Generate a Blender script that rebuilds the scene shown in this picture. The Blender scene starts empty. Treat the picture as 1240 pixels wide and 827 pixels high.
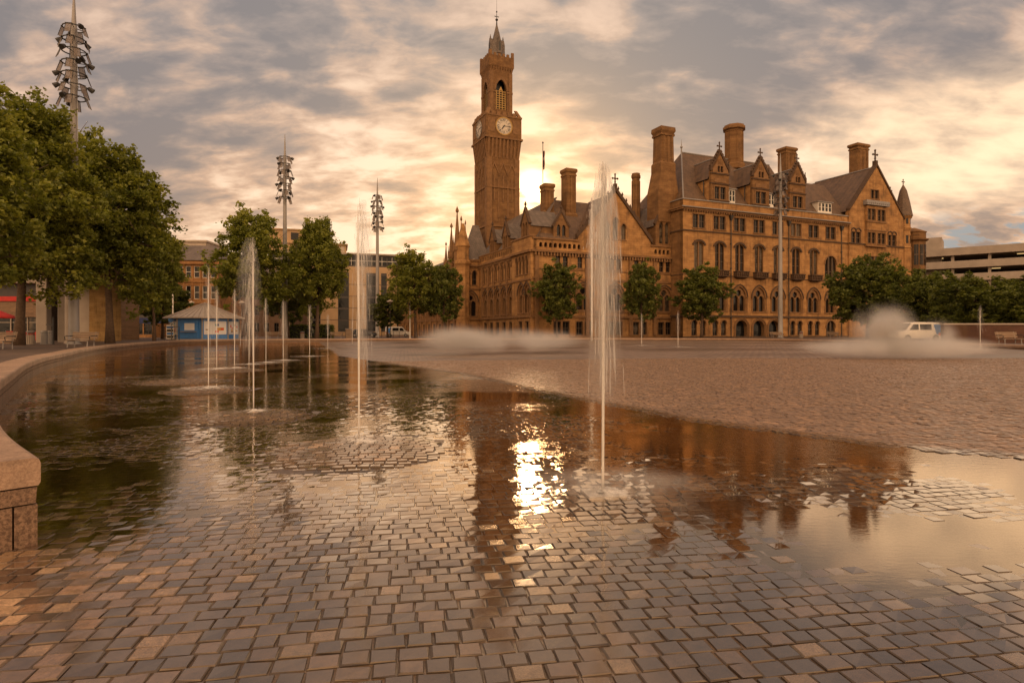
import bpy, math, random
import numpy as np
from mathutils import Vector, Matrix
from mathutils.geometry import tessellate_polygon

PI = math.pi
R = math.radians
scene = bpy.context.scene
COL = scene.collection
random.seed(7)
rng = np.random.default_rng(11)

# ------------------------------------------------------------------ camera
cd = bpy.data.cameras.new('camera')
cam = bpy.data.objects.new('camera', cd)
COL.objects.link(cam)
scene.camera = cam
CAM_Z, F, HX, HY = 1.3, 740.0, 620.0, 402.0
cam.location = (0, 0, CAM_Z)
cam.rotation_euler = (R(90), 0, 0)
cd.sensor_fit = 'HORIZONTAL'
cd.sensor_width = 36.0
cd.lens = 36.0 * F / 1240.0
cd.shift_y = -(413.5 - HY) / 1240.0
cd.clip_start = 0.05
cd.clip_end = 9000

# ------------------------------------------------------------------ render / exposure
scene.view_settings.view_transform = 'Standard'
scene.view_settings.look = 'None'
scene.view_settings.gamma = 1.0
scene.view_settings.exposure = 0.0
scene.view_settings.use_curve_mapping = False
cy = scene.cycles
cy.use_denoising = True
cy.max_bounces = 7
cy.diffuse_bounces = 3
cy.glossy_bounces = 4
cy.transmission_bounces = 4
cy.transparent_max_bounces = 40
cy.volume_bounces = 1
cy.caustics_reflective = False
cy.caustics_refractive = False
cy.sample_clamp_indirect = 6.0
cy.volume_step_rate = 2.0
cy.volume_max_steps = 128

# ------------------------------------------------------------------ node helper
class NT:
    def __init__(s, tree):
        s.t = tree
        s.n = tree.nodes
        s.n.clear()
    def add(s, typ, _props=None, **inp):
        nd = s.n.new(typ)
        for k, v in (_props or {}).items():
            setattr(nd, k, v)
        for k, v in inp.items():
            key = int(k[1:]) if (k[0] == 'i' and k[1:].isdigit()) else k.replace('_', ' ')
            s.set(nd, key, v)
        return nd
    def set(s, nd, key, v):
        sock = nd.inputs[key]
        if isinstance(v, bpy.types.NodeSocket):
            s.t.links.new(v, sock)
        elif isinstance(v, bpy.types.Node):
            s.t.links.new(v.outputs[0], sock)
        else:
            if isinstance(v, (tuple, list)) and len(v) == 3 and sock.type == 'RGBA':
                v = (*v, 1)
            sock.default_value = v
    def math(s, op, a, b=None, c=None, clamp=False):
        nd = s.n.new('ShaderNodeMath')
        nd.operation = op
        nd.use_clamp = clamp
        for i, v in enumerate((a, b, c)):
            if v is not None:
                s.set(nd, i, v)
        return nd.outputs[0]
    def mix(s, fac, a, b, blend='MIX'):
        nd = s.n.new('ShaderNodeMix')
        nd.data_type = 'RGBA'
        nd.blend_type = blend
        s.set(nd, 0, fac)
        s.set(nd, 6, a)
        s.set(nd, 7, b)
        return nd.outputs[2]
    def ramp(s, fac, stops, interp='LINEAR'):
        nd = s.n.new('ShaderNodeValToRGB')
        nd.color_ramp.interpolation = interp
        el = nd.color_ramp.elements
        while len(el) < len(stops):
            el.new(0.5)
        for e, (p, c) in zip(el, stops):
            e.position = p
            e.color = (c, c, c, 1) if isinstance(c, (int, float)) else (*c, 1)
        s.set(nd, 0, fac)
        return nd.outputs[0]
    def smooth(s, v, a, b):
        nd = s.n.new('ShaderNodeMapRange')
        nd.interpolation_type = 'SMOOTHSTEP'
        s.set(nd, 0, v)
        nd.inputs[1].default_value = a
        nd.inputs[2].default_value = b
        return nd.outputs[0]

# ------------------------------------------------------------------ sun and sky
SUN_AZ, SUN_EL = R(2.0), R(13.2)
sun_dir = Vector((math.sin(SUN_AZ) * math.cos(SUN_EL), math.cos(SUN_AZ) * math.cos(SUN_EL), math.sin(SUN_EL)))
sl = bpy.data.lights.new('sun', 'SUN')
sl.energy = 0.5
sl.angle = R(5)
sl.color = (1.0, 0.66, 0.36)
so = bpy.data.objects.new('sun', sl)
COL.objects.link(so)
so.rotation_euler = (-sun_dir).to_track_quat('-Z', 'Y').to_euler()
so.location = (0, 0, 90)

world = bpy.data.worlds.new('World')
scene.world = world
world.use_nodes = True
w = NT(world.node_tree)
wo = w.add('ShaderNodeOutputWorld')
tc = w.add('ShaderNodeTexCoord')
sky = w.add('ShaderNodeTexSky', dict(sky_type='NISHITA', sun_disc=False, sun_elevation=SUN_EL, sun_rotation=SUN_AZ,
                                     air_density=1.6, dust_density=3.0, ozone_density=1.0))
dirn = w.add('ShaderNodeVectorMath', dict(operation='NORMALIZE'), i0=tc.outputs['Generated'])
sep = w.add('ShaderNodeSeparateXYZ', i0=dirn)
dx, dy, dz = sep.outputs
zc = w.math('ADD', w.math('MAXIMUM', dz, 0.0), 0.32)
px_ = w.math('DIVIDE', dx, zc)
py_ = w.math('DIVIDE', dy, zc)
pl = w.add('ShaderNodeCombineXYZ', i0=px_, i1=py_, i2=0.0)
def wnoise(scale, detail, rough, off, dist=0.0, sx=1.0, sy=1.0):
    m = w.add('ShaderNodeMapping', Vector=pl, Location=off, Scale=(sx, sy, 1.0))
    return w.add('ShaderNodeTexNoise', Vector=m, Scale=scale, Detail=detail, Roughness=rough, Distortion=dist).outputs[0]
n_big = wnoise(1.1, 3, 0.5, (3.4, 1.9, 0.0), 0.2, 0.8, 1.1)
n_mid = wnoise(4.8, 6, 0.55, (0.4, 5.2, 0.0), 0.25, 0.75, 1.25)
n_fin = wnoise(11.5, 6, 0.55, (7.4, 0.3, 0.0), 0.3, 0.75, 1.3)
v0 = w.math('ADD', w.math('MULTIPLY', n_big, 0.36), w.math('ADD', w.math('MULTIPLY', n_mid, 0.42), w.math('MULTIPLY', n_fin, 0.22)))
sdot = w.add('ShaderNodeVectorMath', dict(operation='DOT_PRODUCT'), i0=dirn, i1=tuple(sun_dir)).outputs['Value']
sdp = w.math('MAXIMUM', sdot, 0.0)
g_wide = w.math('POWER', sdp, 9.0)
g_mid = w.math('POWER', sdp, 110.0)
g_core = w.math('POWER', sdp, 4500.0)
low = w.smooth(dz, 0.52, 0.05)             # 1 at the horizon
# v: 0 thick grey cloud, 1 thin bright cloud; the cover thins towards the sun and the horizon
v = w.math('ADD', w.smooth(v0, 0.41, 0.61), w.math('ADD', w.math('MULTIPLY', w.math('MULTIPLY', g_wide, low), 0.15), w.math('MULTIPLY', low, 0.20)))
v = w.math('SUBTRACT', v, 0.17)
grey = w.ramp(v, [(0.0, (0.262, 0.235, 0.236)), (0.28, (0.375, 0.312, 0.288)), (0.58, (0.60, 0.43, 0.335)), (0.82, (0.80, 0.565, 0.425)), (1.0, (1.02, 0.76, 0.56))])
warm = w.ramp(v, [(0.0, (0.30, 0.21, 0.18)), (0.30, (0.50, 0.305, 0.205)), (0.58, (0.78, 0.45, 0.27)), (0.80, (1.02, 0.66, 0.415)), (1.0, (1.25, 0.88, 0.60))])
cloud = w.mix(w.math('MULTIPLY', low, w.math('ADD', 0.62, w.math('MULTIPLY', g_wide, 0.38))), grey, warm)
# a break in the cover low at the right, with cooler sky
side = w.math('MULTIPLY', w.smooth(dx, 0.42, 0.60), w.math('MULTIPLY', w.smooth(dz, 0.075, 0.105), w.smooth(dz, 0.175, 0.13)))
cloud = w.mix(w.math('MULTIPLY', side, w.smooth(n_fin, 0.50, 0.60)), cloud, (0.36, 0.37, 0.38))
bright = w.math('MULTIPLY', w.smooth(dx, 0.34, 0.56), w.math('MULTIPLY', w.smooth(dz, 0.14, 0.20), w.smooth(dz, 0.36, 0.26)))
cloud = w.mix(w.math('MULTIPLY', bright, 0.85), cloud, w.mix(w.smooth(v0, 0.38, 0.56), (0.60, 0.42, 0.30), (1.45, 1.02, 0.64)))
# glow round the sun behind the cloud
add1 = w.mix(g_mid, (0, 0, 0), (0.30, 0.13, 0.02))
add2 = w.mix(w.math('MULTIPLY', g_core, w.smooth(n_fin, 0.30, 0.55)), (0, 0, 0), (6.0, 4.3, 2.1))
cloud = w.mix(1.0, cloud, add1, 'ADD')
cloud = w.mix(1.0, cloud, add2, 'ADD')
# clouds behind the camera face the low sun, brightened as added fill for facades
back = w.smooth(dy, 0.10, -0.55)
cloud = w.mix(back, cloud, w.mix(w.smooth(n_mid, 0.35, 0.65), (2.0, 1.32, 0.78), (2.95, 1.86, 1.03)))
cl10 = w.mix(1.0, cloud, (10.0, 10.0, 10.0), 'MULTIPLY')
nz = w.mix(0.93, sky.outputs[0], cl10)
bg = w.add('ShaderNodeBackground', Color=nz, Strength=0.1)
w.set(wo, 'Surface', bg)

# ------------------------------------------------------------------ materials
MATS = {}
def new_mat(name):
    m = bpy.data.materials.new(name)
    m.use_nodes = True
    t = NT(m.node_tree)
    t.out = t.add('ShaderNodeOutputMaterial')
    MATS[name] = m
    return m, t

def simple(name, col, rough=0.6, metal=0.0, var=0.25, nscale=3.0, bump=0.0, spec=0.5, bscale=None):
    m, t = new_mat(name)
    c = t.add('ShaderNodeTexCoord').outputs['Object']
    n = t.add('ShaderNodeTexNoise', Vector=c, Scale=nscale, Detail=5.0, Roughness=0.6)
    colr = t.ramp(n.outputs[0], [(0.25, tuple(x * (1 - var) for x in col)), (0.75, tuple(min(1, x * (1 + var)) for x in col))])
    p = t.add('ShaderNodeBsdfPrincipled', Base_Color=colr, Roughness=rough, Metallic=metal)
    p.inputs['Specular IOR Level'].default_value = spec
    if bump:
        nb = t.add('ShaderNodeTexNoise', Vector=c, Scale=bscale or nscale * 6, Detail=4.0)
        b = t.add('ShaderNodeBump', Strength=bump, Distance=0.02, Height=nb.outputs[0])
        t.set(p, 'Normal', b)
    t.set(t.out, 'Surface', p)
    return m

def ashlar(name, c1, c2, mortar, bw=0.85, bh=0.36, rough=0.85, stain=0.75, streak=(0.10, 0.056, 0.029)):
    m, t = new_mat(name)
    c = t.add('ShaderNodeTexCoord').outputs['Object']
    s = t.add('ShaderNodeSeparateXYZ', i0=c)
    v = t.add('ShaderNodeCombineXYZ', i0=t.math('ADD', s.outputs[0], s.outputs[1]), i1=s.outputs[2], i2=0.0)
    br = t.add('ShaderNodeTexBrick', Vector=v, Color1=c1, Color2=c2, Mortar=mortar, Scale=1.0, Mortar_Size=0.012,
               Mortar_Smooth=0.3, Bias=0.0, Brick_Width=bw, Row_Height=bh)
    n1 = t.add('ShaderNodeTexNoise', Vector=c, Scale=0.35, Detail=6.0, Roughness=0.65)
    st = t.add('ShaderNodeMapping', Vector=v, Scale=(1.6, 0.22, 1.0))
    n2 = t.add('ShaderNodeTexNoise', Vector=st, Scale=1.0, Detail=6.0, Roughness=0.7)
    dirt = t.math('MULTIPLY', t.smooth(t.math('ADD', t.math('MULTIPLY', n1.outputs[0], 0.45), t.math('MULTIPLY', n2.outputs[0], 0.55)), 0.46, 0.66), stain)
    n4 = t.add('ShaderNodeTexNoise', Vector=t.add('ShaderNodeMapping', Vector=v, Scale=(0.55, 1.3, 1.0)), Scale=1.0, Detail=2.0)
    base = t.mix(1.0, br.outputs[0], t.ramp(n4.outputs[0], [(0.3, (0.74, 0.70, 0.66)), (0.7, (1.18, 1.16, 1.12))]), 'MULTIPLY')
    col = t.mix(dirt, base, streak)
    n3 = t.add('ShaderNodeTexNoise', Vector=c, Scale=9.0, Detail=4.0, Roughness=0.7)
    col = t.mix(1.0, col, t.ramp(n3.outputs[0], [(0.3, 0.82), (0.7, 1.12)]), 'MULTIPLY')
    p = t.add('ShaderNodeBsdfPrincipled', Base_Color=col, Roughness=rough)
    p.inputs['Specular IOR Level'].default_value = 0.25
    h = t.math('ADD', t.math('MULTIPLY', br.outputs[1], -0.6), t.math('MULTIPLY', n3.outputs[0], 0.5))
    t.set(p, 'Normal', t.add('ShaderNodeBump', Strength=0.45, Distance=0.03, Height=h))
    t.set(t.out, 'Surface', p)
    return m

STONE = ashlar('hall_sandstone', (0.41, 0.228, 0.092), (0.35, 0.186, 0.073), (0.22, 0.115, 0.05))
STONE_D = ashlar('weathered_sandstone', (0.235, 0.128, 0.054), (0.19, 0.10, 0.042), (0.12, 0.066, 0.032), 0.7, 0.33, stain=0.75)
TRIM = simple('carved_sandstone', (0.195, 0.10, 0.040), 0.85, var=0.35, nscale=2.0, bump=0.5)
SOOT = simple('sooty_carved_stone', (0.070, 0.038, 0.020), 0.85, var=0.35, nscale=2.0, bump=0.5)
LEAD = simple('lead_flashing', (0.22, 0.20, 0.19), 0.45, var=0.2)
IRON = simple('dark_iron', (0.025, 0.022, 0.02), 0.5, var=0.2)
WHITEP = simple('white_paint', (0.72, 0.66, 0.58), 0.5, var=0.08)
GOLDM = simple('gilded_metal', (0.28, 0.17, 0.055), 0.4, metal=0.6, var=0.1)

def slate(name, c1, c2, bw=0.35, bh=0.22):
    m, t = new_mat(name)
    c = t.add('ShaderNodeTexCoord').outputs['Object']
    s = t.add('ShaderNodeSeparateXYZ', i0=c)
    v = t.add('ShaderNodeCombineXYZ', i0=t.math('ADD', s.outputs[0], t.math('MULTIPLY', s.outputs[1], 0.37)), i1=s.outputs[2], i2=0.0)
    br = t.add('ShaderNodeTexBrick', Vector=v, Color1=c1, Color2=c2, Mortar=tuple(x * 0.4 for x in c1), Scale=1.0,
               Mortar_Size=0.02, Brick_Width=bw, Row_Height=bh)
    n = t.add('ShaderNodeTexNoise', Vector=c, Scale=0.8, Detail=6.0, Roughness=0.7)
    col = t.mix(1.0, br.outputs[0], t.ramp(n.outputs[0], [(0.3, 0.65), (0.7, 1.3)]), 'MULTIPLY')
    p = t.add('ShaderNodeBsdfPrincipled', Base_Color=col, Roughness=0.6)
    t.set(p, 'Normal', t.add('ShaderNodeBump', Strength=0.5, Distance=0.03, Height=br.outputs[1]))
    t.set(t.out, 'Surface', p)
    return m
SLATE = slate('roof_stone_slates', (0.15, 0.088, 0.05), (0.108, 0.064, 0.038))
SLATE_G = slate('grey_slates', (0.165, 0.125, 0.10), (0.125, 0.095, 0.078))

def glass_mat(name, base, rough=0.06, pale=(0.16, 0.12, 0.08), share=0.22):
    m, t = new_mat(name)
    oi = t.add('ShaderNodeObjectInfo')
    c = t.add('ShaderNodeTexCoord').outputs['Object']
    n = t.add('ShaderNodeTexNoise', Vector=c, Scale=0.9, Detail=2.0)
    f = t.math('MULTIPLY', t.smooth(t.math('ADD', oi.outputs['Random'], t.math('MULTIPLY', n.outputs[0], 0.5)), 1.25 - share, 1.3 - share + 0.1), 0.8)
    col = t.mix(f, base, pale)
    p = t.add('ShaderNodeBsdfPrincipled', Base_Color=col, Roughness=rough)
    nb = t.add('ShaderNodeTexNoise', Vector=c, Scale=1.4, Detail=1.0)
    t.set(p, 'Normal', t.add('ShaderNodeBump', Strength=0.06, Distance=0.1, Height=nb.outputs[0]))
    p.inputs['Specular IOR Level'].default_value = 0.22
    t.set(t.out, 'Surface', p)
    return m
GLASS = glass_mat('window_glass', (0.014, 0.011, 0.010))
GLASS2 = glass_mat('shop_glass', (0.010, 0.010, 0.010), share=0.1)

# ------------------------------------------------------------------ mesh helpers
class MB:
    def __init__(s):
        s.v = []
        s.f = []
        s.m = []
    def quad(s, pts, mi=0):
        b = len(s.v)
        s.v += [tuple(p) for p in pts]
        s.f.append(tuple(range(b, b + len(pts))))
        s.m.append(mi)
    def box(s, x0, x1, y0, y1, z0, z1, mi=0, rot=0.0, piv=None):
        b = len(s.v)
        P = [(x0, y0, z0), (x1, y0, z0), (x1, y1, z0), (x0, y1, z0), (x0, y0, z1), (x1, y0, z1), (x1, y1, z1), (x0, y1, z1)]
        if rot:
            cx, cyy = piv or ((x0 + x1) / 2, (y0 + y1) / 2)
            ca, sa = math.cos(rot), math.sin(rot)
            P = [(cx + (x - cx) * ca - (y - cyy) * sa, cyy + (x - cx) * sa + (y - cyy) * ca, z) for x, y, z in P]
        s.v += P
        for q in ((0, 3, 2, 1), (4, 5, 6, 7), (0, 1, 5, 4), (1, 2, 6, 5), (2, 3, 7, 6), (3, 0, 4, 7)):
            s.f.append(tuple(b + i for i in q))
            s.m.append(mi)
    def loft(s, rings, mi=0, cap=True):
        b = len(s.v)
        n = len(rings[0])
        for r in rings:
            s.v += [tuple(p) for p in r]
        for k in range(len(rings) - 1):
            for i in range(n):
                j = (i + 1) % n
                s.f.append((b + k * n + i, b + k * n + j, b + (k + 1) * n + j, b + (k + 1) * n + i))
                s.m.append(mi)
        if cap:
            s.f.append(tuple(b + i for i in reversed(range(n))))
            s.m.append(mi)
            e = b + (len(rings) - 1) * n
            s.f.append(tuple(e + i for i in range(n)))
            s.m.append(mi)
    def lathe(s, cx, cyy, prof, n=12, mi=0, ph=0.0):
        s.loft([[(cx + r * math.cos(2 * PI * i / n + ph), cyy + r * math.sin(2 * PI * i / n + ph), z) for i in range(n)] for r, z in prof], mi)
    def tube(s, pts, radii, n=6, mi=0):
        pts = [Vector(p) for p in pts]
        if not hasattr(radii, '__len__'):
            radii = [radii] * len(pts)
        rings = []
        for i, p in enumerate(pts):
            d = (pts[min(i + 1, len(pts) - 1)] - pts[max(i - 1, 0)]).normalized()
            up = Vector((0, 0, 1)) if abs(d.z) < 0.9 else Vector((1, 0, 0))
            a = d.cross(up).normalized()
            c = a.cross(d)
            rings.append([p + radii[i] * (a * math.cos(2 * PI * k / n) + c * math.sin(2 * PI * k / n)) for k in range(n)])
        s.loft(rings, mi)
    def ring(s, cx, cyy, z, r, t, n=20, mi=0):
        b = len(s.v)
        for i in range(n):
            a = 2 * PI * i / n
            for k in range(4):
                q = PI / 4 + k * PI / 2
                rr = r + t * math.cos(q)
                s.v.append((cx + rr * math.cos(a), cyy + rr * math.sin(a), z + t * math.sin(q)))
        for i in range(n):
            for k in range(4):
                s.f.append((b + i * 4 + k, b + ((i + 1) % n) * 4 + k, b + ((i + 1) % n) * 4 + (k + 1) % 4, b + i * 4 + (k + 1) % 4))
                s.m.append(mi)
    def prism(s, outline, y0, y1, mi=0):
        """outline in (x, z), extruded along y"""
        n = len(outline)
        b = len(s.v)
        s.v += [(x, y0, z) for x, z in outline] + [(x, y1, z) for x, z in outline]
        s.f.append(tuple(range(b, b + n)))
        s.f.append(tuple(b + n + i for i in reversed(range(n))))
        s.m += [mi, mi]
        for i in range(n):
            j = (i + 1) % n
            s.f.append((b + i, b + n + i, b + n + j, b + j))
            s.m.append(mi)
    def panel(s, outline, holes, y0, y1, mi=0, rmi=None, back=False):
        """front sheet with openings at y0, reveals and rim running back to y1"""
        rmi = mi if rmi is None else rmi
        loops = [outline] + list(holes)
        flat = [p for l in loops for p in l]
        tris = tessellate_polygon([[Vector((x, z, 0)) for x, z in l] for l in loops])
        b = len(s.v)
        s.v += [(x, y0, z) for x, z in flat]
        for tr in tris:
            s.f.append(tuple(b + i for i in tr))
            s.m.append(mi)
        if back:
            b2 = len(s.v)
            s.v += [(x, y1, z) for x, z in flat]
            for tr in tris:
                s.f.append(tuple(b2 + i for i in tr))
                s.m.append(mi)
        for li, l in enumerate(loops):
            n = len(l)
            c = len(s.v)
            s.v += [(x, y0, z) for x, z in l] + [(x, y1, z) for x, z in l]
            for i in range(n):
                j = (i + 1) % n
                s.f.append((c + i, c + j, c + n + j, c + n + i))
                s.m.append(rmi if li else mi)
    def band(s, inner, outer, y0, y1, mi=0):
        """solid strip between two open polylines in (x, z)"""
        n = len(inner)
        rings = [[(inner[i][0], y0, inner[i][1]), (outer[i][0], y0, outer[i][1]), (outer[i][0], y1, outer[i][1]), (inner[i][0], y1, inner[i][1])] for i in range(n)]
        s.loft(rings, mi)
    def mesh(s, name, mats, smooth=False):
        me = bpy.data.meshes.new(name)
        me.from_pydata(s.v, [], s.f)
        for m in (mats if isinstance(mats, (list, tuple)) else [mats]):
            me.materials.append(m)
        if any(s.m):
            me.polygons.foreach_set('material_index', s.m)
        if smooth:
            me.polygons.foreach_set('use_smooth', [True] * len(s.f))
        me.update()
        return me

def put(name, me, parent=None, loc=(0, 0, 0), rot=0.0):
    o = bpy.data.objects.new(name, me)
    COL.objects.link(o)
    o.location = loc
    o.rotation_euler = (0, 0, rot)
    if parent:
        o.parent = parent
    return o
def obj(name, mb, mats, parent=None, loc=(0, 0, 0), rot=0.0, smooth=False):
    return put(name, mb.mesh(name, mats, smooth), parent, loc, rot)
def tag(o, label, cat, group=None):
    o['label'] = label
    o['category'] = cat
    if group:
        o['group'] = group
    return o
def thing(name, label, cat, loc=(0, 0, 0), rot=0.0, group=None):
    return tag(put(name, None, None, loc, rot), label, cat, group)
def struct(o, kind='structure'):
    o['kind'] = kind
    return o
def dup(root, loc, rot=0.0, label=None, group=None, scale=None):
    def cp(o, par):
        c = o.copy()
        COL.objects.link(c)
        if par:
            c.parent = par
        for ch in o.children:
            cp(ch, c)
        return c
    r = cp(root, None)
    r.location = loc
    r.rotation_euler = (0, 0, rot)
    if scale:
        r.scale = scale
    if label:
        r['label'] = label
    if group:
        r['group'] = group
    return r
def W(x, Y):
    return (x - HX) / F * Y
def Zp(y, Y):
    return CAM_Z + (HY - y) / F * Y

def arch(cx, z0, w, zs, rise, n=7):
    """closed outline of an arched opening: sill z0, spring zs"""
    a = w / 2
    pts = [(cx - a, z0)]
    if rise < 0.02:
        pts += [(cx - a, zs), (cx + a, zs)]
    elif rise >= a * 0.999:
        Rr = (a * a + rise * rise) / (2 * a)
        th = math.acos(max(-1, min(1, (Rr - a) / Rr)))
        left = [(cx + (Rr - a) - Rr * math.cos(th * i / n), zs + Rr * math.sin(th * i / n)) for i in range(n + 1)]
        pts += left + [(2 * cx - x, z) for x, z in reversed(left[:-1])]
    else:
        Rr = (a * a + rise * rise) / (2 * rise)
        th = math.asin(min(1, a / Rr))
        pts += [(cx + Rr * math.sin(-th + 2 * th * i / (2 * n)), zs + rise - Rr + Rr * math.cos(-th + 2 * th * i / (2 * n))) for i in range(2 * n + 1)]
    pts.append((cx + a, z0))
    return pts
def arc_pts(cx, w, zs, rise, n=7):
    return arch(cx, zs, w, zs, rise, n)[1:-1]
def rect(x0, x1, z0, z1):
    return [(x0, z0), (x0, z1), (x1, z1), (x1, z0)]
def hood(mb, cx, w, zs, rise, t=0.22, y0=-0.14, y1=0.0, mi=0, n=7, drop=0.0):
    a = arc_pts(cx, w, zs, rise, n)
    k = (w / 2 + t) / (w / 2)
    b = arc_pts(cx, w + 2 * t, zs, rise + t * (1.15 if rise >= w / 2 else 1.0), n)
    if drop:
        a = [(a[0][0], zs - drop)] + a + [(a[-1][0], zs - drop)]
        b = [(b[0][0], zs - drop)] + b + [(b[-1][0], zs - drop)]
    mb.band(a, b, y0, y1, mi)

# ------------------------------------------------------------------ pool outline and floor shape
def catmull(pts, n=8, closed=False):
    out = []
    N = len(pts)
    rngk = range(N) if closed else range(N - 1)
    for k in rngk:
        g = lambda i: np.array(pts[i % N] if closed else pts[max(0, min(N - 1, i))], float)
        p0, p1, p2, p3 = g(k - 1), g(k), g(k + 1), g(k + 2)
        for i in range(n):
            t = i / n
            out.append(0.5 * (2 * p1 + (p2 - p0) * t + (2 * p0 - 5 * p1 + 4 * p2 - p3) * t * t + (3 * p1 - p0 - 3 * p2 + p3) * t ** 3))
    if not closed:
        out.append(np.array(pts[-1], float))
    return [tuple(p) for p in out]

KERB = catmull([(-2.89, 3.73), (-4.25, 5.07), (-7.0, 8.2), (-9.75, 11.9), (-13.8, 17.6), (-17.7, 24), (-24.8, 37), (-32.2, 56),
                (-33.6, 66), (-29, 74.5), (-19, 79.0), (-5, 83.2), (10, 85.0), (24, 83.5), (32.5, 77), (35, 66), (34.6, 50), (33.4, 40),
                (30, 28), (24, 12), (15, -2), (4, -9), (-6, -10)], 8)
POOL = KERB + [(-12, -8), (-14, -2), (-9, 2.2), (-4.6, 3.0)]
POOLN = np.array(POOL)

def inside(x, y, poly=POOLN):
    r = np.zeros(x.shape, bool)
    n = len(poly)
    for i in range(n):
        x1, y1 = poly[i]
        x2, y2 = poly[(i + 1) % n]
        if y1 == y2:
            continue
        c = ((y1 > y) != (y2 > y)) & (x < (x2 - x1) * (y - y1) / (y2 - y1) + x1)
        r ^= c
    return r

RIDGE = np.array([(9.0, 0.5), (5.35, 6.2), (4.35, 6.75), (2.55, 8.95), (1.0, 12.3), (-1.7, 19.2), (-4.6, 24.0), (-9.5, 33.5), (-13, 44), (-22, 70), (-30, 95)])
def ridge_d(x, y):
    """signed distance, positive on the dry side (right of the line seen going away)"""
    best = np.full(x.shape, 1e9)
    sg = np.ones(x.shape)
    for (x1, y1), (x2, y2) in zip(RIDGE[:-1], RIDGE[1:]):
        ex, ey = x2 - x1, y2 - y1
        t = np.clip(((x - x1) * ex + (y - y1) * ey) / (ex * ex + ey * ey), 0, 1)
        qx, qy = x - (x1 + t * ex), y - (y1 + t * ey)
        d = np.hypot(qx, qy)
        cr = ex * (y - y1) - ey * (x - x1)
        m = d < best
        best = np.where(m, d, best)
        sg = np.where(m, np.where(cr < 0, 1.0, -1.0), sg)
    return best * sg
def sstep(v, a, b):
    t = np.clip((v - a) / (b - a), 0, 1)
    return t * t * (3 - 2 * t)
# low domes of setts round the jets: x, y, radius, height
DOMES = [(-4.0, 9.35, 0.95, 0.060), (-1.72, 6.65, 1.0, 0.055), (0.72, 4.86, 0.8, 0.010), (-6.75, 13.6, 1.0, 0.05), (-8.6, 16.0, 1.1, 0.05), (-9.6, 20.5, 1.3, 0.05)]
def vnoise(x, y, s, seed=0):
    """cheap smooth value noise"""
    xs, ys = x * s + seed * 17.3, y * s + seed * 9.1
    xi, yi = np.floor(xs), np.floor(ys)
    fx, fy = xs - xi, ys - yi
    fx, fy = fx * fx * (3 - 2 * fx), fy * fy * (3 - 2 * fy)
    h = lambda a, b: np.modf(np.abs(np.sin(a * 127.1 + b * 311.7 + seed * 74.7) * 43758.5453))[0]
    return (h(xi, yi) * (1 - fx) + h(xi + 1, yi) * fx) * (1 - fy) + (h(xi, yi + 1) * (1 - fx) + h(xi + 1, yi + 1) * fx) * fy
def floor_z(x, y):
    d = ridge_d(x, y)
    # the film of water lies level with the tops of the setts, so they show through almost everywhere
    wet = 0.0012 - 0.0028 * sstep(y, 9.0, 15.0) - 0.007 * sstep(y, 17.0, 24.0)
    wet = wet + 0.008 * (1 - sstep(y, 2.9, 4.8)) + 0.010 * (1 - sstep(y, 2.0, 3.4))
    wet = wet - 0.0042 * sstep(x, 0.6, 1.8) * sstep(y, 4.9, 5.8)
    wet = wet - 0.0075 * sstep(x, 1.0, 2.4) * (1 - sstep(y, 3.6, 5.0)) * sstep(y, 1.9, 2.8)
    wet = wet + 0.009 * (vnoise(x, y, 0.55, 1) - 0.5) + 0.006 * (vnoise(x, y, 1.7, 2) - 0.5)
    dry = 0.004 + 0.012 * np.clip(d, 0, 12) + 0.010 * (vnoise(x, y, 0.12, 3) - 0.5) * sstep(d, 0, 1)
    z = np.where(d > 0, dry, wet)
    for cx, cyy, r, h in DOMES:
        q = np.clip(1 - ((x - cx) ** 2 + (y - cyy) ** 2) / (r * r), 0, 1)
        z = z + np.where(d < 0, (h * np.sqrt(q) * 0.5 + h * q * 0.5), 0)
    return z

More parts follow.
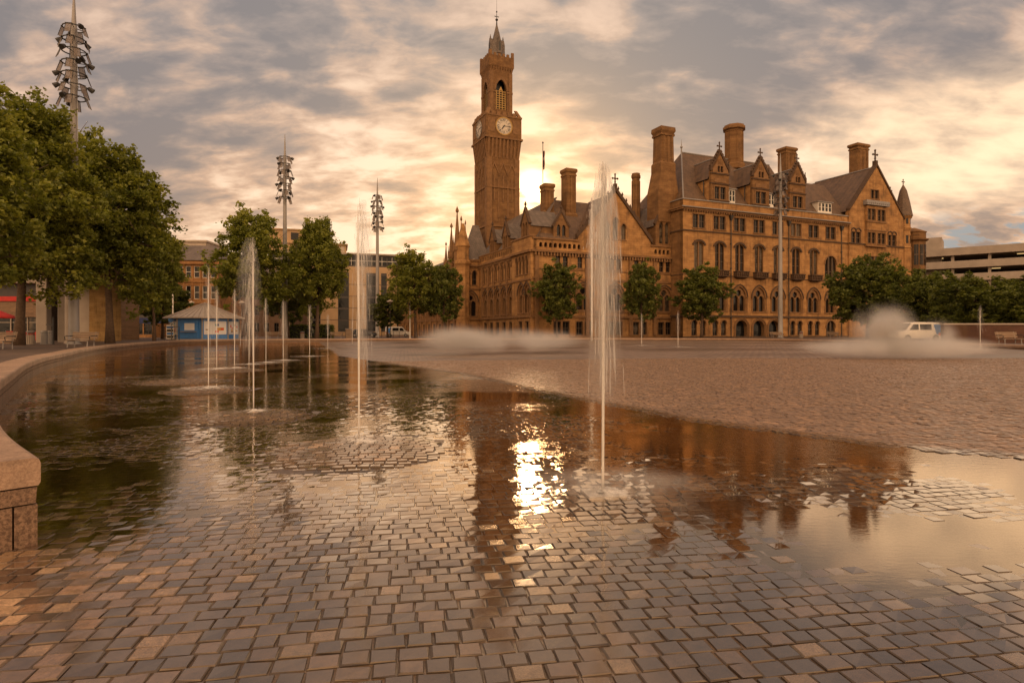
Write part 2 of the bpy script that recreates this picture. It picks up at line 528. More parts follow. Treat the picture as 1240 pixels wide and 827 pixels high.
# ------------------------------------------------------------------ sett material
def sett_material():
    m, t = new_mat('wet_stone_setts')
    tone = t.add('ShaderNodeAttribute', dict(attribute_name='tone')).outputs['Fac']
    kind = t.add('ShaderNodeAttribute', dict(attribute_name='kind')).outputs['Fac']
    dry = t.add('ShaderNodeAttribute', dict(attribute_name='dry')).outputs['Fac']
    film = t.add('ShaderNodeAttribute', dict(attribute_name='film')).outputs['Fac']
    topf = t.add('ShaderNodeAttribute', dict(attribute_name='top')).outputs['Fac']
    c = t.add('ShaderNodeTexCoord').outputs['Object']
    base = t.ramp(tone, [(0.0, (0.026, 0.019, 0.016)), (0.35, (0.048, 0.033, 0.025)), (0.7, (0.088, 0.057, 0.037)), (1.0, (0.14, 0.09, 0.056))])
    sandy = t.ramp(tone, [(0.0, (0.10, 0.068, 0.042)), (0.5, (0.15, 0.105, 0.064)), (1.0, (0.23, 0.165, 0.11))])
    base = t.mix(kind, base, sandy)
    n1 = t.add('ShaderNodeTexNoise', Vector=c, Scale=28.0, Detail=6.0, Roughness=0.7)
    n2 = t.add('ShaderNodeTexNoise', Vector=c, Scale=160.0, Detail=3.0, Roughness=0.7)
    n3 = t.add('ShaderNodeTexNoise', Vector=c, Scale=1.7, Detail=4.0, Roughness=0.6)
    base = t.mix(1.0, base, t.ramp(n1.outputs[0], [(0.3, 0.62), (0.7, 1.45)]), 'MULTIPLY')
    base = t.mix(t.math('MULTIPLY', kind, 0.55), base, t.mix(1.0, base, t.ramp(n2.outputs[0], [(0.38, 0.25), (0.62, 1.7)]), 'MULTIPLY'))
    base = t.mix(t.math('MULTIPLY', dry, 0.9), base, t.mix(1.0, base, (4.0, 3.6, 3.3), 'MULTIPLY'))
    rough = t.math('ADD', t.math('ADD', 0.035, t.math('MULTIPLY', n1.outputs[0], 0.13)), t.math('MULTIPLY', kind, 0.28))
    rough = t.math('ADD', rough, t.math('MULTIPLY', t.smooth(n3.outputs[0], 0.45, 0.7), 0.12))
    rough = t.math('ADD', rough, t.math('MULTIPLY', dry, 0.22))
    rough = t.math('MULTIPLY', rough, t.math('SUBTRACT', 1.0, t.math('MULTIPLY', film, 0.72)))
    rough = t.math('ADD', rough, t.math('MULTIPLY', t.math('SUBTRACT', 1.0, topf), 0.35))
    p = t.add('ShaderNodeBsdfPrincipled', Base_Color=base, Roughness=rough, IOR=2.0)
    t.set(p, 'Specular Tint', (1.0, 0.80, 0.60, 1.0))
    t.set(p, 'Coat Weight', t.math('MULTIPLY', topf, t.math('SUBTRACT', 1.0, t.math('MULTIPLY', dry, 0.9))))
    t.set(p, 'Coat IOR', 1.6)
    t.set(p, 'Coat Roughness', t.math('ADD', 0.03, t.math('MULTIPLY', t.math('SUBTRACT', 1.0, film), 0.08)))
    t.set(p, 'Coat Tint', (1.0, 0.92, 0.82, 1.0))
    h = t.math('ADD', t.math('MULTIPLY', n1.outputs[0], 0.7), t.math('MULTIPLY', n2.outputs[0], t.math('ADD', 0.12, t.math('MULTIPLY', kind, 0.5))))
    t.set(p, 'Normal', t.add('ShaderNodeBump', Strength=t.math('ADD', t.math('SUBTRACT', 0.17, t.math('MULTIPLY', film, 0.145)), t.math('ADD', t.math('MULTIPLY', kind, 0.2), t.math('MULTIPLY', dry, 0.2))), Distance=0.006, Height=h))
    t.set(t.out, 'Surface', p)
    return m
SETT = sett_material()

def joint_material():
    m, t = new_mat('sandy_joints')
    c = t.add('ShaderNodeTexCoord').outputs['Object']
    n = t.add('ShaderNodeTexNoise', Vector=c, Scale=90.0, Detail=5.0, Roughness=0.7)
    n2 = t.add('ShaderNodeTexNoise', Vector=c, Scale=2.0, Detail=4.0)
    col = t.mix(t.smooth(n2.outputs[0], 0.4, 0.65), (0.15, 0.095, 0.055), (0.06, 0.038, 0.025))
    col = t.mix(1.0, col, t.ramp(n.outputs[0], [(0.3, 0.5), (0.7, 1.4)]), 'MULTIPLY')
    p = t.add('ShaderNodeBsdfPrincipled', Base_Color=col, Roughness=0.35)
    t.set(p, 'Normal', t.add('ShaderNodeBump', Strength=0.5, Distance=0.004, Height=n.outputs[0]))
    t.set(t.out, 'Surface', p)
    return m
JOINT = joint_material()

def far_setts_material():
    m, t = new_mat('far_stone_setts')
    c = t.add('ShaderNodeTexCoord').outputs['Object']
    mp = t.add('ShaderNodeMapping', Vector=c, Rotation=(0, 0, R(-10)))
    br = t.add('ShaderNodeTexBrick', Vector=mp, Color1=(0.30, 0.21, 0.155), Color2=(0.20, 0.138, 0.10), Mortar=(0.075, 0.048, 0.034), Scale=1.0,
               Mortar_Size=0.03, Brick_Width=0.42, Row_Height=0.33)
    n = t.add('ShaderNodeTexNoise', Vector=c, Scale=0.9, Detail=6.0, Roughness=0.65)
    nb = t.add('ShaderNodeTexNoise', Vector=t.add('ShaderNodeMapping', Vector=c, Scale=(0.06, 0.14, 1)), Scale=1.0, Detail=5.0, Roughness=0.6)
    damp = t.smooth(nb.outputs[0], 0.42, 0.62)
    col = t.mix(1.0, br.outputs[0], t.ramp(n.outputs[0], [(0.3, 0.7), (0.7, 1.3)]), 'MULTIPLY')
    col = t.mix(t.math('MULTIPLY', damp, 0.55), col, (0.08, 0.052, 0.038))
    p = t.add('ShaderNodeBsdfPrincipled', Base_Color=col, Roughness=t.math('SUBTRACT', 0.46, t.math('MULTIPLY', damp, 0.16)))
    h = t.math('ADD', br.outputs[1], t.math('MULTIPLY', n.outputs[0], -1.0))
    t.set(p, 'Normal', t.add('ShaderNodeBump', Strength=0.35, Distance=0.03, Height=h))
    t.set(t.out, 'Surface', p)
    return m
FARSETT = far_setts_material()

# ------------------------------------------------------------------ setts modelled one by one near the camera
FARY = 27.0
def sett_zone(x, y):
    return (y > 0.4) & (y < FARY) & (np.abs(x) < 0.93 * y + 2.2) & inside(x, y)
def build_setts():
    th = R(10)
    ca, sa = math.cos(th), math.sin(th)
    P = []
    course = 0.104
    v = -8.0
    k = 0
    while v < 38.0:
        # course k: a row along u
        umin, umax = -36.0, 36.0
        n = int((umax - umin) / 0.116)
        wd = rng.uniform(0.096, 0.136, n)
        u0 = umin + rng.uniform(0, 0.15) + np.concatenate([[0], np.cumsum(wd)[:-1]])
        uc = u0 + wd / 2
        vc = np.full(n, v + course / 2)
        # gentle wander so that the courses are not ruled lines
        vc = vc + 0.02 * np.sin(uc * 0.9 + k * 0.02) + 0.010 * np.sin(uc * 2.7 + 1.3)
        x = uc * ca - vc * sa
        y = uc * sa + vc * ca
        ok = sett_zone(x, y)
        if ok.any():
            P.append(np.stack([uc[ok], vc[ok], wd[ok], x[ok], y[ok]], 1))
        v += course
        k += 1
    P = np.concatenate(P)
    N = len(P)
    uc, vc, wd, x, y = P.T
    g = 0.0036
    hw = wd / 2 - g + rng.uniform(-0.0015, 0.0015, N)
    hd = course / 2 - g + rng.uniform(-0.003, 0.0015, N)
    d = ridge_d(x, y)
    film = np.where(d > 0, 0.0, np.clip(sstep(y, 2.5, 4.4) + sstep(x, 0.8, 2.0) * sstep(y, 1.9, 2.6), 0, 1))
    zc = floor_z(x, y) + rng.normal(0, 1, N) * (0.0017 - 0.0004 * film + np.where(d > 0, 0.0016, 0.0))
    ts = 0.009 - 0.0045 * film
    tx = rng.normal(0, 1, N) * ts
    ty = rng.normal(0, 1, N) * ts
    yaw = rng.normal(0, 0.018, N)
    ch = 0.0052
    corner = np.array([(-1, -1), (1, -1), (1, 1), (-1, 1)], float)
    V = np.zeros((N, 12, 3))
    for ring, (inset, dzv) in enumerate(((ch, 0.0), (0.0, -0.0045), (-0.001, -0.03))):
        for c in range(4):
            jit = rng.normal(0, 0.0022, (2, N)) if ring < 2 else np.zeros((2, N))
            a = corner[c, 0] * (hw - inset) + jit[0]
            b = corner[c, 1] * (hd - inset) + jit[1]
            a2 = a * np.cos(yaw) - b * np.sin(yaw)
            b2 = a * np.sin(yaw) + b * np.cos(yaw)
            uu, vv = uc + a2, vc + b2
            V[:, ring * 4 + c, 0] = uu * ca - vv * sa
            V[:, ring * 4 + c, 1] = uu * sa + vv * ca
            V[:, ring * 4 + c, 2] = zc + tx * a2 + ty * b2 + dzv + (rng.normal(0, 0.0006, N) if ring == 0 else 0)
    base = [(0, 1, 2, 3)]
    for r0 in (0, 4):
        for i in range(4):
            j = (i + 1) % 4
            base.append((r0 + i, r0 + 4 + i, r0 + 4 + j, r0 + j))
    base = np.array(base)
    Fq = (np.arange(N)[:, None, None] * 12 + base[None]).reshape(-1, 4)
    me = bpy.data.meshes.new('pool_floor')
    me.vertices.add(N * 12)
    me.vertices.foreach_set('co', V.reshape(-1))
    nf = len(Fq)
    me.loops.add(nf * 4)
    me.loops.foreach_set('vertex_index', Fq.reshape(-1))
    me.polygons.add(nf)
    me.polygons.foreach_set('loop_start', np.arange(nf) * 4)
    ondome = np.zeros(N)
    for cx_, cy_, r_, h_ in DOMES:
        if h_ > 0.02:
            ondome = np.maximum(ondome, 1 - sstep(np.hypot(x - cx_, y - cy_) / r_, 0.72, 0.98))
    film = film * (1 - 0.75 * ondome)
    tone = np.clip(rng.beta(1.6, 2.4, N), 0, 1)
    pk = 0.07 + 0.22 * (1 - sstep(x, -3.2, -0.6)) * (1 - sstep(y, 3.0, 5.5))
    kind = (rng.uniform(0, 1, N) < pk).astype(float)
    tone = np.where(d > 0, 0.42 + 0.7 * (tone - 0.4), tone)
    dryv = np.clip(sstep(d, 0.0, 0.5) + 0.55 * (1 - sstep(x, -2.6, -0.8)) * (1 - sstep(y, 3.0, 4.6)) + 0.55 * ondome, 0, 1)
    kind = np.where(d > -0.05, 0.06, kind)
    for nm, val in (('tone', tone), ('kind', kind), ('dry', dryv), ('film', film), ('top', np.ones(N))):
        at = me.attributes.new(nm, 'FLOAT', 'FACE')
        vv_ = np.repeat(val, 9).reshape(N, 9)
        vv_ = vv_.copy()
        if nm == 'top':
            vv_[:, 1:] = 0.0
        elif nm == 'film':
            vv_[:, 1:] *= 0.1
        elif nm in ('tone', 'kind'):          # shade painted into the sides and arrises, as if lit from ahead
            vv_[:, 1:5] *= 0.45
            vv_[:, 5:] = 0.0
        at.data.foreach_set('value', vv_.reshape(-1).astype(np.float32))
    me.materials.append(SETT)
    me.polygons.foreach_set('use_smooth', np.zeros(nf, bool))
    me.update(calc_edges=True)
    me.validate()
    return struct(put('pool_floor', me))
build_setts()

def build_floor_sheet():
    s = 0.33
    xs = np.arange(-37, 38, s)
    ys = np.arange(-12, 90, s)
    X, Y = np.meshgrid(xs, ys)
    Z = floor_z(X, Y)
    near = sett_zone(X, Y)
    Z = Z - np.where((Y < FARY + 0.3), 0.0072, 0.0)
    nx, ny = len(xs), len(ys)
    idx = np.arange(nx * ny).reshape(ny, nx)
    q = np.stack([idx[:-1, :-1], idx[:-1, 1:], idx[1:, 1:], idx[1:, :-1]], -1).reshape(-1, 4)
    cx, cyy = X.reshape(-1)[q].mean(1), Y.reshape(-1)[q].mean(1)
    keep = inside(cx, cyy) | inside(cx + 0.4, cyy) | inside(cx - 0.4, cyy)
    q, cx, cyy = q[keep], cx[keep], cyy[keep]
    me = bpy.data.meshes.new('pool_floor')
    me.from_pydata(np.stack([X.reshape(-1), Y.reshape(-1), Z.reshape(-1)], 1).tolist(), [], q.tolist())
    me.materials.append(JOINT)
    me.materials.append(FARSETT)
    mi = np.where(sett_zone(cx, cyy), 0, 1)
    me.polygons.foreach_set('material_index', mi.astype(np.int32))
    me.polygons.foreach_set('use_smooth', [True] * len(q))
    me.update()
    struct(put('pool_floor', me))
build_floor_sheet()

# ------------------------------------------------------------------ shallow water film
def water_material():
    m, t = new_mat('shallow_water')
    c = t.add('ShaderNodeTexCoord').outputs['Object']
    s = t.add('ShaderNodeSeparateXYZ', i0=c)
    n1 = t.add('ShaderNodeTexNoise', Vector=t.add('ShaderNodeMapping', Vector=c, Scale=(0.7, 1.7, 1)), Scale=13.0, Detail=5.0, Roughness=0.62)
    n2 = t.add('ShaderNodeTexNoise', Vector=c, Scale=0.45, Detail=3.0, Roughness=0.5)
    amp = t.math('MULTIPLY', t.smooth(n2.outputs[0], 0.36, 0.62), t.smooth(s.outputs[1], 4.0, 9.0))
    b = t.add('ShaderNodeBump', Strength=t.math('ADD', 0.06, t.math('MULTIPLY', amp, 0.5)), Distance=0.006, Height=n1.outputs[0])
    fr = t.add('ShaderNodeFresnel', IOR=1.9, Normal=b)
    gl = t.add('ShaderNodeBsdfGlossy', Color=(1.0, 0.86, 0.70), Roughness=t.math('ADD', 0.035, t.math('MULTIPLY', amp, 0.05)), Normal=b)
    tr = t.add('ShaderNodeBsdfTransparent', Color=(0.92, 0.86, 0.79))
    inv = t.math('SUBTRACT', 1.0, fr.outputs[0])
    mx = t.add('ShaderNodeMixShader', i0=t.math('SUBTRACT', 1.0, t.math('MULTIPLY', inv, inv)), i1=tr, i2=gl)
    t.set(t.out, 'Surface', mx)
    return m
WATER = water_material()
mb = MB()
loops = [[Vector((x, y, 0)) for x, y in POOL]]
mb.v = [(x, y, 0.0) for x, y in POOL]
for tr in tessellate_polygon(loops):
    (ax, ay), (bx, by), (cx_, cy_) = (POOL[k] for k in tr)
    up_ = (bx - ax) * (cy_ - ay) - (by - ay) * (cx_ - ax) > 0
    mb.f.append(tuple(tr) if up_ else tuple(reversed(tr))); mb.m.append(0)
struct(obj('water', mb, WATER))

# ------------------------------------------------------------------ the square round the pool
PZ = 0.36
def paving_material():
    m, t = new_mat('square_paving')
    c = t.add('ShaderNodeTexCoord').outputs['Object']
    br = t.add('ShaderNodeTexBrick', Vector=c, Color1=(0.13, 0.082, 0.058), Color2=(0.09, 0.058, 0.042), Mortar=(0.04, 0.028, 0.02), Scale=1.0,
               Mortar_Size=0.015, Brick_Width=0.6, Row_Height=0.3)
    n = t.add('ShaderNodeTexNoise', Vector=c, Scale=0.25, Detail=7.0, Roughness=0.65)
    col = t.mix(1.0, br.outputs[0], t.ramp(n.outputs[0], [(0.3, 0.6), (0.7, 1.4)]), 'MULTIPLY')
    n5 = t.add('ShaderNodeTexNoise', Vector=c, Scale=1.1, Detail=6.0, Roughness=0.7)
    col = t.mix(t.smooth(n5.outputs[0], 0.55, 0.72), col, (0.05, 0.034, 0.026))
    p = t.add('ShaderNodeBsdfPrincipled', Base_Color=col, Roughness=t.math('ADD', 0.45, t.math('MULTIPLY', n.outputs[0], 0.4)))
    t.set(p, 'Normal', t.add('ShaderNodeBump', Strength=0.3, Distance=0.01, Height=br.outputs[1]))
    t.set(t.out, 'Surface', p)
    return m
PAVING = paving_material()
def offset(poly, d):
    n = len(poly)
    out = []
    for i in range(n):
        a = np.array(poly[max(i - 1, 0)]); b = np.array(poly[min(i + 1, n - 1)])
        t = (b - a) / (np.linalg.norm(b - a) + 1e-9)
        out.append((poly[i][0] - t[1] * d, poly[i][1] + t[0] * d))
    return out
K_OUT = offset(KERB, 0.58)      # outer edge of the pool wall
hole = [(x, y) for x, y in offset(KERB, 0.25)] + [(-12, -8), (-14, -2), (-9, 2.2), (-4.6, 3.0)]
S = 4000.0
outer = [(-S, -S), (S, -S), (S, S), (-S, S)]
mb = MB()
flat = outer + hole
mb.v = [(x, y, PZ) for x, y in flat]
for tr in tessellate_polygon([[Vector((x, y, 0)) for x, y in outer], [Vector((x, y, 0)) for x, y in hole]]):
    mb.f.append(tuple(tr)); mb.m.append(0)
b = len(mb.v)
nh = len(hole)
mb.v += [(x, y, PZ) for x, y in hole] + [(x, y, -0.3) for x, y in hole]
for i in range(nh):
    j = (i + 1) % nh
    mb.f.append((b + i, b + j, b + nh + j, b + nh + i)); mb.m.append(0)
struct(obj('ground', mb, PAVING))

# ------------------------------------------------------------------ stone wall and seat that rings the pool
def granite(name, c1, c2, sc=70):
    m, t = new_mat(name)
    c = t.add('ShaderNodeTexCoord').outputs['Object']
    n = t.add('ShaderNodeTexNoise', Vector=c, Scale=sc, Detail=3.0, Roughness=0.75)
    n2 = t.add('ShaderNodeTexNoise', Vector=c, Scale=1.3, Detail=6.0, Roughness=0.7)
    n3 = t.add('ShaderNodeTexNoise', Vector=c, Scale=14.0, Detail=5.0, Roughness=0.7)
    col = t.mix(t.smooth(n.outputs[0], 0.38, 0.62), c1, c2)
    col = t.mix(1.0, col, t.ramp(n2.outputs[0], [(0.3, 0.7), (0.7, 1.25)]), 'MULTIPLY')
    col = t.mix(1.0, col, t.ramp(n3.outputs[0], [(0.3, 0.78), (0.7, 1.15)]), 'MULTIPLY')
    p = t.add('ShaderNodeBsdfPrincipled', Base_Color=col, Roughness=0.6)
    h = t.math('ADD', n.outputs[0], n3.outputs[0])
    t.set(p, 'Normal', t.add('ShaderNodeBump', Strength=0.5, Distance=0.006, Height=h))
    t.set(t.out, 'Surface', p)
    return m
GRAN_T = granite('pink_granite_coping', (0.30, 0.19, 0.125), (0.42, 0.28, 0.19))
GRAN_B = granite('brown_granite_base', (0.10, 0.055, 0.032), (0.26, 0.16, 0.10), 48)
def resample(poly, step):
    P = np.array(poly)
    seg = np.hypot(*(P[1:] - P[:-1]).T)
    L = np.concatenate([[0], np.cumsum(seg)])
    n = int(L[-1] / step)
    s = np.linspace(0, L[-1], n + 1)
    return np.stack([np.interp(s, L, P[:, 0]), np.interp(s, L, P[:, 1])], 1), L[-1]
def wall_sweep(mb, pts, prof, mi):
    """prof: (offset outwards, z); pts: polyline"""
    out = []
    n = len(pts)
    for i in range(n):
        a, c = pts[max(i - 1, 0)], pts[min(i + 1, n - 1)]
        t = (c - a) / np.linalg.norm(c - a)
        out.append([(pts[i][0] - t[1] * o, pts[i][1] + t[0] * o, z) for o, z in prof])
    mb.loft(out, mi)
kp, kl = resample(KERB, 0.2)
wallroot = thing('pool_wall', 'low curved stone seat wall with pale coping ringing the wet pool floor', 'wall', (0, 0, 0))
top, low_, base_ = MB(), MB(), MB()
per = 8                                    # 1.6 m stones
for k0 in range(0, len(kp) - 1, per):
    seg = kp[k0:min(k0 + per, len(kp) - 1) + 1].copy()
    if len(seg) < 2:
        continue
    gap = 0.006
    for e, q in ((0, 1), (-1, -2)):
        v = seg[q] - seg[e]
        seg[e] += v / np.linalg.norm(v) * gap
    hgt = 0.535 - 0.09 * min(1, max(0, (seg[0][1] - 6) / 20))
    e = 0.035
    wall_sweep(top, seg, [(0.0, hgt - 0.17), (-0.012, hgt - 0.15), (-0.012, hgt - e), (-0.003, hgt - 0.01), (e - 0.012, hgt), (0.57, hgt), (0.60, hgt - e), (0.60, hgt - 0.17)], 0)
    wall_sweep(low_, seg, [(0.012, hgt - 0.275), (0.006, hgt - 0.18), (0.58, hgt - 0.18), (0.58, hgt - 0.275)], 0)
    wall_sweep(base_, seg, [(0.004, -0.05), (0.004, hgt - 0.285), (0.115, hgt - 0.285), (0.115, -0.05)], 0)
    wall_sweep(base_, seg, [(0.125, -0.05), (0.125, hgt - 0.285), (0.58, hgt - 0.285), (0.58, -0.05)], 0)
obj('coping', top, GRAN_T, wallroot)
obj('middle_course', low_, GRAN_B, wallroot)
obj('base_course', base_, GRAN_B, wallroot)

# ------------------------------------------------------------------ city hall (one building, local frame: x along the long front, y into the building)
HA = math.atan2(0.4, 0.917)
HO = (26.85, 96.0)
def loc2w(u, yp):
    return HO[0] + 0.917 * u - 0.4 * yp, HO[1] + 0.4 * u + 0.917 * yp
def U_(px, yp):
    t = (px - HX) / F
    return (HO[0] - 0.4 * yp - t * (HO[1] + 0.917 * yp)) / (0.4 * t - 0.917)
def V_(px, u):
    t = (px - HX) / F
    return (HO[0] + 0.917 * u - t * (HO[1] + 0.4 * u)) / (0.4 + 0.917 * t)
def ZH(py, u, yp):
    return CAM_Z + (HY - py) / F * loc2w(u, yp)[1]

hall = thing('city_hall', 'sandstone city hall with tall clock tower, gables and many chimneys behind the pool', 'city hall', (HO[0], HO[1], 0), HA)
LEFT = -PI / 2

# ---- window kinds; each returns (glass mesh, frame mesh), origin at sill centre, x right, y inwards
def win_mullioned(w, h, lights=2, transoms=1, y=0.22):
    g, f = MB(), MB()
    g.quad([(-w / 2, y + 0.06, 0), (w / 2, y + 0.06, 0), (w / 2, y + 0.06, h), (-w / 2, y + 0.06, h)])
    lw = w / lights
    for i in range(1, lights):
        x = -w / 2 + i * lw
        f.box(x - 0.10, x + 0.10, 0.04, y + 0.05, 0, h, 0)
    for i in range(lights):
        xa, xb = -w / 2 + i * lw + (0.1 if i else 0.0), -w / 2 + (i + 1) * lw - (0.1 if i < lights - 1 else 0.0)
        for x in (xa, xb - 0.06):
            f.box(x, x + 0.06, y - 0.02, y + 0.05, 0, h, 1)
        f.box((xa + xb) / 2 - 0.03, (xa + xb) / 2 + 0.03, y - 0.005, y + 0.045, 0, h, 1)
        for k in range(1, transoms + 1):
            z = h * k / (transoms + 1)
            f.box(xa, xb, y - 0.01, y + 0.05, z - 0.035, z + 0.035, 1)
        f.box(xa, xb, y - 0.015, y + 0.048, 0.0, 0.06, 1)
        f.box(xa, xb, y - 0.015, y + 0.048, h - 0.06, h, 1)
    f.box(-w / 2 - 0.14, w / 2 + 0.14, -0.12, 0.10, -0.16, -0.002, 0)
    f.box(-w / 2 - 0.16, -w / 2, -0.05, 0.0, 0, h + 0.16, 0)
    f.box(w / 2, w / 2 + 0.16, -0.05, 0.0, 0, h + 0.16, 0)
    f.box(-w / 2, w / 2, -0.05, 0.0, h, h + 0.16, 0)
    return g.mesh('pane', GLASS), f.mesh('frame', [TRIM, TIMB])
def win_arched(w, zs, rise, y=0.22, mull=1, trans=(0.45,), hd=0.2, glaz=True, soot=False):
    g, f = MB(), MB()
    o = arch(0, 0, w, zs, rise)
    g.quad([(x, y + 0.06, z) for x, z in o])
    for i in range(1, mull + 1):
        x = -w / 2 + w * i / (mull + 1)
        f.box(x - 0.10, x + 0.10, y - 0.16, y + 0.05, 0, zs + rise * 0.86, 0 if soot else 1)
    for k in trans:
        f.box(-w / 2, w / 2, y - 0.03, y + 0.055, zs * k - 0.045, zs * k + 0.045, 1)
    if glaz:
        for i in range(mull + 1):
            x = -w / 2 + w * (i + 0.5) / (mull + 1)
            f.box(x - 0.02, x + 0.02, y, y + 0.05, 0, zs + rise * 0.7, 1)
    hood(f, 0, w + 0.16 if soot else w, zs, rise + (0.12 if soot else 0), hd, -0.2 if soot else -0.12, 0.0, 2 if soot else 0, drop=0.15)
    f.box(-w / 2 - 0.12, w / 2 + 0.12, -0.12, 0.12, -0.16, -0.002, 0)
    return g.mesh('pane', GLASS), f.mesh('frame', [TRIM, TIMB, SOOT])
def win_tracery(w, zs, rise):
    """gothic arch with two lancets and a roundel in a stone screen"""
    g, f = MB(), MB()
    o = arch(0, 0, w, zs, rise, 9)
    g.quad([(x, 0.5, z) for x, z in o])
    lw = w * 0.40
    cx = w * 0.245
    lz = zs * 0.86
    holes = [arch(-cx, 0.06, lw, lz, lw * 0.62, 5), arch(cx, 0.06, lw, lz, lw * 0.62, 5)]
    rr = w * 0.20
    zc = zs + rise * 0.40
    holes.append([(rr * math.cos(2 * PI * i / 14), zc + rr * math.sin(2 * PI * i / 14)) for i in range(14)])
    oi = arch(0, 0.0, w - 0.02, zs, rise - 0.015, 9)
    f.panel(oi, holes, 0.2, 0.46, 0)
    for s in (-1, 0, 1):
        f.lathe(s * cx * 2 if s else 0, 0.14, [(0.10, 0.0), (0.075, 0.12), (0.075, lz - 0.1), (0.13, lz + 0.05)], 8, 0)
    hood(f, 0, w + 0.12, zs, rise + 0.06, 0.16, -0.06, 0.05, 0)
    hood(f, 0, w + 0.5, zs, rise + 0.28, 0.16, -0.16, -0.0, 1)
    for s in (-1, 1):
        f.lathe(s * (w / 2 + 0.2), -0.04, [(0.16, 0), (0.11, 0.15), (0.10, zs - 0.25), (0.2, zs - 0.02), (0.2, zs + 0.06)], 8, 0)
    f.box(-w / 2 - 0.3, w / 2 + 0.3, -0.12, 0.12, -0.16, -0.002, 0)
    return g.mesh('pane', GLASS), f.mesh('frame', [TRIM, SOOT])
TIMB = simple('dark_window_timber', (0.10, 0.062, 0.035), 0.6, var=0.2)
CACHE = {}
def window(kind, u, z, yp=0.0, rot=0.0, args=(), kw=None, name='window', parent=None):
    key = (kind.__name__, args, tuple(sorted((kw or {}).items())))
    if key not in CACHE:
        CACHE[key] = kind(*args, **(kw or {}))
    g, f = CACHE[key]
    o = put(name, g, parent or hall, (u, yp, z), rot)
    put('frame', f, o)
    return o

# ---- the long wing -------------------------------------------------------------
WU = 37.2
cols = [3.15 + 4.23 * k for k in range(8)]
H = []
for k, u in enumerate(cols):
    H.append(rect(u - 1.2, u + 1.2, 17.85, 20.0))
    window(win_mullioned, u, 17.85, args=(2.4, 2.15), name='mullioned_window')
    if k < 7:
        H.append(arch(u, 11.3, 1.85, 15.25, 0.36))
        window(win_arched, u, 11.3, args=(1.85, 3.95, 0.36), kw=dict(mull=1, trans=(0.36, 0.7), hd=0.32, soot=True), name='tall_window')
        H.append(arch(u, 4.7, 2.7, 7.0, 1.75, 9))
        window(win_tracery, u, 4.7, args=(2.7, 2.3, 1.75), name='traceried_window')
for u0 in (U_(840.5, 0), U_(851, 0), U_(866, 0), U_(876.3, 0), U_(959.8, 0), U_(968.5, 0), U_(981, 0), U_(989.6, 0)):
    H.append(arch(u0, 0.75, 1.05, 2.75, 0.45, 5))
    window(win_arched, u0, 0.75, args=(1.05, 2.0, 0.45), kw=dict(mull=0, trans=(0.5,), hd=0.16), name='low_arched_window')
doors = [U_(898, 0), U_(919, 0), U_(937.5, 0)]
for u in doors:
    H.append(arch(u, 0.05, 2.5, 1.95, 1.25, 8))
u8 = cols[7]
H.append(arch(u8, 10.6, 2.9, 13.5, 1.3))
window(win_arched, u8, 10.6, args=(2.9, 2.9, 1.3), kw=dict(mull=2, trans=(0.5,)), name='broad_arched_window')
H.append(arch(u8, 4.7, 2.4, 7.0, 1.6))
window(win_tracery, u8, 4.7, args=(2.4, 2.3, 1.6), name='traceried_window')
H.append(arch(u8, 0.3, 2.2, 2.2, 1.1))
window(win_arched, u8, 0.3, args=(2.2, 1.9, 1.1), kw=dict(mull=1, trans=(0.6,)), name='broad_arched_window')
mb = MB()
mb.panel(rect(0, WU, 0, 22.2), H, 0, 0.75, 0, 1)
wing = obj('wing_wall', mb, [STONE, TRIM], hall)
# arched doorways: deep surround, dark door
for u in doors:
    d = MB()
    d.quad([(x, 0.74, z) for x, z in arch(0, 0.0, 2.5, 1.95, 1.25, 8)])
    d.box(-0.55, 0.55, 0.66, 0.73, 0, 2.4)
    do = obj('door', d, GLASS2, hall, (u, 0, 0.05))
    s = MB()
    for i in range(3):
        hood(s, 0, 2.5 + i * 0.28, 1.95, 1.25 + i * 0.14, 0.12, -0.06 - 0.05 * i, 0.0, i % 2, drop=1.95)
    obj('surround', s, [TRIM, STONE_D], do)
# string courses and cornice
mb = MB()
for z, h, p in ((3.85, 0.32, 0.20), (17.35, 0.22, 0.16), (10.4, 0.14, 0.08), (1.0 - 0.55, 0.3, 0.15)):
    mb.box(-p, WU, -p, 0.05, z - h / 2, z + h / 2)
    mb.box(-p - 0.002, 0.05, -p - 0.002, 16, z - h / 2 + 0.004, z + h / 2 - 0.004)
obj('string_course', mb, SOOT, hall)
mb = MB()
mb.box(-0.5, WU + 0.1, -0.5, 0.06, 20.85, 21.05)
mb.box(-0.38, WU + 0.05, -0.36, 0.06, 20.6, 20.848)
mb.box(-0.502, 0.06, 0.062, 16, 20.852, 21.048)
mb.box(-0.36, 0.06, 0.063, 16, 20.6, 20.848)
for i in range(int(WU / 0.5)):
    u = i * 0.5
    mb.box(u, u + 0.22, -0.30, 0.05, 20.35, 20.598)
obj('cornice', mb, TRIM, hall)
mb = MB()
mb.box(-0.56, WU + 0.1, -0.60, -0.505, 20.93, 21.07)
mb.box(-0.16, WU + 0.05, -0.14, 0.24, 22.202, 22.36)
mb.box(-0.157, 0.24, 0.243, 16, 22.204, 22.355)
obj('gutter', mb, LEAD, hall)
# left end wall of the wing
mb = MB()
hl = [rect(-13.5, -11.7, 17.85, 20.0)]
mb.panel(rect(-16, -0.001, 0, 22.2), [], 0.0, 0.5, 0)
obj('wing_end_wall', mb, [STONE_D], hall, (0, 0, 0), LEFT)
mb = MB()
mb.box(0.5, WU + 15, 15.5, 16, 0, 22.2)
obj('rear_wall', mb, STONE_D, hall)
